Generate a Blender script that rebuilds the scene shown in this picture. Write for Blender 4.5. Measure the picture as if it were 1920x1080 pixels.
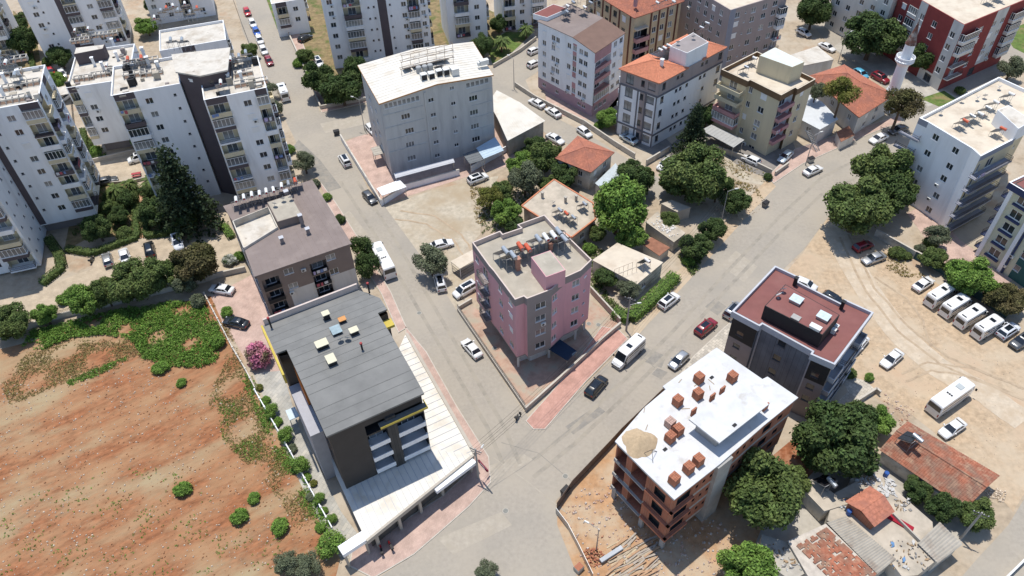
import bpy, math, random
from mathutils import Vector, Matrix
random.seed(7)
for _o in list(bpy.data.objects): bpy.data.objects.remove(_o)
scn = bpy.context.scene
# ------------------------------------------------------------------ camera
CAM_H = 105.0
PITCH = math.radians(45.25); ROLL = math.radians(-1.95); FOC = 1440.0      # drone view, 27 mm on a 36 mm wide sensor
_f = Vector((0, math.cos(PITCH), -math.sin(PITCH))); _r = Vector((1, 0, 0)); _u = _r.cross(_f)
CR = _r*math.cos(ROLL) + _u*math.sin(ROLL); CU = -_r*math.sin(ROLL) + _u*math.cos(ROLL)
cam = bpy.data.cameras.new('camera'); cam_o = bpy.data.objects.new('camera', cam)
scn.collection.objects.link(cam_o)
cam.sensor_width = 36; cam.lens = 36*FOC/1920; cam.clip_end = 5000
_m = Matrix((( CR.x, CU.x, -_f.x, 0), (CR.y, CU.y, -_f.y, 0), (CR.z, CU.z, -_f.z, CAM_H), (0, 0, 0, 1)))
cam_o.matrix_world = _m
scn.camera = cam_o
# ------------------------------------------------------------------ sky and sun
SHX, SHY = 0.10, -0.235                                                    # shadow of a 1 m post, metres
_el = math.atan2(1, math.hypot(SHX, SHY)); _sd = Vector((-SHX, -SHY, 1)).normalized()
world = bpy.data.worlds.new('World'); scn.world = world; world.use_nodes = True
nt = world.node_tree; bg = nt.nodes['Background']
sky = nt.nodes.new('ShaderNodeTexSky'); sky.sky_type = 'NISHITA'; sky.sun_disc = False
sky.sun_elevation = _el; sky.sun_rotation = math.atan2(_sd.x, _sd.y)
sky.air_density = 1.0; sky.dust_density = 0.4; sky.ozone_density = 1.6
nt.links.new(sky.outputs[0], bg.inputs[0]); bg.inputs[1].default_value = 0.14
sun = bpy.data.lights.new('sun', 'SUN'); sun.energy = 3.9; sun.angle = math.radians(0.53); sun.color = (1.0, 0.95, 0.87)
sun_o = bpy.data.objects.new('sun', sun); scn.collection.objects.link(sun_o)
sun_o.rotation_euler = (-_sd).to_track_quat('-Z', 'Y').to_euler(); sun_o.location = (0, 0, 200)
vs = scn.view_settings; vs.view_transform = 'Standard'; vs.look = 'None'; vs.gamma = 1; vs.use_curve_mapping = False
vs.exposure = 0.25
# ------------------------------------------------------------------ survey: point of the site plan -> metres
def S(x, y, z=0.0):
    d = CR*(x-960) - CU*(y-540) + _f*FOC
    t = (z-CAM_H)/d.z
    return Vector((d.x*t, d.y*t, z))
def S2(x, y, z=0.0):
    p = S(x, y, z); return (p.x, p.y)
def SW(x, y, A, B):                                                        # a point of an upright wall A-B: (metres along, height)
    d = CR*(x-960) - CU*(y-540) + _f*FOC
    ex, ey = B[0]-A[0], B[1]-A[1]; l = math.hypot(ex, ey); ex /= l; ey /= l
    nx, ny = ey, -ex
    t = (A[0]*nx + A[1]*ny)/(d.x*nx + d.y*ny)
    return ((d.x*t-A[0])*ex + (d.y*t-A[1])*ey, CAM_H + d.z*t)
# ------------------------------------------------------------------ materials
MATS = {}
def M(name, col, rough=0.85, var=0.12, scale=1.2, col2=None, scale2=0.15, lo=0.45, hi=0.65, metal=0.0, bump=0.0, bscale=6.0, spec=0.3, stretch=None, trans=0.0, coat=0.0, island=0.0, col3=None, scale3=0.05, lo3=0.52, hi3=0.74):
    if name in MATS: return MATS[name]
    m = bpy.data.materials.new(name); m.use_nodes = True; t = m.node_tree; b = t.nodes['Principled BSDF']
    b.inputs['Roughness'].default_value = rough; b.inputs['Metallic'].default_value = metal
    b.inputs['Specular IOR Level'].default_value = spec
    if coat: b.inputs['Coat Weight'].default_value = coat; b.inputs['Coat Roughness'].default_value = 0.06
    tc = t.nodes.new('ShaderNodeTexCoord'); src = tc.outputs['Object']
    if stretch:
        mp = t.nodes.new('ShaderNodeMapping'); mp.vector_type = 'TEXTURE'; mp.inputs['Scale'].default_value = stretch[0]; mp.inputs['Rotation'].default_value = (0, 0, stretch[1])
        t.links.new(src, mp.inputs[0]); src = mp.outputs[0]
    def noise(sc, det=5.0):
        n = t.nodes.new('ShaderNodeTexNoise'); n.inputs['Scale'].default_value = sc; n.inputs['Detail'].default_value = det
        n.inputs['Roughness'].default_value = 0.62; t.links.new(src, n.inputs['Vector']); return n
    def ramp(n, a, c):
        r = t.nodes.new('ShaderNodeMapRange'); r.inputs[1].default_value = a; r.inputs[2].default_value = c
        t.links.new(n.outputs[0], r.inputs[0]); return r
    if var <= 0:
        b.inputs['Base Color'].default_value = (*col, 1); out = None
    else:
        n1 = noise(scale); r1 = ramp(n1, 0.3, 0.7)
        mx = t.nodes.new('ShaderNodeMix'); mx.data_type = 'RGBA'
        mx.inputs[6].default_value = (*[c*(1-var) for c in col], 1); mx.inputs[7].default_value = (*[min(1, c*(1+var)) for c in col], 1)
        t.links.new(r1.outputs[0], mx.inputs[0]); out = mx.outputs[2]
        for cc, ss, l_, h_ in ((col2, scale2, lo, hi), (col3, scale3, lo3, hi3)):
            if cc:
                n2 = noise(ss, 8.0); r2 = ramp(n2, l_, h_); m2 = t.nodes.new('ShaderNodeMix'); m2.data_type = 'RGBA'
                m2.inputs[7].default_value = (*cc, 1); t.links.new(out, m2.inputs[6]); t.links.new(r2.outputs[0], m2.inputs[0]); out = m2.outputs[2]
        t.links.new(out, b.inputs['Base Color'])
    if island and out:
        ge = t.nodes.new('ShaderNodeNewGeometry'); mr = t.nodes.new('ShaderNodeMapRange'); mr.inputs[3].default_value = 1-island; mr.inputs[4].default_value = 1+island*1.3
        t.links.new(ge.outputs['Random Per Island'], mr.inputs[0]); mi = t.nodes.new('ShaderNodeMix'); mi.data_type = 'RGBA'; mi.blend_type = 'MULTIPLY'; mi.inputs[0].default_value = 1
        t.links.new(out, mi.inputs[6]); t.links.new(mr.outputs[0], mi.inputs[7]); out = mi.outputs[2]; t.links.new(out, b.inputs['Base Color'])
    if bump:
        n3 = noise(bscale, 6.0); bp = t.nodes.new('ShaderNodeBump'); bp.inputs['Strength'].default_value = bump; bp.inputs['Distance'].default_value = 0.06
        t.links.new(n3.outputs[0], bp.inputs['Height']); t.links.new(bp.outputs[0], b.inputs['Normal'])
    if trans:
        tr = t.nodes.new('ShaderNodeBsdfTranslucent'); ms = t.nodes.new('ShaderNodeMixShader'); ms.inputs[0].default_value = trans
        if out: t.links.new(out, tr.inputs[0])
        else: tr.inputs[0].default_value = (*col, 1)
        t.links.new(b.outputs[0], ms.inputs[1]); t.links.new(tr.outputs[0], ms.inputs[2])
        t.links.new(ms.outputs[0], t.nodes['Material Output'].inputs[0])
    MATS[name] = m; return m
def brick_mat(name, c1, c2, mortar, sx, sy, ms=0.02, rot=0.0, rough=0.9, offset=0.5):
    if name in MATS: return MATS[name]
    m = bpy.data.materials.new(name); m.use_nodes = True; t = m.node_tree; b = t.nodes['Principled BSDF']; b.inputs['Roughness'].default_value = rough
    b.inputs['Specular IOR Level'].default_value = 0.25
    tc = t.nodes.new('ShaderNodeTexCoord'); mp = t.nodes.new('ShaderNodeMapping'); mp.inputs['Rotation'].default_value = (0, 0, rot)
    br = t.nodes.new('ShaderNodeTexBrick'); br.offset = offset; br.inputs['Scale'].default_value = 1
    br.inputs['Color1'].default_value = (*c1, 1); br.inputs['Color2'].default_value = (*c2, 1); br.inputs['Mortar'].default_value = (*mortar, 1)
    br.inputs['Brick Width'].default_value = sx; br.inputs['Row Height'].default_value = sy; br.inputs['Mortar Size'].default_value = ms
    t.links.new(tc.outputs['Object'], mp.inputs[0]); t.links.new(mp.outputs[0], br.inputs['Vector'])
    n = t.nodes.new('ShaderNodeTexNoise'); n.inputs['Scale'].default_value = 0.5; n.inputs['Detail'].default_value = 6
    t.links.new(tc.outputs['Object'], n.inputs['Vector'])
    r = t.nodes.new('ShaderNodeMapRange'); r.inputs[1].default_value = 0.3; r.inputs[2].default_value = 0.7; r.inputs[3].default_value = 0.8; r.inputs[4].default_value = 1.15
    t.links.new(n.outputs[0], r.inputs[0])
    mx = t.nodes.new('ShaderNodeMix'); mx.data_type = 'RGBA'; mx.blend_type = 'MULTIPLY'; mx.inputs[0].default_value = 1
    t.links.new(br.outputs[0], mx.inputs[6]); t.links.new(r.outputs[0], mx.inputs[7]); t.links.new(mx.outputs[2], b.inputs['Base Color'])
    MATS[name] = m; return m
# ------------------------------------------------------------------ mesh builder and scene graph
COL = scn.collection
class MB:
    def __init__(s): s.v = []; s.f = []; s.mi = []; s.k = 0
    def face(s, pts, k=None):
        n = len(s.v); s.v.extend(tuple(p) for p in pts); s.f.append(tuple(range(n, n+len(pts)))); s.mi.append(s.k if k is None else k)
    def box(s, x0, x1, y0, y1, z0, z1, k=None):
        P = [(x0,y0,z0),(x1,y0,z0),(x1,y1,z0),(x0,y1,z0),(x0,y0,z1),(x1,y0,z1),(x1,y1,z1),(x0,y1,z1)]
        n = len(s.v); s.v.extend(P)
        for q in ((3,2,1,0),(4,5,6,7),(0,1,5,4),(1,2,6,5),(2,3,7,6),(3,0,4,7)): s.f.append(tuple(n+i for i in q)); s.mi.append(s.k if k is None else k)
        return s
    def hexa(s, lo, hi, k=None):                                            # two rings (bottom, top), counter-clockwise
        n = len(s.v); m = len(lo); s.v.extend(tuple(p) for p in lo); s.v.extend(tuple(p) for p in hi); kk = s.k if k is None else k
        s.f.append(tuple(n+i for i in reversed(range(m)))); s.f.append(tuple(n+m+i for i in range(m)))
        for i in range(m): j = (i+1) % m; s.f.append((n+i, n+j, n+m+j, n+m+i))
        s.mi.extend([kk]*(m+2)); return s
    def prism(s, poly, z0, z1, k=None):
        return s.hexa([(p[0], p[1], z0) for p in poly], [(p[0], p[1], z1) for p in poly], k)
    def bar(s, a, b, w, h=None, k=None):                                    # square bar from a to b
        a = Vector(a); b = Vector(b); d = (b-a); 
        if d.length < 1e-6: return s
        d.normalize(); up = Vector((0, 0, 1)) if abs(d.z) < 0.95 else Vector((1, 0, 0))
        x = d.cross(up).normalized()*(w/2); y = x.cross(d).normalized()*((h or w)/2)
        s.hexa([a-x-y, a+x-y, a+x+y, a-x+y], [b-x-y, b+x-y, b+x+y, b-x+y], k); return s
    def tube(s, a, b, r0, r1=None, n=8, k=None):
        a = Vector(a); b = Vector(b); d = (b-a).normalized(); up = Vector((0, 0, 1)) if abs(d.z) < 0.95 else Vector((1, 0, 0))
        x = d.cross(up).normalized(); y = x.cross(d); r1 = r0 if r1 is None else r1
        c = [(math.cos(2*math.pi*i/n), math.sin(2*math.pi*i/n)) for i in range(n)]
        s.hexa([a+(x*p+y*q)*r0 for p, q in c], [b+(x*p+y*q)*r1 for p, q in c], k); return s
    def lathe(s, prof, n=16, cx=0, cy=0, k=None):                           # prof: (radius, z)
        b0 = len(s.v); kk = s.k if k is None else k
        for r, z in prof:
            for i in range(n): a = 2*math.pi*i/n; s.v.append((cx+r*math.cos(a), cy+r*math.sin(a), z))
        for j in range(len(prof)-1):
            for i in range(n): i2 = (i+1) % n; s.f.append((b0+j*n+i, b0+j*n+i2, b0+(j+1)*n+i2, b0+(j+1)*n+i)); s.mi.append(kk)
        s.f.append(tuple(b0+i for i in reversed(range(n)))); s.mi.append(kk)
        s.f.append(tuple(b0+(len(prof)-1)*n+i for i in range(n))); s.mi.append(kk); return s
    def mesh(s, name, mats, smooth=False):
        me = bpy.data.meshes.new(name); me.from_pydata(s.v, [], s.f)
        for m in (mats if isinstance(mats, (list, tuple)) else [mats]): me.materials.append(m)
        if len(me.materials) > 1: me.polygons.foreach_set('material_index', s.mi)
        if smooth: me.polygons.foreach_set('use_smooth', [True]*len(me.polygons))
        me.update(); return me
    def obj(s, name, mats, parent=None, loc=(0,0,0), rz=0, smooth=False):
        return link(name, s.mesh(name, mats, smooth), parent, loc, rz)
def link(name, me, parent=None, loc=(0,0,0), rz=0):
    o = bpy.data.objects.new(name, me); COL.objects.link(o); o.parent = parent; o.location = loc; o.rotation_euler = (0, 0, rz); return o
def tag(o, label, cat, group=None, kind=None):
    o['label'] = label; o['category'] = cat
    if group: o['group'] = group
    if kind: o['kind'] = kind
    return o
def thing(name, label, cat, loc=(0,0,0), rz=0, group=None):
    return tag(link(name, None, None, loc, rz), label, cat, group)
def copy_tree(o, parent=None):
    c = o.copy(); COL.objects.link(c); c.parent = parent
    for ch in o.children: copy_tree(ch, c)
    return c
def structure(name, mb, mats): o = mb.obj(name, mats); o['kind'] = 'structure'; return o
def inset(poly, d):                                                        # move every edge of a CCW polygon inwards by d
    n = len(poly); out = []
    for i in range(n):
        a, b, c = poly[i-1], poly[i], poly[(i+1) % n]
        e1 = Vector((b[0]-a[0], b[1]-a[1])).normalized(); e2 = Vector((c[0]-b[0], c[1]-b[1])).normalized()
        n1 = Vector((-e1.y, e1.x)); n2 = Vector((-e2.y, e2.x)); m = n1+n2
        l = m.length
        if l < 0.3: out.append((b[0]+n1.x*d, b[1]+n1.y*d)); continue
        m = m/l; k = d/max(0.35, m.dot(n1)); out.append((b[0]+m.x*k, b[1]+m.y*k))
    return out
def tri_fill(mb, poly, z, k=None):                                          # flat polygon, concave allowed
    from mathutils.geometry import tessellate_polygon
    n = len(mb.v); mb.v.extend((p[0], p[1], z) for p in poly)
    for t in tessellate_polygon([[Vector((p[0], p[1], 0)) for p in poly]]):
        a, b, c = (poly[i] for i in t)
        if (b[0]-a[0])*(c[1]-a[1])-(b[1]-a[1])*(c[0]-a[0]) < 0: t = (t[0], t[2], t[1])
        mb.f.append(tuple(n+i for i in t)); mb.mi.append(mb.k if k is None else k)
def slab(mb, poly, z0, z1, k=None):                                         # concave prism
    tri_fill(mb, poly, z1, k)
    n = len(poly)
    for i in range(n):
        a, b = poly[i], poly[(i+1) % n]; mb.face([(a[0],a[1],z0),(b[0],b[1],z0),(b[0],b[1],z1),(a[0],a[1],z1)], k)
    m0 = len(mb.f); tri_fill(mb, poly, z0, k)
    for i in range(m0, len(mb.f)): mb.f[i] = tuple(reversed(mb.f[i]))
def ccw(poly):
    a = sum(poly[i-1][0]*poly[i][1]-poly[i][0]*poly[i-1][1] for i in range(len(poly)))
    return poly if a > 0 else list(reversed(poly))
def px(*pts, z=0.0): return [S2(x, y, z) for x, y in pts]
def ordinal(n): return ['first','second','third','fourth','fifth','sixth','seventh','eighth','ninth','tenth','eleventh','twelfth','thirteenth','fourteenth','fifteenth','sixteenth','seventeenth','eighteenth','nineteenth','twentieth'][n]
# ================================================================== ground, roads, pavements
m_dirt = M('dirt_ground', (0.36, 0.29, 0.21), 0.95, 0.22, 0.8, (0.43, 0.37, 0.29), 0.12, 0.42, 0.62, bump=0.4, bscale=3, col3=(0.36, 0.22, 0.13), scale3=0.09, lo3=.56, hi3=.72)
m_sand = M('sandy_lot', (0.42, 0.315, 0.21), 0.95, 0.24, 1.1, (0.47, 0.385, 0.28), 0.14, 0.42, 0.64, bump=0.35, bscale=2.5, col3=(0.45, 0.30, 0.19), scale3=0.07, lo3=.56, hi3=.74)
m_gravel = M('pale_gravel', (0.42, 0.37, 0.29), 0.95, 0.2, 0.9, (0.36, 0.29, 0.20), 0.1, 0.45, 0.65, bump=0.4, bscale=3)
m_soil = M('red_soil', (0.265, 0.112, 0.052), 0.95, 0.42, 1.5, (0.345, 0.205, 0.11), 0.27, 0.40, 0.68, bump=1.0, bscale=2.2, stretch=((2.6, 1.0, 1), math.radians(31)), col3=(0.34, 0.26, 0.155), scale3=0.11, lo3=.50, hi3=.66)
m_soil2 = M('orange_soil', (0.40, 0.235, 0.125), 0.95, 0.25, 0.9, (0.44, 0.34, 0.235), 0.16, 0.42, 0.6, bump=0.6, bscale=2)
m_road = M('old_asphalt', (0.325, 0.292, 0.245), 0.93, 0.10, 1.6, (0.36, 0.32, 0.262), 0.10, 0.40, 0.66, bump=0.2, bscale=8, col3=(0.285, 0.262, 0.225), scale3=0.07, lo3=.5, hi3=.75)
m_pave_red = brick_mat('red_paving', (0.50, 0.29, 0.235), (0.45, 0.255, 0.205), (0.36, 0.22, 0.18), 0.4, 0.2, 0.012, math.radians(-63))
m_pave_pale = brick_mat('pale_red_paving', (0.50, 0.36, 0.30), (0.44, 0.31, 0.26), (0.36, 0.28, 0.23), 0.4, 0.2, 0.012, math.radians(-63))
m_pave_beige = brick_mat('beige_paving', (0.46, 0.38, 0.28), (0.42, 0.34, 0.25), (0.36, 0.30, 0.22), 0.5, 0.25, 0.014, math.radians(15))
m_pave_grey = brick_mat('grey_block_paving', (0.44, 0.41, 0.35), (0.33, 0.32, 0.29), (0.26, 0.25, 0.22), 1.3, 0.6, 0.02, math.radians(-63))
m_pave_check = brick_mat('checker_paving', (0.55, 0.50, 0.42), (0.37, 0.34, 0.29), (0.3, 0.27, 0.23), 0.7, 0.6, 0.03, math.radians(47))
m_conc = M('concrete', (0.40, 0.37, 0.32), 0.9, 0.15, 0.7, (0.31, 0.28, 0.24), 0.3, 0.5, 0.7)
m_kerb = M('kerb_stone', (0.47, 0.43, 0.37), 0.9, 0.12, 1.0)
m_lawn = M('lawn', (0.10, 0.15, 0.035), 0.95, 0.35, 0.8, (0.22, 0.17, 0.08), 0.25, 0.5, 0.64, bump=0.5, bscale=6)
m_drygrass = M('dry_grass', (0.22, 0.165, 0.085), 0.95, 0.35, 0.8, (0.10, 0.12, 0.035), 0.3, 0.5, 0.64, bump=0.6, bscale=5)
m_dark_pave = M('shaded_pavers', (0.22, 0.20, 0.18), 0.9, 0.15, 0.8)  # pavers of one darker tone, slightly mottled

g = MB(); tri_fill(g, [(-1500,-400),(1500,-400),(1500,2500),(-1500,2500)], 0.0); structure('ground', g, m_dirt)
def sheet(name, pts, z, mat):
    g = MB(); tri_fill(g, ccw([S2(x, y, 0) for x, y in pts]), z); return structure(name, g, mat)
def raised(name, pts, mat, h=0.13, kerb=True):
    poly = ccw([S2(x, y, 0) for x, y in pts]); g = MB()
    ins = inset(poly, 0.16) if kerb else poly
    slab(g, poly, 0.0, h); o = structure(name, g, m_kerb if kerb else mat)
    if kerb:
        g2 = MB(); tri_fill(g2, ins, h+0.005); k = g2.obj('paving', mat, o)
    return o
# red field on the left
sheet('field', [(-250,690),(0,655),(60,640),(160,600),(320,570),(395,555),(415,600),(440,660),(500,770),(560,900),(640,1010),(640,1040),(600,1200),(-400,1250),(-500,900)], 0.02, m_soil)
# roads
road_w = sheet('road', [(437,-20),(510,-20),(540,65),(580,150),(600,210),(690,196),(800,170),(930,125),(975,85),(1000,60),(1030,120),(985,150),(1010,205),(1100,250),(1180,300),(1262,350),(1235,375),(1130,290),(1040,262),(960,205),(900,190),(760,232),(645,263),(693,360),(722,388),(800,495),(855,580),(985,775),(1010,808),(1080,740),(1180,640),(1215,600),(1300,510),(1400,400),(1450,345),(1500,305),(1560,280),(1640,245),(1690,225),(1720,190),(1780,120),(1920,45),(1960,90),(1850,160),(1770,235),(1715,290),(1640,330),(1570,385),(1505,470),(1370,600),(1290,690),(1160,810),(1042,940),(1045,985),(1075,1060),(1110,1160),(640,1160),(715,1080),(777,1040),(880,950),(921,905),(917,857),(860,765),(800,660),(763,615),(733,547),(668,440),(630,380),(590,320),(560,275),(530,215),(500,150),(470,90),(455,60)], 0.03, m_road)
sheet('road_corner', [(1960,870),(1890,985),(1830,1050),(1770,1120),(1860,1160),(1960,1080)], 0.03, m_road)
# right-hand dirt car park
sheet('car_park', [(1560,395),(1640,450),(1740,520),(1860,600),(1960,650),(1960,860),(1900,960),(1800,850),(1700,770),(1640,745),(1590,700),(1500,600),(1385,610),(1505,475)], 0.012, m_sand)
sheet('gravel_lot', [(700,395),(800,360),(900,335),(935,330),(905,400),(900,440),(870,470),(885,540),(855,578),(800,495)], 0.012, m_gravel)
sheet('road_shoulder', [(1185,642),(1215,608),(1300,517),(1400,407),(1455,350),(1440,335),(1380,395),(1330,450),(1280,500),(1230,545),(1190,600)], 0.034, m_sand)
sheet('building_site', [(1045,940),(1160,815),(1250,735),(1300,740),(1340,900),(1440,960),(1400,1060),(1380,1160),(1110,1160),(1075,1060),(1045,985)], 0.036, m_soil2)
sheet('dug_earth', [(1430,870),(1490,820),(1530,880),(1480,930),(1440,930)], 0.024, M('dug_red_earth', (0.27, 0.10, 0.045), 0.95, 0.45, 0.8, (0.33,0.2,0.13), .4, bump=0.8, bscale=2))
# left compound
sheet('compound_drive', [(-40,560),(0,555),(60,545),(170,505),(200,440),(250,430),(330,430),(450,370),(520,395),(480,470),(395,545),(330,560),(160,590),(60,615),(-60,650)], 0.016, m_pave_beige)
sheet('compound_lane', [(160,312),(290,285),(420,295),(400,325),(300,318),(160,345)], 0.016, m_pave_beige)
sheet('compound_path', [(253,350),(268,350),(275,445),(250,450)], 0.02, M('brick_path', (0.46, 0.27, 0.17), 0.9, 0.15, 1))
sheet('garden_bed', [(170,345),(252,345),(252,440),(160,450),(120,470),(130,420)], 0.024, m_drygrass)
sheet('garden_bed', [(268,345),(350,330),(360,430),(345,440),(275,442)], 0.024, m_drygrass)
sheet('compound_lane', [(66,60),(95,45),(115,150),(150,320),(125,330),(100,200),(75,120)], 0.016, m_pave_beige)
sheet('garden_bed', [(25,20),(66,55),(80,140),(60,170),(20,100)], 0.024, m_drygrass)
# parking with red pavers between field and hotel
sheet('parking_court', [(388,560),(500,500),(540,540),(500,600),(515,640),(530,700),(470,690),(440,640)], 0.016, m_pave_pale)
sheet('hotel_side_path', [(475,700),(530,695),(560,800),(640,960),(700,1040),(640,1050),(610,1000),(560,900)], 0.024, m_pave_grey)
# pavements with kerbs
raised('hotel_pavement', [(760,612),(800,660),(857,762),(917,857),(921,905),(880,950),(820,1003),(777,1040),(733,1066),(700,1085),(655,1062),(660,1030),(720,1000),(830,930),(885,880),(860,800),(813,713),(762,640)], m_pave_pale)
raised('street_pavement', [(600,340),(630,380),(668,440),(733,547),(763,615),(747,625),(715,552),(650,447),(612,380)], m_pave_pale)
raised('pink_pavement', [(1128,612),(1160,618),(1178,636),(1100,715),(1022,806),(1000,806),(985,790),(1060,705)], m_pave_red)
raised('red_house_forecourt', [(1375,598),(1300,668),(1262,720),(1330,740),(1400,700)], m_pave_check)
raised('mosque_pavement', [(1450,345),(1505,308),(1560,283),(1640,248),(1690,230),(1690,215),(1620,238),(1540,262),(1490,280),(1440,330)], m_pave_pale)
raised('street_verge', [(510,-10),(535,-10),(575,100),(615,190),(700,172),(700,190),(603,212),(580,150),(540,65)], m_pave_pale)
sheet('villa_yard', [(1210,300),(1330,260),(1380,290),(1450,340),(1400,400),(1330,450),(1230,400)], 0.014, m_dirt)
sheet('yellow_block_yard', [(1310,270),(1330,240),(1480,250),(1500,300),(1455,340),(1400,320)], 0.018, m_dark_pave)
sheet('lane', [(1330,275),(1350,282),(1400,325),(1450,340),(1445,350),(1390,340),(1340,300)], 0.022, m_gravel)
sheet('apartment_yard', [(1010,120),(1030,215),(1110,225),(1160,195),(1160,110)], 0.02, m_pave_pale)
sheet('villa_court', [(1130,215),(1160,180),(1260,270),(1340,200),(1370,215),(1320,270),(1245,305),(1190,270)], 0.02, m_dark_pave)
sheet('pink_house_yard', [(858,582),(880,570),(985,640),(1105,560),(1165,610),(1060,700),(985,770)], 0.02, M('dry_pavers', (0.42, 0.28, 0.21), 0.95, 0.25, 0.6, (0.36, 0.31, 0.24), 0.3, 0.45, 0.6))
sheet('grey_house_yard', [(645,268),(690,245),(930,220),(1000,300),(880,330),(720,383)], 0.02, m_pave_pale)
sheet('street', [(1500,20),(1560,90),(1640,150),(1720,210),(1740,185),(1660,120),(1590,50),(1560,0)], 0.026, m_road)
sheet('forecourt', [(1560,90),(1600,60),(1740,150),(1790,180),(1740,200),(1650,140)], 0.034, m_conc)
sheet('lawn', [(1725,185),(1770,170),(1800,190),(1760,200)], 0.04, m_lawn)
sheet('lawn', [(1880,60),(1960,30),(1960,120),(1900,90)], 0.04, m_lawn)
sheet('lawn', [(910,80),(950,60),(1000,60),(990,95),(925,125)], 0.02, m_lawn)
sheet('lawn', [(500,0),(530,0),(545,60),(520,55)], 0.145, m_lawn)
sheet('apartment_court', [(1700,400),(1740,380),(1800,450),(1900,520),(1860,590),(1790,520)], 0.02, m_pave_pale)
sheet('compound_ground', [(545,60),(590,180),(690,165),(900,110),(960,40),(820,-30),(560,-30)], 0.012, m_drygrass)

# worn patches, trench cuts and dust on the asphalt
m_patch_dk = M('asphalt_patch_dark', (0.235, 0.22, 0.195), .93, .15, 1.5, (0.30,0.27,0.225), .5, .45, .65)
m_patch_lt = M('asphalt_patch_pale', (0.37, 0.33, 0.272), .93, .12, 1.2, (0.35,0.31,0.25), .4, .45, .65)
m_track = M('tyre_track', (0.275, 0.25, 0.21), .93, .2, .8, (0.33,0.295,0.24), .35, .38, .6)
zp = .034
def patch(pts, m):
    global zp
    sheet('road_patch', pts, zp, m); zp += .0004
def track(pts, w, m):
    P = [S(*q) for q in pts]; g = MB()
    L, R = [], []
    for i, p in enumerate(P):
        d = (P[min(i+1, len(P)-1)]-P[max(i-1, 0)]).normalized(); n = Vector((-d.y, d.x, 0)); L.append(p+n*w/2); R.append(p-n*w/2)
    global zp
    for i in range(len(P)-1): g.face([(q.x, q.y, zp) for q in (R[i], R[i+1], L[i+1], L[i])])
    zp += .0004; structure('road_track', g, m)
patch([(1205,650),(1250,668),(1240,690),(1190,672)], m_patch_dk); patch([(1232,690),(1252,698),(1240,712),(1222,702)], m_patch_dk)
patch([(560,262),(600,300),(640,352),(615,360),(580,312),(550,275)], m_patch_dk); patch([(600,232),(680,215),(690,232),(610,250)], m_patch_lt)
patch([(655,395),(690,440),(672,450),(640,405)], m_patch_lt); patch([(1380,470),(1420,500),(1395,530),(1352,498)], m_patch_lt); patch([(1340,560),(1362,575),(1345,592),(1322,575)], m_patch_dk)
patch([(900,880),(980,850),(1000,862),(915,905)], m_patch_lt); patch([(1060,800),(1120,760),(1135,772),(1075,815)], m_patch_dk); patch([(820,1010),(940,960),(960,985),(850,1040)], m_patch_lt)
for off in (-17, 15):
    track([(655+off,340),(720+off,440),(790+off,560),(860+off,680),(930+off,800),(960+off,870)], .7, m_track)
    track([(1000,880+off),(1080,815+off),(1170,730+off),(1260,640+off),(1360,530+off),(1460,425+off),(1540,350+off),(1640,300+off)], .7, m_track)
track([(925,858),(985,900),(1060,960)], .18, m_patch_lt); track([(905,925),(990,870),(1075,800)], .12, m_patch_dk); track([(940,830),(1010,850),(1075,905)], .12, m_patch_dk); track([(1175,642),(1228,690)], .15, m_patch_dk); track([(770,640),(830,740),(900,850)], .12, m_patch_dk)

m_rut = M('packed_sand_rut', (0.36,0.275,0.19), .95, .2, 1.2, (0.43,0.34,0.24), .5, .42, .62); m_pale = M('pale_packed_sand', (0.50,0.42,0.32), .95, .15, 1.0, (0.44,0.35,0.25), .4, .42, .64)
for pts, w, m in (([(1560,420),(1600,500),(1650,580),(1700,640),(1760,690),(1850,740),(1920,790)], 5.0, m_pale), ([(1590,440),(1640,540),(1700,610),(1780,670),(1920,730)], .5, m_rut), ([(1575,445),(1622,545),(1682,620),(1765,685),(1920,750)], .5, m_rut), ([(1640,520),(1700,560),(1730,600),(1745,650)], .4, m_rut), ([(1690,700),(1740,680),(1820,690),(1900,720)], .4, m_rut), ([(1700,715),(1745,695),(1820,706),(1900,738)], .4, m_rut), ([(740,410),(800,420),(850,450),(870,480)], .4, m_rut), ([(750,395),(815,405),(865,440),(885,470)], .4, m_rut)):
    q = []
    for i in range(len(pts)-1):
        for j in range(5): t = j/5; q.append((pts[i][0]+(pts[i+1][0]-pts[i][0])*t+random.uniform(-1.2,1.2), pts[i][1]+(pts[i+1][1]-pts[i][1])*t+random.uniform(-1.2,1.2)))
    q.append(pts[-1]); track(q, w, m)
# ================================================================== building kit
m_white = M('white_render', (0.80, 0.81, 0.82), 0.9, 0.06, 0.6, (0.66, 0.66, 0.66), 0.3, 0.52, 0.72, stretch=((.7,.7,4.5),0))
m_offwhite = M('off_white_render', (0.62, 0.60, 0.56), 0.9, 0.08, 0.6, (0.45, 0.42, 0.37), 0.3, 0.52, 0.72, stretch=((.7,.7,4.5),0))
m_grey = M('grey_render', (0.53, 0.535, 0.52), 0.9, 0.07, 0.5, (0.40, 0.405, 0.40), 0.35, 0.48, 0.7, stretch=((.7,.7,4.5),0))
m_brown_core = M('brown_core_render', (0.10, 0.082, 0.088), 0.9, 0.08, 0.5)
m_cream = M('cream_render', (0.60, 0.53, 0.37), 0.9, 0.08, 0.6, (0.5,0.44,0.32), .3, .5, .7, stretch=((.7,.7,4.5),0))
m_beige = M('beige_render', (0.55, 0.44, 0.29), 0.9, 0.1, 0.6)
m_pink = M('pink_render', (0.66, 0.36, 0.385), 0.9, 0.06, 0.6, (0.55, 0.31, 0.335), 0.3, 0.5, 0.7, stretch=((.7,.7,4.5),0))
m_pinktrim = M('rose_render', (0.45, 0.25, 0.25), 0.9, 0.1, 0.6)
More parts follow.
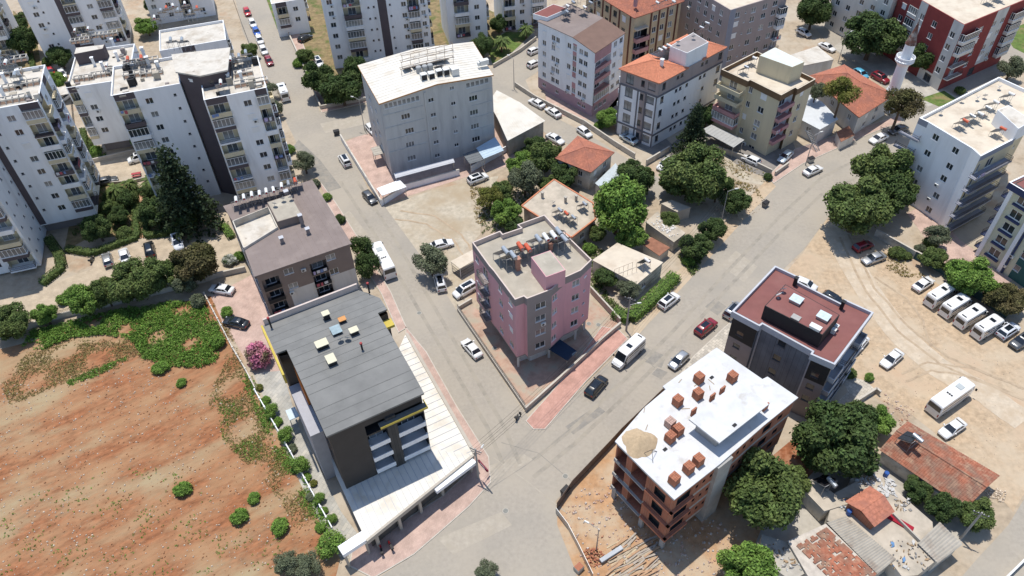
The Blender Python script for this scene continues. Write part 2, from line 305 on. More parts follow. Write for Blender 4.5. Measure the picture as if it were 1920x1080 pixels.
m_taupe = M('taupe_render', (0.27, 0.235, 0.225), 0.9, 0.07, 0.5)
m_brown = M('brown_render', (0.235, 0.19, 0.165), 0.9, 0.07, 0.5)
m_dkbrown = M('dark_brown_trim', (0.16, 0.10, 0.055), 0.8, 0.1, 0.7)
m_mauve = M('mauve_grey_render', (0.36, 0.30, 0.285), 0.9, 0.06, 0.5, (0.30,0.255,0.245), .3, .5, .7, stretch=((.7,.7,4.5),0))
m_bluegrey = M('blue_grey_render', (0.27, 0.28, 0.33), 0.9, 0.06, 0.5)
m_redwall = M('brick_red_render', (0.23, 0.048, 0.045), 0.9, 0.12, 0.5)
m_navy = M('navy_paint', (0.035, 0.05, 0.12), 0.7, 0.1, 0.5)
m_teal = M('dark_teal_render', (0.03, 0.10, 0.10), 0.85, 0.1, 0.5)
m_lime = M('pale_lime_render', (0.55, 0.55, 0.42), 0.9, 0.07, 0.5)
m_trimgrey = M('dark_grey_trim', (0.15, 0.145, 0.16), 0.8, 0.1, 0.6)
m_roofw = M('white_roof_coating', (0.55, 0.515, 0.455), 0.85, 0.12, 0.6, (0.40, 0.35, 0.285), 0.35, 0.48, 0.68, col3=(0.30,0.26,0.22), scale3=.6, lo3=.6, hi3=.72)
m_roofcream = M('cream_roof_coating', (0.58, 0.51, 0.41), 0.88, 0.08, 0.5, (0.46, 0.38, 0.29), 0.3, 0.48, 0.7)
m_roofconc = M('grey_roof_screed', (0.37, 0.335, 0.275), 0.92, 0.14, 0.5, (0.50, 0.46, 0.38), 0.4, 0.58, 0.72)
m_roofbrown = M('brown_roof_felt', (0.215, 0.175, 0.16), 0.85, 0.08, 0.4, (0.26, 0.215, 0.195), 0.25, 0.5, 0.7)
m_membrane = M('grey_roof_membrane', (0.175, 0.175, 0.168), 0.8, 0.10, 0.5, (0.215, 0.213, 0.203), 0.12, 0.45, 0.65)
m_redmem = M('brick_red_membrane', (0.205, 0.082, 0.074), 0.8, 0.09, 0.5, (0.235, 0.105, 0.092), 0.2, 0.5, 0.7)
m_sheetw = M('white_roof_sheet', (0.64, 0.61, 0.545), 0.55, 0.05, 0.6, (0.52, 0.46, 0.37), 0.25, 0.5, 0.72)
m_tile = M('clay_tile', (0.42, 0.165, 0.105), 0.85, 0.3, 2.2, (0.33, 0.14, 0.10), 0.5, 0.45, 0.65)
m_tile_old = M('old_clay_tile', (0.33, 0.125, 0.075), 0.9, 0.4, 1.8, (0.21, 0.13, 0.095), 0.45, 0.42, 0.6, col3=(0.42, 0.26, 0.17), scale3=0.9)
m_tile_or = M('orange_clay_tile', (0.55, 0.215, 0.125), 0.85, 0.2, 2.2)
m_pvc = M('white_pvc', (0.78, 0.78, 0.77), 0.5, 0, spec=0.4)
m_darkframe = M('dark_window_frame', (0.10, 0.09, 0.09), 0.5, 0)
def glass(name, col, rough=0.06):
    m = M(name, col, rough, 0.5, 0.35, spec=0.7); return m
m_glass = [glass('window_glass', (0.035, 0.042, 0.05)), glass('window_glass_curtain', (0.24, 0.25, 0.25), 0.15), glass('window_glass_blind', (0.12, 0.13, 0.14), 0.1)]
m_metal = M('galvanised_metal', (0.38, 0.39, 0.40), 0.45, 0.1, 2, metal=0.7)
m_dkmetal = M('dark_metal', (0.06, 0.06, 0.065), 0.5, 0.1, 2, metal=0.4)
m_panel = M('solar_absorber', (0.022, 0.022, 0.026), 0.25, 0.2, 1.5, spec=0.5)
m_shadeblk = M('black_cladding_and_shade', (0.022, 0.022, 0.024), 0.7, 0.1, 1)  # cladding and vents; also shade painted into openings and balcony recesses
m_acw = M('air_conditioner_white', (0.66, 0.66, 0.63), 0.6, 0.05, 3)
WC = {}
def win_mesh(w, h, n, fr):
    key = (round(w, 2), round(h, 2), n, fr.name)
    if key in WC: return WC[key]
    a = MB(); t = 0.07; x0, x1, z0, z1 = -w/2, w/2, -h/2, h/2; y0, y1 = 0.045, 0.115
    a.box(x0, x0+t, y0, y1, z0, z1); a.box(x1-t, x1, y0, y1, z0, z1); a.box(x0+t, x1-t, y0, y1, z0, z0+t); a.box(x0+t, x1-t, y0, y1, z1-t, z1)
    for i in range(1, n): c = x0+w*i/n; a.box(c-t*.55, c+t*.55, y0+.004, y1, z0+t, z1-t)
    a.box(x0-.06, x1+.06, -0.07, 0.04, z0-.07, z0-.005)
    p = MB(); p.face([(x0+t/2, 0.095, z0+t/2), (x1-t/2, 0.095, z0+t/2), (x1-t/2, 0.095, z1-t/2), (x0+t/2, 0.095, z1-t/2)])
    WC[key] = (a.mesh('window', fr), [p.mesh('pane', g) for g in m_glass]); return WC[key]
def shutter_mesh(w, h):
    key = ('s', round(w, 2), round(h, 2))
    if key in WC: return WC[key]
    a = MB(); n = max(4, int(h/0.16))
    for i in range(n): z = -h/2+h*i/n; a.box(-w/2, w/2, 0.02+0.015*(i % 2), 0.11, z, z+h/n-0.004)
    a.box(-w/2-.05, w/2+.05, -.1, 0.02, h/2-.18, h/2+.03); WC[key] = a.mesh('roller_shutter', m_pvc); return WC[key]
def rail_mesh(l, h=0.95, step=0.22):
    key = ('r', round(l, 2), h, step)
    if key in WC: return WC[key]
    a = MB(); a.box(-l/2, l/2, -.025, .025, h-.05, h); a.box(-l/2, l/2, -.018, .018, .08, .12); a.box(-l/2, l/2, -.018, .018, h*.55, h*.55+.03)
    n = max(2, int(l/step))
    for i in range(n+1): x = -l/2+.02+(l-.04)*i/n; a.box(x-.012, x+.012, -.012, .012, 0, h-.05)
    WC[key] = a.mesh('railing', m_dkmetal); return WC[key]
def ac_mesh():
    if 'ac' in WC: return WC['ac']
    a = MB(); a.k = 0; a.box(-.42, .42, -.36, -.04, -.3, .3); a.k = 1
    n = 14; a.face([(-.1+.24*math.cos(2*math.pi*i/n), -.365, .24*math.sin(2*math.pi*i/n)) for i in range(n)])
    a.box(-.35, -.3, -.3, 0, -.4, -.3); a.box(.3, .35, -.3, 0, -.4, -.3)
    WC['ac'] = a.mesh('air_conditioner', [m_acw, m_dkmetal]); return WC['ac']
LAUNDRY = [M('laundry_white', (0.6,0.6,0.62), .9, .1, 3), M('laundry_blue', (0.16,0.24,0.45), .9, .15, 3), M('laundry_red', (0.42,0.10,0.12), .9, .15, 3), M('laundry_lilac', (0.42,0.36,0.55), .9, .15, 3)]
class Bld:
    def __init__(s, name, label, P, h, mats, cat='apartment building', z0=0.0):
        s.laundry = True; s.h = h; s.z0 = z0; s.mats = mats; s.PW = P; n = len(P)
        cx = sum(p[0] for p in P)/n; cy = sum(p[1] for p in P)/n; s.c = (cx, cy)
        s.P = [(p[0]-cx, p[1]-cy) for p in P]; s.root = thing(name, label, cat, (cx, cy, 0))
        s.ops = {i: [] for i in range(n)}; s.cu = {i: [] for i in range(n)}; s.cz = []; s.W = MB(); s.rnd = random.Random(len(label)*7+n)
    def fr(s, i):
        A = s.P[i]; B = s.P[(i+1) % len(s.P)]; dx, dy = B[0]-A[0], B[1]-A[1]; l = math.hypot(dx, dy); return A, (dx/l, dy/l), l
    def at(s, i, u, y=0.0, z=0.0):                                           # point on facade i: u along, y inwards
        A, d, l = s.fr(i); return Vector((A[0]+d[0]*u-d[1]*y, A[1]+d[1]*u+d[0]*y, z))
    def uz(s, i, x, y): n = len(s.PW); return SW(x, y, s.PW[i], s.PW[(i+1) % n])
    def opening(s, i, u0, u1, z0, z1, depth, k=None): s.ops[i].append((u0, u1, z0, z1, depth, k))
    def put(s, name, me, i, u, z, y=0.0, parent=None):
        A, d, l = s.fr(i); o = link(name, me, s.root, s.at(i, u, y, z), math.atan2(d[1], d[0])); return o
    def win(s, i, u, z, w, h, n=2, fr=None, y=0.0, g=None, shut=None):
        A, d, l = s.fr(i); w = min(w, l-.3)
        u = min(max(u, w/2+.1), l-w/2-.1)
        if y == 0.0:
            for o in s.ops[i]:
                if o[0] < u+w/2+.05 and o[1] > u-w/2-.05 and o[2] < z+h/2+.05 and o[3] > z-h/2-.05: return None
            s.opening(i, u-w/2, u+w/2, z-h/2, z+h/2, 0.13)
        if fr is m_darkframe and g is None: g = 0
        if shut is None: shut = s.rnd.random() < 0.12
        if shut: return s.put('roller_shutter', shutter_mesh(w, h), i, u, z, y)
        a, ps = win_mesh(w, h, n, fr or m_pvc); o = s.put('window', a, i, u, z, y)
        p = link('pane', ps[g if g is not None else s.rnd.choice((0, 0, 0, 1, 2))], o); return o
    def wins(s, i, cols, rows, w, h, n=2, fr=None, skip=(), ac=0.0):
        us = [s.uz(i, *c)[0] if isinstance(c, tuple) else c for c in cols]
        zs = [s.uz(i, *c)[1] if isinstance(c, tuple) else c for c in rows]
        for a, u in enumerate(us):
            for b, z in enumerate(zs):
                if (a, b) in skip: continue
                s.win(i, u, z, w, h, n, fr)
                if s.rnd.random() < ac: s.put('air_conditioner', ac_mesh(), i, u+s.rnd.choice((-.2, .3)), z-h/2-.5)
    def list_wins(s, i, pts, w, h, n=2, fr=None, shut=None):
        for p in pts: u, z = s.uz(i, *p); s.win(i, u, z, w, h, n, fr, shut=shut)
    def ac(s, i, *pts):
        for p in pts: u, z = s.uz(i, *p); s.put('air_conditioner', ac_mesh(), i, u, z)
    def balcony(s, i, u0, u1, z, d=1.3, style='solid', mat=None, door=True, wall_k=None, hh=2.75, recess=0.0, ph=0.95, doorw=None):
        """slab with its top at z; recess > 0 digs the balcony into the wall"""
        A, dr, l = s.fr(i); mat = mat or m_white; L = u1-u0; uc = (u0+u1)/2
        if recess: s.opening(i, u0, u1, z, z+hh-.25, recess, wall_k)
        a = MB(); a.box(-L/2, L/2, -d, recess if recess else -0.004, -.16, 0.0 if not recess else 0.012)
        if style == 'solid':
            a.box(-L/2, L/2, -d-.002, -d+.11, -.2, ph)
            if d > .25: a.box(-L/2, -L/2+.11, -d+.11, -.004, -.16, ph); a.box(L/2-.11, L/2, -d+.11, -.004, -.16, ph)
        elif style in ('rail', 'glazed'):
            a.box(-L/2, L/2, -d-.002, -d+.1, -.2, .12 if style == 'rail' else .75)
            if style == 'glazed' and d > .25: a.box(-L/2, -L/2+.1, -d+.1, -.004, -.16, .75); a.box(L/2-.1, L/2, -d+.1, -.004, -.16, .75)
        o = s.put('balcony', a.mesh('balcony', mat), i, uc, z)
        if style == 'rail':
            link('railing', rail_mesh(L-.1), o, (0, -d+.05, .12))
            if d > .5:
                for sx in (-1, 1): link('railing', rail_mesh(d-.15), o, (sx*(L/2-.05), -d/2, .12), math.pi/2)
        if style == 'glazed':
            n = max(2, round(L/0.75)); fh = hh-.25-.75; w_, ps = win_mesh(L, fh, n, m_pvc)
            q = link('glazing', w_, o, (0, -d-.02, .75+fh/2)); link('pane', ps[s.rnd.choice((0, 2, 1))], q)
            if d > .5:
                w2, p2 = win_mesh(d-.12, fh, 2, m_pvc)
                for sx in (-1, 1):
                    q = link('glazing', w2, o, (sx*(L/2+.02), -d/2, .75+fh/2), sx*math.pi/2); link('pane', p2[0], q)
        if s.laundry and style != 'glazed' and s.rnd.random() < .3:
            q = MB(); x = -L/2+.25
            for j in range(s.rnd.randint(2, 4)):
                w_ = s.rnd.uniform(.35, .7)
                if x+w_ > L/2-.1: break
                q.box(x, x+w_, -d-.05, -d-.03, ph-s.rnd.uniform(.5, .85), ph+.02, s.rnd.randrange(4)); x += w_+s.rnd.uniform(.05, .3)
            q.obj('laundry', LAUNDRY, o)
        if door and style != 'glazed':
            w = doorw or min(2.0, L-.5); s.win(i, uc, z+1.1, w, 2.1, 2, y=(recess-.16) if recess else 0.0, shut=False) if recess else s.win(i, uc, z+1.08, w, 2.1, 2, shut=False)
        return o
    def walls(s, z0=None, z1=None, kf=None, cz=(), only=None):
        z0 = s.z0 if z0 is None else z0; z1 = s.h if z1 is None else z1; W = s.W
        for i in range(len(s.P)):
            if only is not None and i not in only: continue
            A, d, l = s.fr(i); ops = [o for o in s.ops[i] if o[3] > z0 and o[2] < z1]
            us = sorted({0.0, l, *[max(0, min(l, v)) for o in ops for v in o[:2]], *s.cu[i]}); zs = sorted({z0, z1, *[max(z0, min(z1, v)) for o in ops for v in o[2:4]], *[c for c in cz if z0 < c < z1]})
            for a in range(len(us)-1):
                if us[a+1]-us[a] < 1e-4: continue
                uc = (us[a]+us[a+1])/2
                for b in range(len(zs)-1):
                    zc = (zs[b]+zs[b+1])/2
                    if zs[b+1]-zs[b] < 1e-4 or any(o[0] < uc < o[1] and o[2] < zc < o[3] for o in ops): continue
                    W.face([s.at(i, us[a], 0, zs[b]), s.at(i, us[a+1], 0, zs[b]), s.at(i, us[a+1], 0, zs[b+1]), s.at(i, us[a], 0, zs[b+1])], kf(i, uc, zc) if kf else 0)
            for (u0, u1, a0, a1, dp, k) in ops:
                kk = k if k is not None else (kf(i, u0-.05, (a0+a1)/2) if kf else 0)
                p = lambda u, y, z: s.at(i, u, y, z)
                W.face([p(u0,0,a0), p(u0,0,a1), p(u0,dp,a1), p(u0,dp,a0)], kk); W.face([p(u1,0,a0), p(u1,dp,a0), p(u1,dp,a1), p(u1,0,a1)], kk)
                W.face([p(u0,0,a0), p(u0,dp,a0), p(u1,dp,a0), p(u1,0,a0)], kk); W.face([p(u0,0,a1), p(u1,0,a1), p(u1,dp,a1), p(u0,dp,a1)], kk)
                W.face([p(u0,dp,a0), p(u0,dp,a1), p(u1,dp,a1), p(u1,dp,a0)], kk)
    def finish(s): s.W.obj('wall', s.mats, s.root)
    def flat_roof(s, mat, ph=0.7, pmat=None, t=0.2, over=0.0, fascia=None):
        P = inset(s.P, -over) if over else s.P; top = s.h
        I = inset(P, t); g = MB(); tri_fill(g, inset(P, t*.5), top-ph); g.obj('roof', mat, s.root)
        q = MB(); n = len(P)
        for i in range(n):
            j = (i+1) % n; a, b, c, d_ = P[i], P[j], I[j], I[i]
            q.face([(a[0],a[1],top), (b[0],b[1],top), (c[0],c[1],top), (d_[0],d_[1],top)], 0)
            q.face([(d_[0],d_[1],top), (c[0],c[1],top), (c[0],c[1],top-ph), (d_[0],d_[1],top-ph)], 0)
            if over:
                f = fascia or 0.5
                q.face([(a[0],a[1],top-f), (b[0],b[1],top-f), (b[0],b[1],top), (a[0],a[1],top)], 1)
                e, h_ = s.P[j], s.P[i]; q.face([(h_[0],h_[1],top-f), (e[0],e[1],top-f), (b[0],b[1],top-f), (a[0],a[1],top-f)], 1)
        q.obj('parapet', [pmat or m_white, s.mats[-1] if over else (pmat or m_white)], s.root)
    def prism(s, name, P, z0, z1, mat, topmat=None):
        """P in metres (world)"""
        Q = [(p[0]-s.c[0], p[1]-s.c[1]) for p in ccw(P)]; g = MB(); slab(g, Q, z0, z1, 0)
        if topmat:
            g.k = 1; tri_fill(g, inset(Q, .12), z1+.012, 1)
        return g.obj(name, [mat, topmat] if topmat else mat, s.root)
    def L(s, p, z=None): return Vector((p[0]-s.c[0], p[1]-s.c[1], p[2] if z is None else z))
def rect(c, yaw, w, d):                                                     # c = front-right corner, w to the left, d to the back
    a = math.radians(yaw); ux, uy = math.cos(a), math.sin(a); x, y = c[0], c[1]
    return [(x-ux*w, y-uy*w), (x, y), (x-uy*d, y+ux*d), (x-ux*w-uy*d, y-uy*w+ux*d)]
def para(L_, F_, R_): return [L_, F_, R_, (L_[0]+R_[0]-F_[0], L_[1]+R_[1]-F_[1])]   # left, front, right corners
def tile_slope(mb, a, b, c, d, tw=0.28, th=0.38, amp=0.05, lift=0.03):       # a-b eave, d-c ridge: rows of rolled tiles
    a, b, c, d = map(Vector, (a, b, c, d)); nrm = (b-a).cross(d-a).normalized()
    if nrm.z < 0: nrm = -nrm
    L = (b-a).length; rows = max(2, int((d-a).length/th)) ; cols = max(2, int(L/tw)); sub = 4
    for r in range(rows):
        t0, t1 = r/rows, (r+1.12)/rows
        A0, B0 = a.lerp(d, t0), b.lerp(c, t0); A1, B1 = a.lerp(d, min(1.0, t1)), b.lerp(c, min(1.0, t1))
        frac = (B0-A0).length/max(L, .01); cc = max(1, int(cols*frac)); n0 = len(mb.v); m = cc*sub
        for k in range(m+1):
            u = k/m; w = amp*abs(math.sin(math.pi*k/sub)) if True else 0
            mb.v.append(tuple(A0.lerp(B0, u)+nrm*(w+lift+.04))); mb.v.append(tuple(A1.lerp(B1, u)+nrm*(w+lift-.01)))
        for k in range(m): mb.f.append((n0+2*k, n0+2*k+2, n0+2*k+3, n0+2*k+1)); mb.mi.append(mb.k)
def hip_roof(bld, E, z, rise, mat, over=0.0, ridge=None, name='roof'):       # E: 4 eave corners CCW in local metres
    if over: E = inset(E, -over)
    e = [Vector((p[0], p[1], z)) for p in E]
    l0 = (e[1]-e[0]).length; l1 = (e[2]-e[1]).length
    if l0 >= l1: m1, m2 = (e[0]+e[3])/2, (e[1]+e[2])/2; t = ridge if ridge is not None else min(.5, .5*l1/l0)
    else: m1, m2 = (e[0]+e[1])/2, (e[2]+e[3])/2; t = ridge if ridge is not None else min(.5, .5*l0/l1)
    r1 = m1.lerp(m2, t)+Vector((0, 0, rise)); r2 = m2.lerp(m1, t)+Vector((0, 0, rise))
    g = MB(); base = MB(); base.hexa([p-Vector((0,0,.15)) for p in e], e)
    if l0 >= l1: q = [(e[0],e[1],r2,r1), (e[2],e[3],r1,r2), (e[1],e[2],r2,r2), (e[3],e[0],r1,r1)]
    else: q = [(e[1],e[2],r2,r1), (e[3],e[0],r1,r2), (e[0],e[1],r1,r1), (e[2],e[3],r2,r2)]
    for f in q:
        tile_slope(g, *f); base.face(list(f) if f[2] != f[3] else list(f[:3]))
    o = base.obj(name, mat, bld.root); t_ = g.obj('tiles', mat, o); t_['kind'] = 'stuff'
    rc = MB()
    for a_, b_ in ((r1, r2), *[(c_, r1 if (c_-r1).length < (c_-r2).length else r2) for c_ in e]):
        if (a_-b_).length > .1: rc.tube(a_+Vector((0,0,.08)), b_+Vector((0,0,.08)), .12, n=6)
    rc.obj('ridge_tiles', mat, o); return o
# roof-top equipment ----------------------------------------------------------
HEAT = {}
def heater_proto(kind):
    if kind in HEAT: return HEAT[kind]
    tank = {'white': M('tank_white', (0.68, 0.68, 0.66), 0.4, 0.06, 2, coat=.2), 'grey': M('tank_steel', (0.42, 0.45, 0.48), 0.35, 0.1, 2, metal=.5), 'red': M('tank_red', (0.50, 0.10, 0.05), 0.5, 0.15, 2)}[kind]
    root = link('solar_water_heater', None); f = MB(); p = MB(); t = MB()
    up = .7
    for x in (-1.05, 0, 1.05):
        f.bar((x, -.9, 0), (x, -.9, 1.55+up), .05); f.bar((x, .95, 0), (x, .95, .3+up), .05); f.bar((x, .95, .3+up), (x, -.9, 1.5+up), .05); f.bar((x, -.9, .05), (x, .95, .05), .04)
    f.bar((-1.05, -.9, 1.5+up), (1.05, -.9, 1.5+up), .05); f.bar((-1.05, -.9, .8), (1.05, -.9, .8), .04); f.bar((-1.05, .95, .3+up), (1.05, .95, .3+up), .05); f.bar((-.2, -1.5, 1.62+up), (-.2, -.3, 1.62+up), .05); f.bar((.2, -1.5, 1.62+up), (.2, -.3, 1.62+up), .05)
    for x in (-1.02, .04):
        p = MB(); u = Vector((0, -1.85, 1.2)).normalized(); nn = Vector((0, 1.2, 1.85)).normalized()*.09; a = Vector((x, .95, .36+up)); b = a+u*2.0
        p.hexa([a, a+Vector((.98, 0, 0)), b+Vector((.98, 0, 0)), b], [a+nn, a+nn+Vector((.98, 0, 0)), b+nn+Vector((.98, 0, 0)), b+nn]); p.obj('solar_panel', m_panel, root)
    f.obj('stand', m_metal, root)
    t.tube((0, -1.65, 1.95+up), (0, -.15, 1.95+up), .31, n=14); t.obj('tank', tank, root, smooth=False); t = MB(); t.tube((0, -1.67, 1.95+up), (0, -1.652, 1.95+up), .22, n=12); t.obj('tank_cap', M('tank_cap_red', (0.35,0.05,0.04), .5, .1, 2) if kind == 'white' else m_metal, root)
    root.hide_render = False; HEAT[kind] = [root, False]; return HEAT[kind]
def spare(root, label, cat, loc, rz, group, used):
    o = root if not used else copy_tree(root); o.location = loc; o.rotation_euler = (0, 0, rz); return tag(o, label, cat, group)
def heater(kind, loc, rz, label, group, scale=1.0):
    h = heater_proto(kind); o = spare(h[0], label, 'water heater', loc, rz, group, h[1]); h[1] = True; o.scale = (scale,)*3; return o
COLW = {'white': 'white-tank', 'grey': 'steel-tank', 'red': 'red-tank'}
def heaters(where, z, pts, kinds, rz=0.2, scale=1.0):
    """pts: survey points at roof height z, listed left to right"""
    cnt = {}
    for i, p in enumerate(pts): k = kinds[i % len(kinds)]; cnt[k] = cnt.get(k, 0)+1
    seen = {}
    for i, p in enumerate(pts):
        k = kinds[i % len(kinds)]; n = seen.get(k, 0); seen[k] = n+1
        lab = f'{COLW[k]} solar water heater on {where}' + (f', {ordinal(n)} from the left' if cnt[k] > 1 else '')
        heater(k, S(p[0], p[1], z), rz+random.uniform(-.06, .06), lab, f'solar water heaters on {where}', scale)
DISH = []
def dish_at(loc, rz, label, group, r=0.5):
    if not DISH:
        root = link('satellite_dish', None); g = MB(); g.lathe([(0.001, 0), (.25, .03), (.45, .1), (.5, .14)], 14); o = g.obj('reflector', M('dish_grey', (0.5, 0.5, 0.5), 0.5, .1, 3), root, (0, 0, .75)); o.rotation_euler = (math.radians(-50), 0, 0)
        q = MB(); q.tube((0, 0, 0), (0, 0, .78), .03); q.box(-.15, .15, -.15, .15, 0, .04); q.obj('mast', m_metal, root)
        q = MB(); q.bar((0, .05, .7), (0, .55, 1.1), .03); q.obj('feed_arm', m_metal, root); DISH.append(root); used = False
    else: used = True
    o = spare(DISH[0], label, 'satellite dish', loc, rz, group, used); o.scale = (r*2,)*3; return o
def dishes(where, z, pts, rz=0.3):
    for i, p in enumerate(pts):
        lab = f'grey satellite dish on {where}' + (f', {ordinal(i)} from the left' if len(pts) > 1 else '')
        dish_at(S(p[0], p[1], z), rz+random.uniform(-.5, .5), lab, f'satellite dishes on {where}')
def chimney(b, p, z, h=1.5, w=0.55, mat=None, cap=None):
    q = S(p[0], p[1], z); g = MB(); l = b.L(q); mat = mat or m_white
    g.box(-w/2, w/2, -w/2, w/2, 0, h); g.box(-w/2-.12, w/2+.12, -w/2-.12, w/2+.12, h+.14, h+.24, 1)
    for sx in (-1, 1):
        for sy in (-1, 1): g.box(sx*w/2*.8-.04, sx*w/2*.8+.04, sy*w/2*.8-.04, sy*w/2*.8+.04, h, h+.14, 0)
    A, d, _ = b.fr(0); return g.obj('chimney', [mat, cap or mat], b.root, l, math.atan2(d[1], d[0]))
m_lgrey = M('light_grey_fascia', (0.46, 0.47, 0.50), .7, .05, 1)
# ================================================================== apartment buildings
# ---- pink block on the street corner
k = lambda x, y: (860+x/3.6, 400+y/3.6)
H = 17.5
pinkP = [S2(*k(x, y), H) for x, y in ((380,583),(440,560),(460,577),(630,512),(720,432),(825,385),(900,312),(770,185),(715,130),(660,95),(580,8),(395,75),(420,97),(298,138),(280,117),(90,195),(205,355),(235,388))]
b = Bld('apartment_building', 'pink five-storey apartment block with grey corner bay on the street corner', pinkP, H, [m_pink, m_taupe, m_offwhite], z0=3.3)
b.list_wins(2, [k(553,622), k(552,707), k(552,800), k(550,888)], 1.9, 1.35, 2, shut=False)
b.list_wins(3, [k(650,567), k(647,660), k(645,752), k(642,840)], 1.25, 1.25, 2, shut=False)
b.list_wins(4, [k(805,465), k(800,560), k(798,645), k(790,735)], 1.5, 1.35, 2, shut=False)
b.list_wins(17, [k(280,512), k(285,602), k(288,692), k(290,790), k(350,600), k(352,690), k(355,785), k(358,880)], 1.3, 1.3, 2)
zf = [3.9, 7.0, 10.1, 13.2]
A_, d_, l15 = b.fr(15)
for z in zf:
    b.balcony(15, l15*.52, l15*.95, z+.1, 1.1, 'rail', m_taupe); b.win(15, l15*.25, z+1.6, 1.3, 1.3); b.win(5, 1.4, z+1.6, .6, .5, 1)
b.ac(2, k(568,742))
b.walls(3.3, 17.5, lambda i, u, z: 1 if (z > 15.9 or i in (2,)) else 0, cz=(15.9,))
b.finish(); b.flat_roof(m_roofconc, 1.0, M('pale_coping', (0.56, 0.47, 0.42), .9, .08, 1), .22)
g = MB(); slab(g, b.P, 3.05, 3.297); g.obj('overhang_slab', m_taupe, b.root)
g = MB(); slab(g, inset(b.P, 1.3), 0, 3.045); g.obj('ground_floor', m_offwhite, b.root)
for q in ((470,1000), (620,940), (860,760), (395,1010), (270,850)):
    c = S(*k(*q), 0.0); 
for i in (0, 3, 5, 6, 15): c = inset(b.P, .5)[i]; g = MB(); g.box(-.2, .2, -.2, .2, 0, 3.045); g.obj('column', m_offwhite, b.root, (c[0], c[1], 0))
ph = [S2(*k(x, y), 20.0) for x, y in ((590,430),(722,382))]; v = Vector((ph[1][0]-ph[0][0], ph[1][1]-ph[0][1])).normalized(); nn = Vector((-v.y, v.x))*5.2
ph = [ph[0], ph[1], (ph[1][0]+nn.x, ph[1][1]+nn.y), (ph[0][0]+nn.x, ph[0][1]+nn.y)]
b.prism('stair_head', ph, 16.5, 20.0, m_pink, m_roofconc)
chimney(b, k(400,380), 16.5, 2.4, .7, M('brick_chimney', (0.40, 0.22, 0.16), .9, .2, 2)); chimney(b, k(620,245), 16.5, 1.4, .6, M('brick_chimney', (0.4,0.22,0.16)))
heaters('the pink block roof', 16.5, [k(300,320), k(400,290), k(450,300), k(520,240), k(570,230), k(620,215), k(655,190), k(350,350), k(690,240)], ['grey','red','red','grey','white','white','grey','grey','grey'], .45, 1.2)
# ---- dark hotel at the junction
k = lambda x, y: (480+x/2, 520+y/2)
HE = 18.6
F0, F1 = S2(*k(270,588), HE), S2(*k(618,433), HE)
v = Vector((F1[0]-F0[0], F1[1]-F0[1])); W_ = v.length; v.normalize(); n_ = Vector((-v.y, v.x))
def hp(u, w): return (F0[0]+v.x*u+n_.x*w, F0[1]+v.y*u+n_.y*w)
D_ = 23.6
hotP = [hp(0,0), hp(W_,0), hp(W_,16.2), hp(W_+1.9,16.6), hp(W_+1.7,19.5), hp(W_+1.0,22), hp(W_-.3,D_), hp(-1.6,D_), hp(-1.6,16.6), hp(0,16.2)]
m_hotel = M('charcoal_render', (0.062, 0.055, 0.05), 0.85, 0.1, 0.4)
m_yellow = M('yellow_trim', (0.52, 0.41, 0.08), 0.75, 0.15, 1.5)
b = Bld('hotel', 'dark charcoal hotel with grey membrane roof and yellow trim at the junction', hotP, HE, [m_hotel, m_white, m_shadeblk], 'hotel', z0=4.4); b.laundry = False
zr = [5.2, 8.3, 11.4, 14.5]
A_, d_, l0 = b.fr(0)
for z in zr[:4]:
    top = z > 14
    if not top:
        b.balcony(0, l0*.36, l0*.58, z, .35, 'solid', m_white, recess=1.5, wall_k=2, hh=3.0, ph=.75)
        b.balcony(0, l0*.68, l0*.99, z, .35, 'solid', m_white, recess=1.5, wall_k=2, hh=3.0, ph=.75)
    else:
        b.opening(0, l0*.36, l0*.58, z, z+2.2, 1.5, 2); b.opening(0, l0*.68, l0*.99, z, z+2.2, 1.5, 2)
for w in (3.5, 8, 12.5):
    for z in zr[1:]:
        b.win(9, 16.2-w, z+1.3, 1.6, 1.4, 2, m_darkframe, shut=False); b.win(1, w, z+1.3, 1.6, 1.4, 2, m_darkframe, shut=False)
b.walls(4.4, HE); b.finish()
g = MB(); g.box(-.75, .75, -.35, .12, 0, 12.4); b.put('stone_pier', g.mesh('stone_pier', brick_mat('dark_stone', (0.10,0.095,0.09), (0.06,0.058,0.055), (0.03,0.03,0.03), .5, .22)), 0, l0*.63, 4.4)
g = MB(); g.box(0, l0*.52, -.9, -.004, 0, .3); o = b.put('canopy', g.mesh('canopy', M('canopy_grey', (0.16,0.16,0.15), .8, .1, 1)), 0, l0*.5, 15.9)
g = MB(); g.box(0, l0*.52+.1, -1.0, -.905, -.05, .36); g.box(l0*.52, l0*.52+.1, -.9, .6, -.05, .36); g.obj('yellow_fascia', m_yellow, o)
# barrel-vaulted roof laid from front to back
g = MB(); NS = 14; OV = .35
def roof_z(w): t = w/D_; return HE+.15+1.0*(1-(2*t-1)**2)
strip = lambda w: (-(0 if w < 16.4 else 1.6)-OV, W_+(OV if w < 16.4 else (1.9 if w < 19.5 else 1.9-(w-19.5)*.55)))
ws = [-OV, 2.5, 5.2, 5.3, 8, 11, 14, 16.39, 16.41, 18, 19.5, 20.8, 22, 23, D_+.1]
rows = []
for w in ws:
    x0, x1 = strip(w); rows.append([(*hp(x0+(x1-x0)*t, w), roof_z(w)) for t in (0, 1)])
for a, c in zip(rows, rows[1:]):
    p = [b.L(q) for q in (a[0], a[1], c[1], c[0])]; g.face(p)
    lo = [q-Vector((0,0,.3)) for q in p]; g.face(list(reversed(lo))); g.face([lo[0], p[0], p[3], lo[3]]); g.face([lo[1], lo[2], p[2], p[1]])
p = [b.L(q) for q in rows[0]]; g.face([p[0]-Vector((0,0,.3)), p[1]-Vector((0,0,.3)), p[1], p[0]])
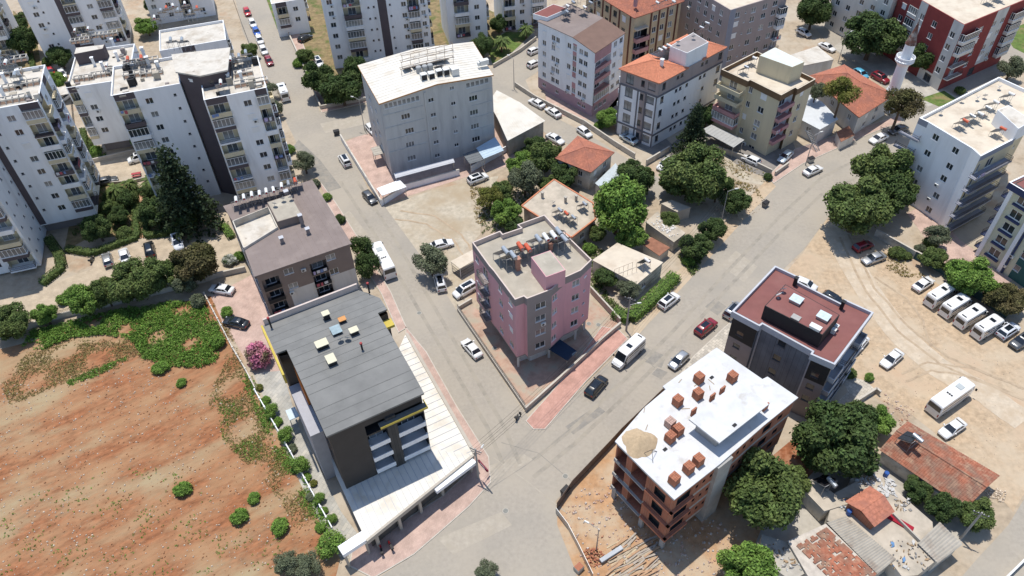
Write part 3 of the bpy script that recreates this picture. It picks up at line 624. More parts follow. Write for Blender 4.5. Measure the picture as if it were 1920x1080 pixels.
rf = g.obj('roof', m_membrane, b.root)
for w in (0.9, 2.4, 3.9, 6.8, 8.3, 9.8, 11.3, 12.8, 14.3, 15.8, 17.3, 18.8, 20.3, 21.8):
    x0, x1 = strip(w); a = MB(); a.hexa([b.L((*hp(x0+.05, w-.05), roof_z(w)+.0)), b.L((*hp(x1-.05, w-.05), roof_z(w))), b.L((*hp(x1-.05, w+.05), roof_z(w))), b.L((*hp(x0+.05, w+.05), roof_z(w)))], [b.L((*hp(x0+.05, w-.04), roof_z(w)+.018)), b.L((*hp(x1-.05, w-.04), roof_z(w)+.018)), b.L((*hp(x1-.05, w+.04), roof_z(w)+.018)), b.L((*hp(x0+.05, w+.04), roof_z(w)+.018))])
    a.obj('seam', M('membrane_seam', (0.155,0.155,0.148), .8, .08, .5), rf)
g = MB(); wv = lambda u, w, z: b.L((*hp(u, w), z))
g.hexa([wv(-1.7,D_,HE-.3), wv(W_-.2,D_,HE-.3), wv(W_-.2,D_+.3,HE-.3), wv(-1.7,D_+.3,HE-.3)], [wv(-1.7,D_,HE+1.3), wv(W_-.2,D_,HE+1.3), wv(W_-.2,D_+.3,HE+1.3), wv(-1.7,D_+.3,HE+1.3)]); g.obj('rear_parapet', [M('pale_coping', (0.56,0.47,0.42))], b.root)
g = MB(); g.hexa([wv(-2.3,12.6,HE-1.6), wv(-2.0,12.6,HE-1.6), wv(-2.0,D_,HE-1.6), wv(-2.3,D_,HE-1.6)], [wv(-2.3,12.6,HE+.35), wv(-2.0,12.6,HE+.35), wv(-2.0,D_,HE+.35), wv(-2.3,D_,HE+.35)]); g.obj('yellow_fascia', m_yellow, b.root)
g = MB(); g.hexa([wv(W_+.4,14.6,HE-1.4), wv(W_+2.1,14.6,HE-1.4), wv(W_+2.1,16.2,HE-1.4), wv(W_+.4,16.2,HE-1.4)], [wv(W_+.4,14.6,HE-.9), wv(W_+2.1,14.6,HE-.9), wv(W_+2.1,16.2,HE-.9), wv(W_+.4,16.2,HE-.9)]); g.obj('yellow_fascia', m_yellow, b.root)
# white side screen wall and orange panel on the left flank
g = MB(); g.hexa([wv(-1.95,5.8,0), wv(-.03,5.8,0), wv(-.03,16.1,0), wv(-1.95,16.1,0)], [wv(-1.95,5.8,12), wv(-.03,5.8,12), wv(-.03,16.1,12), wv(-1.95,16.1,12)]); g.obj('side_annex', M('lilac_grey_sheet', (0.36,0.36,0.39), .7, .08, .8), b.root)
for q_, z_ in (((548,775), 3.2), ((612,858), 3.0)):
    g = MB(); g.box(-.8, .8, -1.1, 1.1, -.12, 0); o = g.obj('door_canopy', M('pale_blue_sheet_2', (0.50,0.58,0.62), .5, .08, 1), b.root, b.L(S(*q_, z_)), math.atan2(v.y, v.x))
    for sy in (-1, 1): g = MB(); g.box(-.74, -.66, sy*.95-.04, sy*.95+.04, -z_, -.12); g.obj('post', m_metal, o)
g = MB(); g.hexa([wv(-.35,11.2,12), wv(-.02,11.2,12), wv(-.02,14.6,12), wv(-.35,14.6,12)], [wv(-.35,11.2,17.8), wv(-.02,11.2,17.8), wv(-.02,14.6,17.8), wv(-.35,14.6,17.8)]); g.obj('orange_panel', M('burnt_orange', (0.38,0.13,0.03), .7, .1, 1), b.root)
def vent(p, w, d, h, mat, top):
    q = b.L(S(p[0], p[1], HE+1.0)); g = MB(); g.box(-w/2, w/2, -d/2, d/2, -.6, h); g.box(-w/2-.12, w/2+.12, -d/2-.12, d/2+.12, h, h+.1, 1); return g.obj('roof_vent', [mat, top], b.root, q, math.atan2(v.y, v.x))
m_vt = M('cream_cap', (0.60, 0.56, 0.42), .8, .06, 2)
for p, w, d in ((k(265,150), .9, .8), (k(250,262), 1.6, 1.2), (k(285,320), 1.1, 1.5), (k(370,212), 1.1, .9)): vent(p, w, d, .9, m_shadeblk, m_vt)
vent(k(325,165), .9, .7, .5, m_shadeblk, M('rust_orange_cap', (0.55,0.27,0.10), .8, .1, 2)); vent(k(302,205), 1.3, 1.5, .5, m_shadeblk, M('skylight_glass', (0.30,0.38,0.40), .1, .2, 1, spec=.8))
for p in (k(55,180), k(424,50), k(400,275)):
    q = b.L(S(p[0], p[1], HE+.9)); g = MB(); g.tube((0,0,-.5), (0,0,1.5), .14, n=10, k=0); g.tube((0,0,1.5), (0,0,1.75), .22, .2, n=10, k=1); g.obj('flue', [m_shadeblk, M('flue_cap_red', (0.30,0.04,0.04), .5, .1, 2)], b.root, q)
dishes('the hotel roof', HE+1.0, [k(320,245), k(345,240)])
# podium with white sheet roof
PZ = 4.4
kk = lambda x, y: (480+x/3, 720+y/3)
podP = [S2(*q, PZ) for q in (kk(618,878), kk(1220,395), (760,627), (690,560))]
podP = [podP[0], podP[1], podP[2], hp(W_-1, 16), hp(1, 16), hp(-.6, 3)]
pr = thing('hotel_podium', 'white ribbed sheet roof over the single-storey shops below the dark hotel', 'shop building', (podP[0][0], podP[0][1], 0))
lp = [(q[0]-podP[0][0], q[1]-podP[0][1]) for q in podP]
g = MB(); slab(g, lp, PZ-.3, PZ); o = g.obj('roof', m_sheetw, pr)
# standing seams square to the front, clipped to the roof
def clip_line(poly, p, d):
    ts = []
    for i in range(len(poly)):
        a, c = poly[i-1], poly[i]; ex, ey = c[0]-a[0], c[1]-a[1]; den = d[0]*ey-d[1]*ex
        if abs(den) < 1e-9: continue
        t = ((a[0]-p[0])*ey-(a[1]-p[1])*ex)/den; s_ = ((a[0]-p[0])*d[1]-(a[1]-p[1])*d[0])/den
        if 0 <= s_ <= 1: ts.append(t)
    ts.sort(); return list(zip(ts[::2], ts[1::2]))
def seams(parent, poly, d, step, z, mat, w=.05, h=.05):
    nx, ny = -d[1], d[0]; pr_ = [p[0]*nx+p[1]*ny for p in poly]; t = min(pr_)+step*.5
    while t < max(pr_):
        for a, c in clip_line(poly, (nx*t, ny*t), d):
            if c-a > .3: g = MB(); g.bar((nx*t+d[0]*(a+.05), ny*t+d[1]*(a+.05), z+h/2), (nx*t+d[0]*(c-.05), ny*t+d[1]*(c-.05), z+h/2), w, h); g.obj('roof_seam', mat, parent)
        t += step
front_poly = [lp[0], lp[1], (hp(W_,0)[0]-podP[0][0], hp(W_,0)[1]-podP[0][1]), (hp(0,0)[0]-podP[0][0], hp(0,0)[1]-podP[0][1])]
seams(o, front_poly, (n_.x, n_.y), .95, PZ, m_lgrey, .07, .06)
sd = Vector((lp[2][0]-lp[1][0], lp[2][1]-lp[1][1])).normalized()
side_poly = [(hp(W_,0)[0]-podP[0][0], hp(W_,0)[1]-podP[0][1]), lp[1], lp[2], lp[3]]
seams(o, side_poly, (v.x, v.y), 1.25, PZ, m_lgrey, .07, .06)
g = MB(); I_ = inset(lp, .7); 
for i in (0, 1): slab(g, [I_[i], I_[i+1], (I_[i+1][0]+n_.x*.2, I_[i+1][1]+n_.y*.2), (I_[i][0]+n_.x*.2, I_[i][1]+n_.y*.2)], 0, PZ-.3)
slab(g, inset(lp, 2.6), 0, PZ-.31); g.obj('shop_wall', M('podium_wall', (0.10,0.09,0.08), .85, .1, 1), pr)
g = MB(); a, c = Vector((*lp[0], 0)), Vector((*lp[1], 0)); e = (c-a).normalized(); o_ = Vector((e.y, -e.x, 0))
def beam(mb, p, q, w, z0, z1, off=0.0):
    p = Vector((p[0], p[1], 0)); q = Vector((q[0], q[1], 0)); d = (q-p).normalized(); s_ = Vector((d.y, -d.x, 0)); p = p+s_*off; q = q+s_*off
    mb.hexa([p+Vector((0,0,z0)), p+s_*w+Vector((0,0,z0)), q+s_*w+Vector((0,0,z0)), q+Vector((0,0,z0))][::1], [p+Vector((0,0,z1)), p+s_*w+Vector((0,0,z1)), q+s_*w+Vector((0,0,z1)), q+Vector((0,0,z1))])
m_fas = M('beige_fascia', (0.42, 0.38, 0.32), .8, .08, 1)
g = MB(); beam(g, a, c, .35, PZ-.75, PZ+.12, .01); beam(g, c, Vector((*lp[2],0)), .5, PZ-.75, PZ+.2, .01); g.obj('fascia', m_fas, pr)
for t in (.08, .28, .47, .68, .97): p = a.lerp(c, t)-o_*.1; g = MB(); g.box(-.22, .22, -.22, .22, 0, PZ-.31); g.obj('column', m_fas, pr, (p.x, p.y, 0), math.atan2(e.y, e.x))
ca = [kk(1010,598), kk(1232,432)]; q0, q1 = (Vector((*S2(*q, PZ-.2), 0))-Vector((*podP[0], 0)) for q in ca)
g = MB(); beam(g, q0, q1, 1.2, PZ-.9, PZ-.2, -.9); g.obj('entrance_canopy', m_white, pr)
q0, q1 = (Vector((*S2(*q, PZ-.2), 0))-Vector((*podP[0], 0)) for q in (kk(490,965), kk(628,875)))
g = MB(); beam(g, q0, q1, 1.6, PZ-.9, PZ-.1, -1.6); g.obj('side_canopy', m_white, pr)
for t in (.08, .92): p = q0.lerp(q1, t); g = MB(); g.box(-.15, .15, .1, .4, 0, PZ-.9); g.obj('column', m_fas, pr, (p.x, p.y, 0), math.atan2(e.y, e.x))
# ---- red-brick block under construction
k = lambda x, y: (1140+x/2.572, 640+y/2.572)
H = 15.0
cP = [S2(*k(x, y), H) for x, y in ((320,752),(537,582),(748,397),(905,270),(770,178),(745,190),(525,38),(275,218),(290,232),(180,325),(45,482),(197,635))]
m_brick = brick_mat('hollow_brick', (0.37, 0.145, 0.085), (0.31, 0.115, 0.07), (0.30, 0.20, 0.15), .4, .2, .012)
m_rc = M('raw_concrete', (0.36, 0.35, 0.33), .9, .15, .8, (0.28,0.27,0.26), .4, .5, .7)
m_screed = M('white_screed', (0.58, 0.585, 0.59), .85, .06, .7, (0.50,0.495,0.485), .3, .5, .7, col3=(0.45,0.43,0.40), scale3=.5, lo3=.58, hi3=.74)
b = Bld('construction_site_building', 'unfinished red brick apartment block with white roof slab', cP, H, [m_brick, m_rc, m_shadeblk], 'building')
lev = [0.0, 3.6, 7.2, 10.8, 14.4]
for z in lev[1:4]:
    A_, d_, L0 = b.fr(0)
    b.opening(0, L0*.10, L0*.40, z+.9, z+2.7, .35, 2)  # black jambs and backs paint shade into the unglazed openings
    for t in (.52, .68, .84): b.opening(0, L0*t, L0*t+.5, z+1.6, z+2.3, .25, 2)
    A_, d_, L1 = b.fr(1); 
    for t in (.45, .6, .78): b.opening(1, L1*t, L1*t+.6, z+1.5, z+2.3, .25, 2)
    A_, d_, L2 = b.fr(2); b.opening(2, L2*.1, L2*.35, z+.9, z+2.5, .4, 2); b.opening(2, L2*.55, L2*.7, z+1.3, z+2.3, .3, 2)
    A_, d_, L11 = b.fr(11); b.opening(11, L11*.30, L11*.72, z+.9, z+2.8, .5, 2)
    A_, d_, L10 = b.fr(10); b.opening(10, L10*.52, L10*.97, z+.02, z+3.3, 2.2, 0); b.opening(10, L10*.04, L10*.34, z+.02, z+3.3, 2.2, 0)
b.walls(3.2, 14.75, lambda i, u, z: 1 if any(abs(z-q) < .3 for q in lev) else 0, cz=[q+e_ for q in lev for e_ in (-.3, .3)])
b.W.k = 0; b.finish()
for z in lev[1:4]:                                            # slab edges and balcony slabs
    A_, d_, L10 = b.fr(10)
    g = MB(); g.box(.1, L10*.98, -.35, -.004, -.2, 0); g.box(.1, L10*.2, -.35, -.2, 0, .5); b.put('balcony_slab', g.mesh('balcony_slab', m_rc), 10, 0, z)
    A_, d_, L11 = b.fr(11); g = MB(); g.box(.15, L11+.5, -.5, -.004, -.12, .28); b.put('ledge', g.mesh('ledge', m_brick), 11, 0, z+.35)
    A_, d_, L0 = b.fr(0); g = MB(); g.box(-.45, L0*.47, -.45, -.004, -.12, .28); b.put('ledge', g.mesh('ledge', m_brick), 0, 0, z+.35)
g = MB(); slab(g, inset(b.P, -.25), 14.752, 15.0); g.obj('roof_slab', m_screed, b.root)
g = MB(); slab(g, inset(b.P, .25), 3.0, 3.19); g.obj('first_floor_slab', m_rc, b.root)
g = MB(); slab(g, inset(b.P, 2.2), 0, 2.99); g.obj('ground_floor', m_brick, b.root)
for i in (0, 1, 2, 3, 6, 10, 11): c = inset(b.P, .45)[i]; g = MB(); g.box(-.25, .25, -.35, .35, 0, 2.99); g.obj('column', m_rc, b.root, (c[0], c[1], 0), .65)
A_, d_, L1 = b.fr(0); g = MB(); g.box(L1*.92, L1+2.2, -.55, 1.0, 0, 14.7); b.put('concrete_shaft', g.mesh('concrete_shaft', m_rc), 0, 0, 0)
up = [S2(*k(x, y), 17.6) for x, y in ((390,375),(537,490),(776,303),(630,192))]
cb = up
g_ = b.prism('upper_slab', up, 17.35, 17.6, m_screed); cin = inset(ccw(up), .8)
b.prism('stair_core', cin, 15.0, 17.345, m_rc)
for q in ((410,352), (500,282), (548,248), (756,330)):
    p = b.L(S(*k(*q), 15.0)); g = MB(); g.box(-.5, .5, -.12, .12, .004, 1.3); g.obj('brick_upstand', m_brick, b.root, p, .65)
brk = []
m_brickclay = M('brick_clay', (0.35, 0.14, 0.082), .9, .25, 3, (0.33,0.13,0.075), .8)
m_brickpale = M('brick_clay_pale', (0.44, 0.30, 0.25), .9, .2, 3)
def brick_stack(p, label, rz, nx=4, ny=4, nz=5, mat=None, mats2=None):
    t = thing('brick_stack', label, 'brick stack', S(p[0], p[1], 15.0)+Vector((0,0,.012)), rz, 'brick stacks on the unfinished roof')
    g = MB(); g.box(-.6, .6, -.6, .6, 0, .1); g.obj('pallet', M('pallet_wood', (0.35,0.27,0.18), .9, .2, 2), t)
    g = MB(); R_ = random.Random(int(p[0]))
    for z in range(nz):
        for x in range(nx):
            for y in range(ny): e_ = R_.uniform(-.012, .012); w = 1.2/nx; d = 1.2/ny; g.box(-.6+w*x+.012, -.6+w*(x+1)-.012, -.6+d*y+.01+e_, -.6+d*(y+1)-.01+e_, .102+.24*z, .102+.24*(z+1)-.012)
    o = g.obj('bricks', mat or m_brickclay, t); o['kind'] = 'stuff'; return t
for i, (q, lab) in enumerate((((595,180),'square stack of red hollow bricks at the far end of the unfinished roof'), ((435,185),'red brick stack near the street edge at the far end of the white roof'), ((430,262),'red brick stack beside the upper slab of the unfinished roof'), ((333,295),'red brick stack halfway along the street edge of the unfinished roof'), ((297,398),'pale brick stack with holes facing up on the unfinished roof'), ((335,435),'red brick stack behind the one beside the sand heap'), ((297,470),'red brick stack closest to the sand heap on the white roof'), ((432,580),'red brick stack beside the concrete stair shaft'), ((385,618),'middle of the three red brick stacks near the roof front corner'), ((316,672),'red brick stack closest to the front corner of the unfinished roof'))):
    brick_stack(k(q[0], q[1]+8), lab, .62+random.uniform(-.08, .08), nz=6 if i != 4 else 5, mat=m_brickpale if i == 4 else None)
sp = thing('sand_heap', 'round heap of yellow sand on the white roof slab', 'sand heap', S(*k(152,490), 15.012))
g = MB(); R_ = random.Random(3); n = 28
rings = [(2.35,.0),(2.0,.28),(1.55,.62),(1.0,1.05),(.45,1.4),(.05,1.55)]
for j, (r, z) in enumerate(rings):
    for i in range(n): q = r*(1+R_.uniform(-.05,.05)+.08*math.sin(3*i*6.283/n+1)+.05*math.sin(5*i*6.283/n)); g.v.append((q*math.cos(2*math.pi*i/n), q*math.sin(2*math.pi*i/n), z+(R_.uniform(-.04,.04) if 0 < j < 5 else 0)))
for j in range(len(rings)-1):
    for i in range(n): g.f.append((j*n+i, j*n+(i+1)%n, (j+1)*n+(i+1)%n, (j+1)*n+i)); g.mi.append(0)
g.obj('heap', M('yellow_sand', (0.46, 0.345, 0.22), .95, .15, 2, bump=.8, bscale=6), sp, smooth=True)
hf = thing('hoist_frame', 'thin steel hoist tripod on the front edge of the unfinished roof', 'hoist', S(*k(205,560), 15.0)); g = MB()
for q in ((-1.0,.6),(1.0,.9),(.2,-.9)): g.bar((q[0], q[1], 0), (0,0,1.9), .05)
g.bar((-1,.6,.05),(1,.9,.05),.05); g.obj('frame', m_dkmetal, hf)
for q in ((275,522),(610,405),(500,175)): g = MB(); g.box(-.3,.3,-.2,.2,.004,.12); g.obj('roof_vent', m_shadeblk, b.root, b.L(S(*k(*q), 15.0 if q[0] != 610 else 17.6)), .65)
R_ = random.Random(9)
for i in range(14):
    q = (R_.uniform(150,620), R_.uniform(150,620))
    if not (330 < q[0]+q[1]*.55 < 640): continue
    g = MB(); g.box(-R_.uniform(.3,.9), R_.uniform(.3,.9), -.06, .06, .004, .05); g.obj('loose_batten', M('batten', (0.36,0.29,0.21), .9, .2, 2), b.root, b.L(S(*k(*q), 15.0)), R_.uniform(0,3))
# ---- charcoal block with brick-red roof
k = lambda x, y: (1330+x/3.484, 490+y/3.484)
H = 14.8
rP = [S2(*k(x, y), H) for x, y in ((165,325),(325,410),(345,396),(690,585),(680,603),(812,660),(1055,335),(890,260),(868,288),(572,138),(575,106),(435,40))]
m_clad = brick_mat('slate_cladding', (0.16,0.172,0.195), (0.148,0.16,0.182), (0.10,0.108,0.12), 1.6, .6, .02)
b = Bld('apartment_building', 'charcoal clad apartment block with brick-red flat roof beside the dirt car park', rP, H, [m_taupe, m_clad, m_shadeblk, m_lgrey]); b.laundry = False
A_, d_, L2 = b.fr(2)
b.list_wins(2, [k(473,540), k(440,632), k(408,720)], 1.3, 1.3, 1, m_darkframe, shut=False)
for z in (3.2, 6.2, 9.2): 
    b.win(4, 1.3, z+1.4, 1.2, 1.3, 1, m_darkframe, shut=False); b.win(0, 1.8, z+1.4, 1.2, 1.0, 1, m_darkframe, shut=False)
A_, d_, L5 = b.fr(5)
for z in (.6, 3.6, 6.6, 9.8):
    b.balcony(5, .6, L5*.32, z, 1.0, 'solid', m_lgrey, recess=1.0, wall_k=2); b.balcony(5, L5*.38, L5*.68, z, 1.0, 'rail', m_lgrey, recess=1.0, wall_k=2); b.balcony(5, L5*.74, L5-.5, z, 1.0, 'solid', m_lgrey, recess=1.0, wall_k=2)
b.walls(0, H, lambda i, u, z: 3 if z > 13.4 else (1 if i in (1, 2, 3) else (2 if z > 9 and i in (0, 4) else 0)), cz=(13.4, 9.0)); b.finish()
for i, u in ((2, .12), (2, L2-.12)): g = MB(); g.box(-.12, .12, -.14, -.004, 0, 13.4); b.put('white_pilaster', g.mesh('white_pilaster', m_lgrey), i, u, 0)
b.flat_roof(m_redmem, .55, m_lgrey, .3, over=.35, fascia=1.2)
bx = [S2(*k(x, y), 17.2) for x, y in ((362,290),(740,482),(852,350),(497,150))]
o = b.prism('roof_penthouse', bx, 14.25, 17.2, m_shadeblk, m_redmem)
def on_roof(p, z, w, d, h, mat, name, top=None):
    q = b.L(S(p[0], p[1], z)); g = MB(); g.box(-w/2, w/2, -d/2, d/2, 0, h-.05); g.box(-w/2-.08, w/2+.08, -d/2-.08, d/2+.08, h-.05, h+.05, 1); A, d2, _ = b.fr(0); return g.obj(name, [mat, top or mat], b.root, q, math.atan2(d2[1], d2[0]))
m_sky = M('skylight_pale', (0.52, 0.60, 0.62), .25, .15, 2, spec=.6)
for p in (k(565,262), k(742,372)): on_roof(p, 17.21, 1.7, 1.5, .6, m_metal, 'skylight', m_sky)
on_roof(k(690,440), 17.21, 1.6, .8, .5, m_acw, 'condenser'); on_roof(k(565,370), 17.21, 1.2, .9, .15, m_rc, 'hatch')
for p in (k(800,465), k(815,440)): on_roof(p, 14.3, .9, .5, .9, m_acw, 'condenser')
for p in (k(555,155), k(860,310)): on_roof(p, 14.3, .5, .5, 1.7, m_shadeblk, 'flue')
dishes('the brick-red roof', 17.2, [k(450,240), k(478,205)])
# ---- brown-roofed block behind the hotel
k = lambda x, y: (410+x/3.857, 320+y/3.857)
H = 11.0
P8 = [S2(*k(x, y), H) for x, y in ((270,760),(945,530),(670,82),(50,265))]
b = Bld('apartment_building', 'taupe three-storey apartment block with brown felt roof behind the hotel', P8, H, [m_brown, m_offwhite, m_shadeblk])
A_, d_, L0 = b.fr(0); A_, d_, L3 = b.fr(3)
b.list_wins(0, [k(505,728), k(540,832), k(810,625), k(835,728)], 1.7, 1.35, 2, shut=False); b.ac(0, k(612,715), k(530,880), k(588,970))
for t in (.02, .53):
    for q, s_ in ((.6, 'rail'), (3.7, 'solid'), (6.9, 'solid')): b.balcony(0, L0*t+.2, L0*(t+.19), q, .25, 'solid', m_shadeblk, recess=1.4, wall_k=0, ph=.7)
for q in (.6, 3.7, 6.9): 
    for t in (.1, .45, .75): b.win(3, L3*t, q+1.4, 1.2, 1.3)
    b.balcony(3, L3-4, L3-.5, q, .2, 'rail', m_white, recess=1.2, wall_k=0)
for q in (3.8, 6.9):
    for t in (.2, .5, .8): b.win(1, b.fr(1)[2]*t, q+1.4, 1.3, 1.3)
b.walls(0, H, lambda i, u, z: 1 if z < 4.9 and (i != 0 or u > L0*.27) else 0, cz=(4.9,)); b.cu[0].append(L0*.27); b.finish()
notch = [b.L(S(*k(*q), H)) for q in ((190,578),(110,385),(365,282),(432,428))]
e4 = [(p[0], p[1]) for p in inset(b.P, -.35)]
rp = [e4[0], e4[1], e4[2], e4[3], (notch[1].x, notch[1].y), (notch[2].x, notch[2].y), (notch[3].x, notch[3].y), (notch[0].x, notch[0].y)]
g = MB(); slab(g, rp, H-.05, H+.22); rf = g.obj('roof', m_roofbrown, b.root)
dd = Vector((e4[2][0]-e4[1][0], e4[2][1]-e4[1][1])).normalized()
seams(rf, rp, (dd.x, dd.y), 1.05, H+.22, m_roofbrown, .05, .03)
q4 = [(notch[0].x, notch[0].y), (notch[3].x, notch[3].y), (notch[2].x, notch[2].y), (notch[1].x, notch[1].y)]
g = MB(); tri_fill(g, ccw(q4), H-.7); g.obj('terrace_floor', m_roofw, b.root)
g = MB()
for i in range(4):
    a, c = q4[i], q4[(i+1) % 4]; beam(g, a, c, .18, H-.75, H+.75, -.09)
g.obj('terrace_wall', m_roofw, b.root)
b.prism('stair_head', [S2(*k(*q), H+1.9) for q in ((350,228),(425,370),(602,318),(520,172))], H, H+1.9, m_brown, m_roofconc)
for q in ((462,520),(650,455)): chimney(b, k(*q), H+.2, 1.1, .6, m_taupe, m_lgrey)
chimney(b, k(605,390), H+.2, 2.2, .6, m_taupe, m_lgrey); chimney(b, k(505,215), H+.2, 2.2, .7, m_taupe, m_lgrey)
heaters('the brown felt roof', H+.2, [k(150,265), k(205,248), k(262,230), k(318,222), k(365,205), k(415,195), k(475,165), k(522,150), k(570,130)], ['white','white','white','white','white','white','white','grey','red'], .3)
dishes('the brown-roofed block', H+1.95, [k(408,262), k(470,225), k(527,215)])
# ---- grey block with white ribbed gable roof
k = lambda x, y: (660+x/3.373, 70+y/3.373)
H = 18.9
P7 = [S2(*k(x, y), H) for x, y in ((180,415),(880,238),(757,38),(50,183))]
b = Bld('apartment_building', 'plain grey six-storey block with white ribbed metal roof and rooftop cooling units', P7, H, [m_grey, m_offwhite, m_shadeblk])
A_, d_, L0 = b.fr(0); A_, d_, L3 = b.fr(3)
b.list_wins(0, [k(340,500), k(365,590), k(368,677), k(378,763), k(767,385), k(772,475), k(778,562), k(785,643)], 2.0, 1.3, 3, shut=False)
b.list_wins(0, [k(500,397), k(515,490), k(522,578), k(533,663), k(540,747)], 1.3, .95, 2, shut=False)
b.list_wins(0, [k(632,322), k(641,418), k(649,507), k(657,596), k(662,680)], 1.1, .85, 2, shut=False)
for u0, u1 in ((.6, L0*.34), (L0*.76, L0-.6)):
    n = max(4, round((u1-u0)/1.05))
    for i in range(n): b.win(0, u0+(u1-u0)*(i+.5)/n, H-1.1, (u1-u0)/n-.12, 1.25, 1, shut=False, g=1)
for z in (4.3, 7.4, 10.5, 13.6):
    for t in (.3, .6): b.win(3, L3*t, z, 1.5, 1.3)
b.walls(0, H+.0, lambda i, u, z: 0); b.W.k = 0
e = [Vector((p[0], p[1], H)) for p in b.P]; r0 = (e[0]+e[1])/2+Vector((0,0,1.15)); r1 = (e[2]+e[3])/2+Vector((0,0,1.15))
b.W.face([e[0], e[1], r0]); b.W.face([e[2], e[3], r1]); b.finish()
for zz in (15.6, 12.4, 9.3, 6.2):
    g = MB(); g.box(.1, L0*.36, -.1, -.004, 0, .22); b.put('ledge', g.mesh('ledge', m_grey), 0, 0, zz); g = MB(); g.box(L0*.8, L0-.1, -.1, -.004, 0, .22); b.put('ledge', g.mesh('ledge', m_grey), 0, 0, zz)
g = MB(); g.box(-.2, .2, -.3, -.004, 0, H); b.put('flue_duct', g.mesh('flue_duct', m_grey), 0, L0*.385, 0)
g = MB(); g.box(-.22, .22, -.35, -.004, 0, H-1); b.put('flue_duct', g.mesh('flue_duct', m_offwhite), 1, .8, 0)
E4 = [Vector((p[0], p[1], H)) for p in inset(b.P, -.4)]; R0 = (E4[0]+E4[1])/2+Vector((0,0,1.2)); R1 = (E4[2]+E4[3])/2+Vector((0,0,1.2))
g = MB(); up = Vector((0,0,.14)); 
for q in ((E4[3], E4[0], R0, R1), (E4[1], E4[2], R1, R0)): g.hexa([p+Vector((0,0,.012)) for p in q], [p+up for p in q])
rf = g.obj('roof', m_sheetw, b.root)
for q in ((E4[3], E4[0], R0, R1), (E4[1], E4[2], R1, R0)):
    n = 16
    for i in range(1, n): t = i/n; a, c = q[0].lerp(q[1], t)+up, q[3].lerp(q[2], t)+up; g = MB(); g.bar(a+Vector((0,0,.02)), c+Vector((0,0,.02)), .07, .05); g.obj('roof_seam', m_sheetw, rf)
g = MB(); 
for a, c in ((E4[3], E4[0]), (E4[0], R0), (R0, E4[1]), (E4[1], E4[2])): g.bar(a, c, .12, .24)
g.obj('orange_eave_trim', M('orange_trim', (0.42,0.20,0.06), .7, .15, 1.5), b.root)
fz = H+1.0
def gobj(name, p, z, fn, mats):
    q = b.L(S(p[0], p[1], z)); A, d2, _ = b.fr(0); g = MB(); fn(g); return g.obj(name, mats, b.root, q, math.atan2(d2[1], d2[0]))
for x, y in ((455,270), (503,262), (552,245), (596,238)): gobj('cooling_unit', k(x, y), fz, lambda g: (g.box(-.65, .65, -.6, .6, .15, 1.55, 0), g.box(-.6, .6, -.62, -.6, .25, 1.4, 1)), [m_acw, m_shadeblk])
for x, y in ((425,225), (463,218), (497,210)): gobj('water_tank', k(x, y), fz, lambda g: g.lathe([(.62,0),(.62,1.4),(.5,1.55),(.05,1.6)], 16), M('grey_tank', (0.33,0.34,0.34), .6, .1, 1))
gobj('white_tank', k(650,232), fz, lambda g: g.box(-.8, .8, -.8, .8, 0, 1.5), m_acw)
for i, (x, y) in enumerate(((350,205),(410,190),(455,180),(505,170),(545,160),(585,152),(550,195))): gobj('solar_panel', k(x, y), fz+.2, lambda g: g.hexa([(-.95,-.7,.6),(.95,-.7,.6),(.95,.9,.0),(-.95,.9,.0)], [(-.95,-.66,.7),(.95,-.66,.7),(.95,.94,.1),(-.95,.94,.1)]), m_panel)
for y in (110, 150, 195): gobj('pipe_rack', k(480, y), fz+.1, lambda g: (g.bar((-6.2,0,1.2),(6.2,0,1.2),.09), g.bar((-6.2,.9,1.2),(6.2,.9,1.2),.06), [g.bar((x,0,-.3),(x,0,1.2),.07) for x in (-6,-4,-2,0,2,4,6)], [g.bar((x,0,1.2),(x,.9,1.2),.06) for x in (-6,-3,0,3,6)]), M('rusty_steel', (0.24,0.17,0.12), .7, .3, 2))
gobj('condenser', k(835,170), fz, lambda g: (g.box(-1,1,-.5,.5,0,1.1), g.box(-1.5,-1.1,-.4,.4,0,.8)), m_acw)
# lean-to roof, side canopies
def canopy(b, pts, z, mat, name='canopy', t=.12, posts=True, drop=0.0):
    P = ccw([S2(*q, z) for q in pts]); Q = [b.L((*p, 0)) for p in P]; g = MB(); slab(g, [(q.x, q.y) for q in Q], z-t, z); o = g.obj(name, mat, b.root)
    dq = Vector((Q[1].x-Q[0].x, Q[1].y-Q[0].y)).normalized(); seams(o, [(q.x, q.y) for q in Q], (dq.x, dq.y), .9, z, mat, .05, .04)
    if posts:
        for q in inset([(q.x, q.y) for q in Q], .25): g = MB(); g.box(-.06, .06, -.06, .06, 0, z-t-.004); g.obj('post', m_metal, o, (q[0], q[1], 0))
    return o
canopy(b, (k(265,860), k(640,765), k(650,790), k(275,890)), 3.6, m_lgrey); canopy(b, (k(700,740), k(790,705), k(830,775), k(745,800)), 3.4, M('dark_sheet', (0.13,0.14,0.15), .6, .1, 1)); canopy(b, (k(785,700), k(905,630), k(960,715), k(832,768)), 3.4, M('blue_grey_sheet', (0.42,0.52,0.60), .5, .08, 1))
canopy(b, (k(155,955), k(300,900), k(345,945), k(190,1000)), 2.8, m_white, 'shed_roof'); canopy(b, (k(118,700), k(185,680), k(212,730), k(140,748)), 3.0, m_conc, 'shed_roof')
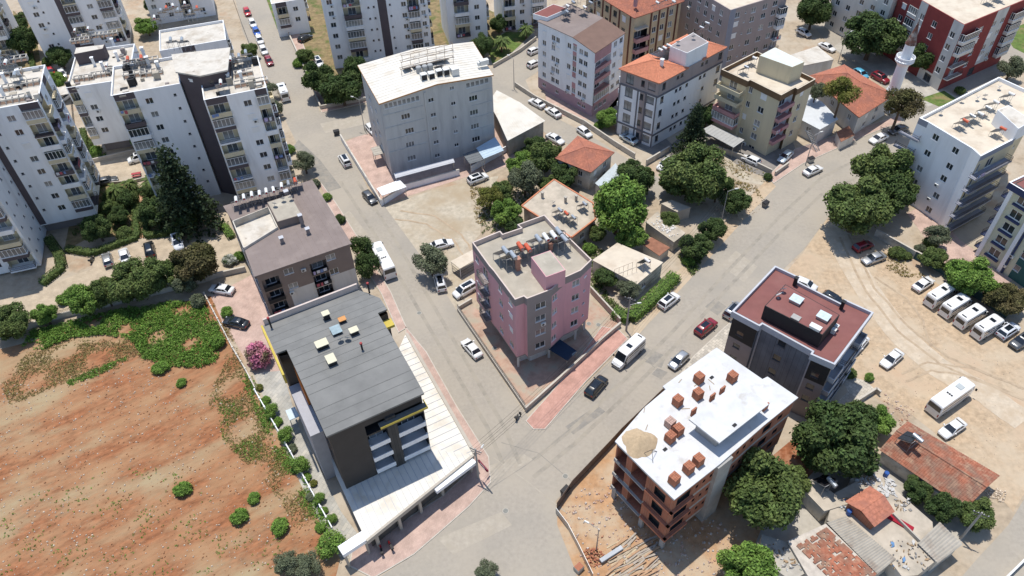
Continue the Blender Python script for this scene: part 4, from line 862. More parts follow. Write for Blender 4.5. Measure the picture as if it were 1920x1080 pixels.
# ---- white block with clay-tile roof and grey trim
k = lambda x, y: (1140+x/4.32, 40+y/4.32)
H = 16.9
F = S2(*k(415,497), H); Lc = S2(*k(105,385), H); R_ = S2(*k(948,212), H)
b = Bld('apartment_building', 'white block with dark grey window trim and orange clay-tile roof', para(Lc, F, R_), H, [m_white, m_mauve, m_trimgrey])
A_, d_, L0 = b.fr(0); A_, d_, L1 = b.fr(1)
rowsR = [k(455,525), k(437,635), k(422,742), k(408,845), k(393,948)]
for q in rowsR: u, z = b.uz(1, *q); b.win(1, u, z, 1.1, 1.7, 1, m_darkframe, shut=False)
zz = [b.uz(1, *q)[1] for q in rowsR]
b.wins(1, [k(568,453), k(602,433), k(648,448), k(765,343), k(800,325)], [z+.35 for z in zz], .85, .85, 1, m_darkframe, skip=((2,0),))
b.wins(1, [L1-1.3], zz[:4], 1.3, 1.7, 1, m_darkframe)
for q in zz: 
    b.win(0, L0*.26, q-.1, 2.0, 2.3, 2, m_darkframe, shut=False, g=1); b.win(0, L0*.83, q, 1.9, 1.8, 1, m_darkframe, g=1, shut=False); b.win(0, L0*.60, q, .9, 1.5, 1, m_darkframe, shut=False)
b.walls(0, H, lambda i, u, z: 1 if z > 13.3 and i in (0, 1) or (i == 0 and L0*.5 < u < L0*.7) else 0, cz=(13.3,)); 
b.finish()
for i, L_ in ((0, L0), (1, L1)):
    for z in (13.3, 3.3):
        g = MB(); g.box(-.12, L_+.0, -.13, -.004, -.2, .2); b.put('trim_band', g.mesh('trim_band', m_trimgrey), i, 0, z)
for i, u in ((0, L0*.5), (0, L0*.71), (0, L0-.14), (0, .14)): g = MB(); g.box(-.14, .14, -.16, -.004, 0, 13.08); b.put('trim_post', g.mesh('trim_post', m_trimgrey), i, u, 0)
for z in (3.4, 6.7, 10.0, 13.2): b.balcony(3, b.fr(3)[2]-6, b.fr(3)[2]-1, z, 1.2, 'solid', m_white)
t0 = .40; P = b.P; lerp = lambda a, c, t: (a[0]+(c[0]-a[0])*t, a[1]+(c[1]-a[1])*t)
hip_roof(b, [P[0], P[1], lerp(P[1], P[2], t0), lerp(P[0], P[3], t0)], H, 1.9, m_tile_or, .35)
hip_roof(b, [lerp(P[0], P[3], .66), lerp(P[1], P[2], .66), P[2], P[3]], H, 1.8, m_tile_or, .3)
bx = [S2(*k(*q), 20.6) for q in ((503,200),(640,257),(815,168),(690,90))]
b.prism('stair_head', bx, H-.5, 20.6, m_white, M('grey_deck', (0.27,0.24,0.235), .85, .1, .6))
chimney(b, k(432,370), H+1.0, 1.7, .6)
heaters('the orange-tiled block', H+1.2, [k(400,290), k(435,275), k(465,255)], ['white'], .65, .8); heaters('the far orange hip', H+1.2, [k(730,110), k(775,75)], ['grey'], .65, .8)
dishes('the orange-tiled block', 20.6, [k(565,195), k(690,150)])
# ---- white block with brown metal roof
k = lambda x, y: (980+x/4.697, y/4.697)
Lc, F, R_ = S2(1009,163), S2(1109,218.5), S2(1161,180)
H = 16.8
b = Bld('apartment_building', 'white and rose six-storey block with brown sheet roof and many small windows', para(Lc, F, R_), H, [m_white, m_pinktrim, m_shadeblk, M('lilac_render', (0.42,0.30,0.34), .9, .08, .6)])
A_, d_, L0 = b.fr(0); A_, d_, L1 = b.fr(1)
zs = [4.4, 7.3, 10.2, 13.1, 15.6]
b.wins(0, [k(190,400), k(270,440), k(310,365), k(410,405), k(460,430), k(515,455), k(557,480)], zs, 1.25, 1.35, 2, ac=.12)
b.wins(0, [k(190,400), k(310,365), k(515,455), k(557,480)], [1.6], 1.2, .9, 2)
b.wins(1, [L1*.70, L1*.90], zs[:4]+[15.7], 1.3, 1.35, 2, ac=.15); b.wins(1, [L1*.15, L1*.3, L1*.45], [1.7], 1.3, 1.1, 3)
for q, st in ((3.0, 'glazed'), (5.9, 'rail'), (8.8, 'solid'), (11.7, 'solid')): b.balcony(1, .35, L1*.56, q, .25, st, m_pinktrim, recess=1.5, wall_k=0, ph=.8)
b.walls(0, H, lambda i, u, z: 3 if z < 2.9 else (1 if (i == 1 and u < L1*.58 and z > 14.3) or (i == 0 and (L0*.2 < u < L0*.25 or L0*.66 < u < L0*.71)) else 0), cz=(2.9, 14.3)); b.cu[0] += [L0*.2, L0*.25, L0*.66, L0*.71]; b.cu[1] += [L1*.58]; b.finish()
P = b.P; E4 = [Vector((p[0], p[1], H)) for p in inset(P, -.2)]; m0 = E4[0].lerp(E4[1], .62)+Vector((0,0,1.5)); m1 = E4[3].lerp(E4[2], .62)+Vector((0,0,1.5))
g = MB(); q = (E4[0]+Vector((0,0,1.2)), m0, m1, E4[3]+Vector((0,0,1.2))); g.hexa([p-Vector((0,0,.15)) for p in q], q); g.obj('terrace_roof', m_roofbrown, b.root)
q = (m0, E4[1]+Vector((0,0,.3)), E4[2]+Vector((0,0,.3)), m1); g = MB(); g.hexa([p-Vector((0,0,.15)) for p in q], q); g.obj('roof', M('rust_brown_sheet', (0.17,0.105,0.08), .7, .12, .5), b.root)
g = MB(); w_ = [Vector((p[0], p[1], H)) for p in P]; 
for i in range(4):
    a, c = w_[i], w_[(i+1) % 4]; za = (.95, .05, .05, .95)[i]; zc = (.05, .05, .95, .95)[i]
    if i in (0, 2): mid = a.lerp(c, .62 if i == 0 else .38); g.face([a, c, c+Vector((0,0,zc)), mid+Vector((0,0,1.25)), a+Vector((0,0,za))])
    else: g.face([a, c, c+Vector((0,0,zc)), a+Vector((0,0,za))])
g.obj('gable_wall', m_white, b.root)
bx = [S2(*k(*q), 19.0) for q in ((90,122),(215,155),(400,75),(270,35))]; b.prism('roof_room', bx, H+.9, 19.0, m_white, M('maroon_sheet', (0.20,0.07,0.06), .7, .1, .5))
heaters('the brown-sheet roof', H+1.45, [k(375,170), k(380,120), k(430,85), k(470,40), k(530,130), k(580,90), k(640,60)], ['grey','white','grey'], .55, .85)
# ---- beige block with brown stripes and clay tiles
Lc, F, R_ = S2(1100,-22,16.5), S2(1190,32,16.5), S2(1278,2,16.5)
H = 16.5
b = Bld('apartment_building', 'beige block with dark brown vertical stripes and clay-tile roof', para(Lc, F, R_), H, [m_beige, M('chocolate_stripe', (0.13,0.055,0.04), .85, .1, .6), m_pinktrim, m_shadeblk])
A_, d_, L0 = b.fr(0); A_, d_, L1 = b.fr(1); zs = [2.2, 5.2, 8.2, 11.2, 14.4]
b.wins(0, [L0*t for t in (.12, .28, .45, .62, .8)], zs, 1.4, 1.6, 2, m_darkframe); b.wins(1, [L1*.45, L1*.62, L1*.8], zs, 1.3, 1.5, 2)
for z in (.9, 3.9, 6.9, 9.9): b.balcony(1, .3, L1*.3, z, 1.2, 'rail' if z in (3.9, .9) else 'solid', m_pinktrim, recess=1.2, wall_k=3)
st0 = [L0*t for t in (.2, .365, .53, .71, .93)]; st1 = [L1*t for t in (.36, .53, .71, .92)]
b.walls(0, H); b.finish()
for i, ss in ((0, st0), (1, st1)):
    for u in ss: g = MB(); g.box(-.25, .25, -.12, -.004, 0, H-.1); b.put('stripe', g.mesh('stripe', b.mats[1]), i, u, 0)
hip_roof(b, b.P, H, 3.0, m_tile, .5)
g = MB(); A_, d_, l = b.fr(1); g.box(-1.9, 1.9, -1.3, 1.5, 0, .3); b.put('balcony_roof', g.mesh('balcony_roof', m_roofcream), 1, 2.0, 13.2)
chimney(b, (1191, 12), H+1.5, 2.0, .7, m_pinktrim)
heaters('the beige striped block', H+1.5, [(1228,18), (1243,12), (1258,16)], ['white'], .55, .8)
# ---- mauve-grey long block at the top
Lc, F, R_ = S2(1262,-45,18.5), S2(1370,19,18.5), S2(1478,-14,18.5)
H = 18.5
b = Bld('apartment_building', 'mauve-grey apartment block with sand-coloured flat roof above the orange tiles', para(Lc, F, R_), H, [m_mauve, m_bluegrey, m_shadeblk])
A_, d_, L0 = b.fr(0); A_, d_, L1 = b.fr(1); zs = [1.8, 4.9, 8.0, 11.1, 14.2, 16.6]
k = lambda x, y: (1270+x/3.273, y/3.273)
b.wins(0, [L0*t for t in (.35, .5, .62, .74, .87)], zs, 1.2, 1.4, 2, ac=.08); b.wins(1, [L1*.14, L1*.42, L1*.62, L1*.8], zs, 1.5, 1.4, 2); b.wins(1, [L1*.28], zs, .5, .5, 1)
for z in (.5, 3.6, 6.7, 9.8, 12.9): b.balcony(1, L1*.86, L1-.2, z, 1.3, 'rail' if z < 7 else 'glazed', m_white)
b.walls(0, H, lambda i, u, z: 1 if i == 1 and u < 1.4 else 0); b.cu[1].append(1.4); b.finish(); b.flat_roof(m_roofcream, .4, m_mauve, .25)
# ---- cream block with brown roof band
k = lambda x, y: (1270+x/3.273, y/3.273)
H = 16.0
Pq = [S2(*k(x, y), H) for x, y in ((282,425),(432,492),(446,484),(636,578),(724,530),(738,540),(838,484),(490,320))]
b = Bld('apartment_building', 'cream five-storey block with dark brown roof band and rooftop room', Pq, H, [m_cream, m_dkbrown, m_pinktrim, m_white])
b.list_wins(2, [k(530,595), k(510,675), k(488,755), k(468,835), k(452,910)], 1.6, 1.5, 2); b.list_wins(2, [k(450,552), k(432,638), k(410,715), k(392,798)], 1.0, 1.4, 2)
b.list_wins(5, [k(765,572), k(743,655), k(722,730), k(697,815)], 1.2, 1.4, 2)
l0, l3 = b.fr(0)[2], b.fr(3)[2]
for z in (4.0, 6.9, 9.8, 12.5):
    b.balcony(0, .2, l0-.2, z, 1.9, 'solid' if z > 5 else 'glazed', m_pinktrim if z < 9 else m_cream, ph=.8); b.balcony(3, .15, l3-.1, z-.6, 1.0, 'solid', m_pinktrim, ph=.7, recess=.9, wall_k=3)
b.ac(2, k(478,790), k(415,880))
b.walls(0, H, lambda i, u, z: 1 if z > 14.6 or (i == 4) else 0, cz=(14.6,)); b.finish(); b.mats.append(m_dkbrown); b.flat_roof(m_roofcream, 1.0, m_roofcream, .25, over=.3, fascia=1.5)
bx = [S2(*k(*q), 19.2) for q in ((505,340),(705,412),(780,380),(600,290))]; b.prism('rooftop_room', bx, 15, 19.2, m_cream, M('pale_blue_sheet', (0.58,0.66,0.70), .5, .05, 1))
heaters('the cream block roof', 15.0, [k(400,455), k(450,400)], ['grey','white'], .6, .8)
canopy(b, (k(145,798), k(210,765), k(412,858), k(345,905)), 3.3, M('grey_awning_sheet', (0.36,0.36,0.35), .7, .08, 1), 'awning')
# ---- white block with navy parapet on the right
k = lambda x, y: (1680+x/2.7, 130+y/2.7)
H = 18.3
Pq = [S2(*k(x, y), H) for x, y in ((118,245),(165,268),(388,402),(430,440),(605,350),(668,292),(668,105),(520,38))]
b = Bld('apartment_building', 'white five-storey block with blue-grey parapet and cream roof on the right', Pq, H, [m_white, m_bluegrey, m_cream])
b.list_wins(1, [k(200,345), k(158,425), k(118,503), k(92,568), k(55,632), k(300,412), k(270,492), k(240,553), k(202,640), k(165,710)], 1.4, 1.35, 2, shut=None); b.ac(1, k(208,585), k(170,655))
l3 = b.fr(3)[2]; l0 = b.fr(0)[2]
for z in (1.2, 4.4, 7.6, 10.8, 14.0): 
    b.balcony(3, -1.0, l3-.3, z, 1.5, 'rail', m_bluegrey); b.balcony(0, -2.5, l0-.2, z, .9, 'rail', m_bluegrey, door=False)
    b.win(4, 2.2, z+1.4, .7, .8, 1); b.win(3, 1.2, z+1.1, .9, 2.0, 1)
b.walls(0, H, lambda i, u, z: (1 if z > 17.0 and i in (0, 3) else (2 if i in (4, 3) else 0)), cz=(17.0,)); b.finish(); b.flat_roof(m_roofcream, .7, m_white, .3)
b.prism('stair_head', [S2(*k(*q), 20.8) for q in ((515,205),(620,300),(690,260),(572,182))], 17.6, 20.8, m_white, m_roofw)
heaters('the cream right-hand roof', 17.6, [k(315,300), k(350,275), k(390,265), k(430,235), k(470,205), k(500,340), k(545,165)], ['red','grey','white','grey','white','red','white'], .5, .85)
dishes('the cream right-hand roof', 17.6, [k(225,232), k(330,170), k(410,160), k(445,150), k(520,105)])
# ---- lime and teal block at the right edge
A = S2(1829,477); B_ = S2(1960,567)
v2 = Vector((B_[0]-A[0], B_[1]-A[1])).normalized(); n2 = Vector((-v2.y, v2.x))
H = 17.6; Wd = 17.0; Dp = 11.0
b = Bld('apartment_building', 'pale lime and dark teal block with navy trim at the right edge', [A, (A[0]+v2.x*Wd, A[1]+v2.y*Wd), (A[0]+v2.x*Wd+n2.x*Dp, A[1]+v2.y*Wd+n2.y*Dp), (A[0]+n2.x*Dp, A[1]+n2.y*Dp)], H, [m_lime, m_teal, m_navy, m_white])
for z in (1.9, 5.0, 8.1, 11.2, 14.3):
    b.win(0, 2.9, z+.9, 2.2, 1.7, 2, shut=False); b.win(0, 7.8, z+.8, 1.2, 1.3, 1); b.win(0, 11.5, z+.8, 2.0, 1.5, 2); b.win(0, 15, z+.8, 1.2, 1.3, 1)
    g = MB(); g.box(-1.4, 1.4, -.45, -.004, -.35, 0); b.put('planter_ledge', g.mesh('planter_ledge', m_navy), 0, 2.9, z-.1)
    b.balcony(3, Dp-4.6, Dp-.3, z-.5, 1.2, 'rail', m_navy)
    b.win(3, 2.5, z+.8, 1.3, 1.4)
b.ac(0, (1898,480), (1884,497))
b.walls(0, H, lambda i, u, z: 1 if i == 0 and u > 5.8 else 0); b.cu[0].append(5.8); b.finish()
for u in (.35, 5.3): g = MB(); g.box(-.35, .35, -.4, -.004, 0, H-1.4); b.put('white_pilaster', g.mesh('white_pilaster', m_white), 0, u, 0)
g = MB(); g.box(-.15, .15, -.3, -.004, 0, H-1.4); b.put('navy_pilaster', g.mesh('navy_pilaster', m_navy), 0, 5.95, 0)
b.mats.append(m_navy); b.flat_roof(m_redmem, .3, m_white, .25, over=.7, fascia=1.3)
# ---- brick-red block top right
k = lambda x, y: (1480+x/3.6, y/3.6)
Lc, F, R_ = S2(1650,98), S2(1757,170), S2(1872,118)
H = 17.5
b = Bld('apartment_building', 'brick-red apartment block with pale bays behind the minaret', para(Lc, F, R_), H, [m_redwall, m_grey, m_shadeblk, m_offwhite])
A_, d_, L0 = b.fr(0); A_, d_, L1 = b.fr(1); zs = [4.7, 7.8, 10.9, 14.0, 16.2]
b.wins(0, [L0*.12, L0*.42, L0*.62, L0*.9], zs[:4], 1.4, 1.5, 2); b.wins(1, [L1*.34, L1*.55, L1*.68], zs[:4], 1.5, 1.4, 2, ac=.1)
b.win(1, L1*.5, 1.5, 2.4, 2.2, 2, m_darkframe); b.win(0, L0*.8, 1.5, 2.2, 2.0, 2, m_darkframe)
for z in (3.4, 6.5, 9.6, 12.7):
    b.balcony(1, .2, L1*.24, z, 1.3, 'rail' if z in (3.4, 6.5) else 'glazed', m_offwhite); b.balcony(1, L1*.8, L1-.3, z, 1.1, 'glazed', m_offwhite); b.balcony(0, L0*.2, L0*.34, z, .2, 'glazed', m_offwhite, recess=1.0, wall_k=2)
b.walls(0, H, lambda i, u, z: 3 if z < 3 and i == 0 and u > L0*.7 else (1 if z > 3 and ((i == 0 and (L0*.36 < u < L0*.5 or L0*.82 < u < L0)) or (i == 1 and L1*.5 < u < L1*.74)) else 0), cz=(3.0,)); b.cu[0] += [L0*.36, L0*.5, L0*.7, L0*.82]; b.cu[1] += [L1*.5, L1*.74]; b.finish(); b.flat_roof(m_roofcream, .5, m_redwall, .25)
heaters('the brick-red block', 17.0, [(1850,8), (1868,2)], ['grey'], .5)
# ---- off-white block beside the brick-red one
Lc, F, R_ = S2(1545,50), S2(1640,103), S2(1700,62)
H = 15.5
b = Bld('apartment_building', 'off-white block half hidden by street trees left of the brick-red block', para(Lc, F, R_), H, [m_offwhite, m_grey])
A_, d_, L0 = b.fr(0); A_, d_, L1 = b.fr(1)
b.wins(0, [L0*t for t in (.12, .32, .52, .72, .9)], [1.8, 4.9, 8.0, 11.1, 14], 1.4, 1.4, 2); b.wins(1, [L1*.25, L1*.6], [4.9, 8, 11.1, 14], 1.4, 1.4, 2)
b.walls(0, H); b.finish(); b.flat_roof(m_roofcream, .6, m_offwhite, .25)
# ================================================================== tall white blocks of the left compound
def tower(label, P, h, z0, front, bays, core=None, rows=8, fl=3.05, roofmat=None):
    """front: index of facade with bays [(u0,u1,kind)] in metres"""
    b = Bld('apartment_building', label, P, h, [m_white, m_brown_core, m_cream], z0=z0)
    for fi, lst in bays.items():
        l = b.fr(fi)[2]
        for (u0, u1, kind, w) in lst:
            u0 = u0 if u0 >= 0 else l+u0; u1 = u1 if u1 > 0 else l+u1
            for r in range(rows):
                z = h-1.0-fl*(r+1)
                if z < z0-.1: break
                if kind == 'win': b.win(fi, (u0+u1)/2, z+1.55, w, 1.3, 2)
                elif kind == 'tiny': b.win(fi, (u0+u1)/2, z+1.9, w, .5, 1, m_darkframe, shut=False)
                elif kind == 'bal':
                    st = b.rnd.choice(('glazed', 'solid', 'rail', 'glazed', 'solid')); b.balcony(fi, u0, u1, z+.1, w, st, m_brown_core if r % 3 == 1 else (m_white if r % 3 else m_cream), recess=1.1, wall_k=2, ph=.8)
                if kind == 'win' and b.rnd.random() < .3: b.put('air_conditioner', ac_mesh(), fi, (u0+u1)/2+.5, z+.5)
    def kf(i, u, z):
        for (u0, u1, kind, w) in bays.get(i, ()):
            if kind == 'core' and u0 <= u <= (u1 if u1 > 0 else 99): return 1
            if kind == 'bal' and (u0 if u0 >= 0 else b.fr(i)[2]+u0) <= u <= (u1 if u1 > 0 else b.fr(i)[2]+u1): return 1 if z > h-1.4 else 0
        return 0
    for i, lst in bays.items():
        for (u0, u1, kind, w) in lst: l = b.fr(i)[2]; b.cu[i] += [max(0, min(l, u0 if u0 >= 0 else l+u0)), max(0, min(l, u1 if u1 > 0 else l+u1))]
    b.walls(z0, h, kf, cz=(h-1.4,)); b.finish(); b.flat_roof(roofmat or m_roofw, .6, m_white, .22)
    if z0 > 0:
        g = MB(); slab(g, b.P, z0-.22, z0-.003); g.obj('overhang_slab', m_white, b.root)
        g = MB(); slab(g, inset(b.P, 1.6), 0, z0-.224); g.obj('ground_floor', m_taupe, b.root)
    return b
def rooftop_frames(b, z, pts, L_=5.0, d=1.1, rz=0.3, n=5):
    for p in pts:
        q = b.L(S(p[0], p[1], z)); g = MB()
        for i in range(n+1): g.box(-L_/2+L_*i/n-.08, -L_/2+L_*i/n+.08, -d/2, d/2, 0, .9)
        g.box(-L_/2-.1, L_/2+.1, -d/2-.1, -d/2, .75, .95); g.box(-L_/2-.1, L_/2+.1, d/2, d/2+.1, .75, .95); o = g.obj('pergola_wall', m_roofw, b.root, q, rz); g = MB(); g.box(-L_/2+.1, L_/2-.1, -d/2+.01, d/2-.01, .01, .06); g.obj('pergola_floor', M('brown_roof_tile', (0.16,0.11,0.085), .9, .2, 1.5), o)
Y = 17.0
# block with the dark stair core in the middle of the left group: wing, core, wing
kc = lambda x, y: (120+x/2.843, y/2.843)
c27 = S2(338, 156.5, 27.5); P = rect(c27, Y, 13.0, 12.0)
b = tower('tall white wing with tiny stair windows left of the brown core, behind the conifer', P, 27.5, 0.0, 0, {0: [(-2.2, -1.2, 'tiny', .5), (-7.4, -5.9, 'win', 1.4), (.4, 4.2, 'bal', .8)], 1: [(1, 2, 'tiny', .5), (4, 5.4, 'win', 1.3), (8, 9.4, 'win', 1.3)]})
heaters('the wing left of the brown core', 26.9, [kc(365,365), kc(435,358), kc(590,262), kc(650,262)], ['red','red','grey','grey'], .3); rooftop_frames(b, 26.9, [kc(380,405), kc(470,398), kc(450,335), kc(380,345)], 4.2, 1.2, math.radians(Y), 4)
dishes('the wing left of the brown core', 26.9, [kc(395,300), kc(425,290), kc(320,335)])
for q in ((455,350), (510,375), (430,300)): chimney(b, kc(*q), 26.9, 1.8, .55)
P = [c27, (c27[0]+4.5, c27[1]-.2), (c27[0]+7.5, c27[1]+4), (c27[0]+6, c27[1]+10.5), (c27[0]-1.5, c27[1]+8.5)]
P = [(c27[0]+.05, c27[1]+.6), (c27[0]+5.0, c27[1]-1.2), (c27[0]+9.5, c27[1]+.6), (c27[0]+8, c27[1]+9), (c27[0]-2.5, c27[1]+7)]
b = Bld('stair_tower', 'dark brown stair core with white sloping roof between two white wings', P, 29.6, [m_brown_core], 'stair tower')
b.win(0, 2.5, 28.2, .8, .7, 1, m_darkframe); b.win(1, 1.6, 28.0, .8, .8, 1, m_darkframe)
b.walls(0, 29.6); b.finish(); g = MB(); slab(g, inset(b.P, -.4), 29.6, 29.9); g.obj('roof', m_roofw, b.root)
bR = S2(*kc(1080,466), 27.5); P = rect(bR, Y+2, 11.9, 13.5)
b = tower('tall white wing with stacked balconies right of the brown core, facing the street', P, 27.5, 0.0, 0, {0: [(.25, 4.2, 'bal', .5), (6.9, 8.4, 'win', 1.5), (-2.4, -.2, 'bal', .5)], 1: [(1.0, 4.0, 'bal', .8), (6, 7.4, 'win', 1.4), (9.5, 11, 'win', 1.4)]})
heaters('the wing right of the brown core', 26.9, [kc(820,385), kc(905,365), kc(950,350), kc(985,330), kc(855,490)], ['grey','white','grey'], .3); rooftop_frames(b, 26.9, [kc(960,455), kc(1040,445), kc(880,340), kc(960,400)], 3.5, 1.2, math.radians(Y), 3)
for q in ((885,440), (810,440), (950,430)): chimney(b, kc(*q), 26.9, 1.8, .55)
# lower white wing to the left
aR = S2(*kc(345,420), 18.0); P = rect(aR, 13.5, 13.2, 17.0)
b = tower('lower white wing with brown roof room beside the compound lane', P, 18.0, 3.0, 0, {0: [(.2, 1.9, 'bal', .5), (2.9, 4.6, 'win', 1.5), (-3.9, -.4, 'bal', .6)], 3: [(1, 2.5, 'win', 1.2), (6, 7.4, 'win', 1.2)]}, rows=5)
b.prism('roof_room', [S2(*kc(*q), 20.4) for q in ((50,285),(205,255),(215,232),(60,250))], 17.4, 20.2, m_brown_core, m_roofw)
rooftop_frames(b, 17.4, [kc(90,225), kc(240,190), kc(110,425), kc(200,405), kc(150,200), kc(290,385)], 4.2, 1.2, math.radians(13), 4)
for q in ((165,350), (215,375), (270,250), (290,320), (320,395)): chimney(b, kc(*q), 17.4, 1.9, .5)
dishes('the lower white wing', 17.4, [kc(205,150), kc(270,140), kc(315,310)]); heaters('the lower white wing', 17.4, [kc(80,200), kc(150,190), kc(250,385)], ['white'], .25, .85)
# block on the left edge
c30 = S2(71, 190, 30.0); P = rect(c30, Y, 13.5, 14.5)
b = tower('tall white block with brown stair strip at the left edge of the view', P, 30.0, 3.0, 0, {0: [(-3.5, -.1, 'bal', .4), (-6.4, -4.9, 'win', 1.4), (-9.3, -8.6, 'tiny', .5), (0, 3.6, 'core', 0)], 1: [(.8, 4, 'bal', .8), (5, 6.4, 'win', 1.3), (8, 11, 'bal', .8), (12, 13.4, 'win', 1.3)]}, rows=9)
heaters('the left-edge tall block', 29.4, [(12,118), (24,135), (40,158)], ['grey','white'], .3); rooftop_frames(b, 29.4, [(18,168), (52,160), (25,190), (30,115), (20,140)], 4.5, 1.2, math.radians(Y), 4)
for q in ((12,155), (40,148), (8,180)): chimney(b, q, 29.4, 1.8, .5)
P = rect(S2(79, 500), Y, 16, 15)
b = tower('near white block with wide balconies cut by the left edge of the frame', P, 29.5, 0.6, 0, {0: [(-5.2, -.5, 'bal', 1.3), (-7.8, -6.4, 'win', 1.4)], 1: [(1.5, 2.2, 'tiny', .6), (5, 5.7, 'tiny', .6), (8.5, 9.2, 'tiny', .6), (12, 12.7, 'tiny', .6)]}, rows=9)
R_ = random.Random(77)
for o in [q for q in bpy.data.objects if q.get('category') == 'apartment building' and q.location.x < -45]:
    rf = [c for c in o.children if c.name.startswith('roof') and not c.name.startswith('roof_')]
    if not rf: continue
    xs = [w.co for w in rf[0].data.vertices]; zt = xs[0].z; cx = sum((w.x for w in xs))/len(xs); cy = sum((w.y for w in xs))/len(xs)
    for i in range(16):
        c = xs[R_.randrange(len(xs))]; t_ = R_.uniform(.15, .9); p = Vector((cx+(c.x-cx)*t_+R_.uniform(-1,1), cy+(c.y-cy)*t_+R_.uniform(-1,1), zt+.004)); g = MB(); w = R_.uniform(.25, .7); h_ = R_.choice((.15, .3, .6, 1.5)); g.box(-w, w, -w*.7, w*.7, 0, h_)
        g.obj(R_.choice(('roof_vent', 'roof_box', 'pipe_box')), R_.choice((m_roofconc, m_metal, m_taupe, m_roofw, m_shadeblk)), o, p, .3)
# blocks along the top edge
P = rect(S2(245, 90), Y, 22, 14); b = tower('white block with brown stripe and laundry balconies at the top left', P, 28.0, 0, 0, {0: [(2, 3.4, 'win', 1.4), (4.3, 4.9, 'tiny', .5), (8.4, 9.8, 'core', 0), (9.9, 13.2, 'bal', .5), (15.5, 17, 'win', 1.5), (-3.6, -.3, 'bal', .5)], 1: [(1, 4, 'bal', .8), (6, 7.4, 'win', 1.3)]})
P = rect(S2(40, 112), Y, 12, 12); b = tower('white block with balconies in the top left corner', P, 26.0, 0, 0, {0: [(-4, -.3, 'bal', .8), (-6.5, -5, 'win', 1.3)], 1: [(1, 3.5, 'bal', .8), (5, 6.4, 'win', 1.4)]})
P = rect(S2(424, 74, 17.0), Y, 15.5, 11); b = tower('lower white wing with a crowd of roof tanks at the top left', P, 17.0, 0, 0, {0: [(1, 2.4, 'win', 1.4), (5, 8, 'bal', .6), (10, 11.4, 'win', 1.4)], 1: [(1, 3, 'bal', .8), (5, 6.4, 'win', 1.4)]}, rows=5)
heaters('the lower top-left wing', 16.4, [(296,48), (308,35), (318,30), (330,26), (340,34), (352,22), (362,38), (375,30)], ['white','grey','red','white','grey'], .3)
P = rect(S2(405, 28), Y, 18, 11); b = tower('pale block behind the roof tanks at the top left', P, 20, 0, 0, {0: [(1, 2.5, 'win', 1.4), (5, 6.5, 'win', 1.4), (9, 12, 'bal', .6), (14, 15.5, 'win', 1.5)]}, rows=6)
P = rect(S2(812, 102), Y-4, 27, 13); b = tower('tall white block with brown strip behind the grey block', P, 30.0, 0, 0, {0: [(1.2, 2.6, 'win', 1.4), (5, 9.5, 'bal', 1.0), (11.2, 11.8, 'tiny', .5), (12.6, 13.2, 'tiny', .5), (14, 16.2, 'core', 0), (16.8, 17.4, 'tiny', .5), (20, 21.3, 'win', 1.3), (21.6, 24.6, 'bal', .8), (-2, -.7, 'win', 1.2)], 1: [(1, 3.5, 'bal', .8)]}, rows=9)
P = rect(S2(915, 76), Y-4, 11, 12); b = tower('white block with stacked balconies beside the palm lawn', P, 28.0, 0, 0, {0: [(2, 6, 'bal', 1.0), (7.6, 9, 'win', 1.4)], 1: [(1, 3.5, 'bal', .9), (6, 7.4, 'win', 1.4)]}, rows=8)
P = rect(S2(1025, 48), Y-4, 13, 11); b = tower('white balconied block behind the palms at the top edge', P, 26.0, 0, 0, {0: [(.4, 3.6, 'bal', .8), (5, 6.4, 'win', 1.4), (8.5, 12, 'bal', .8)]}, rows=8)
P = rect(S2(583, 60), Y, 9, 10); b = tower('low grey-white house with balconies behind the street fence', P, 10.0, 0, 0, {0: [(1, 4, 'bal', .8), (5.5, 7, 'win', 1.4)], 1: [(1, 4, 'bal', .8)]}, rows=3)
# ================================================================== low houses, sheds, walls
m_white_old = M('stained_whitewash', (0.55, 0.52, 0.46), .92, .15, .5, (0.33,0.29,0.24), .35, .5, .66)
m_dirtyroof = M('dusty_flat_roof', (0.46, 0.40, 0.32), .95, .15, .5, (0.34,0.30,0.24), .35, .48, .66)
m_corr = M('weathered_corrugated', (0.36, 0.33, 0.28), .8, .15, .8, (0.25,0.20,0.16), .5, .5, .7)
m_rust = M('rusty_sheet', (0.26, 0.12, 0.075), .85, .25, 1.2)
def house(label, pts, z, wall, name='house', cat='house', kf=None):
    P = ccw([S2(*q, z) for q in pts]); return Bld(name, label, P, z, [wall])
def flat_house(label, pts, z, wall, roof, t=.25, over=.15, wins=(), cat='house', name='house'):
    b = house(label, pts, z, wall, name); b.root['category'] = cat
    for i, u, zz, w, h in wins: b.win(i, b.fr(i)[2]*u, zz, w, h, 2)
    b.walls(0, z-t); b.finish(); g = MB(); slab(g, inset(b.P, -over), z-t+.004, z); g.obj('roof', roof, b.root); return b
def corrugated(mb, a, b_, c, d, pitch=.22, amp=.035):
    a, b_, c, d = map(Vector, (a, b_, c, d)); n = max(2, int((b_-a).length/pitch))*2; n0 = len(mb.v); up = Vector((0,0,1))
    for i in range(n+1):
        t = i/n; o = up*(amp if i % 2 else -amp); mb.v.append(tuple(a.lerp(b_, t)+o)); mb.v.append(tuple(d.lerp(c, t)+o))
    for i in range(n): mb.f.append((n0+2*i, n0+2*i+2, n0+2*i+3, n0+2*i+1)); mb.mi.append(mb.k)
kv = lambda x, y: (880+x/3.374, 240+y/3.374)
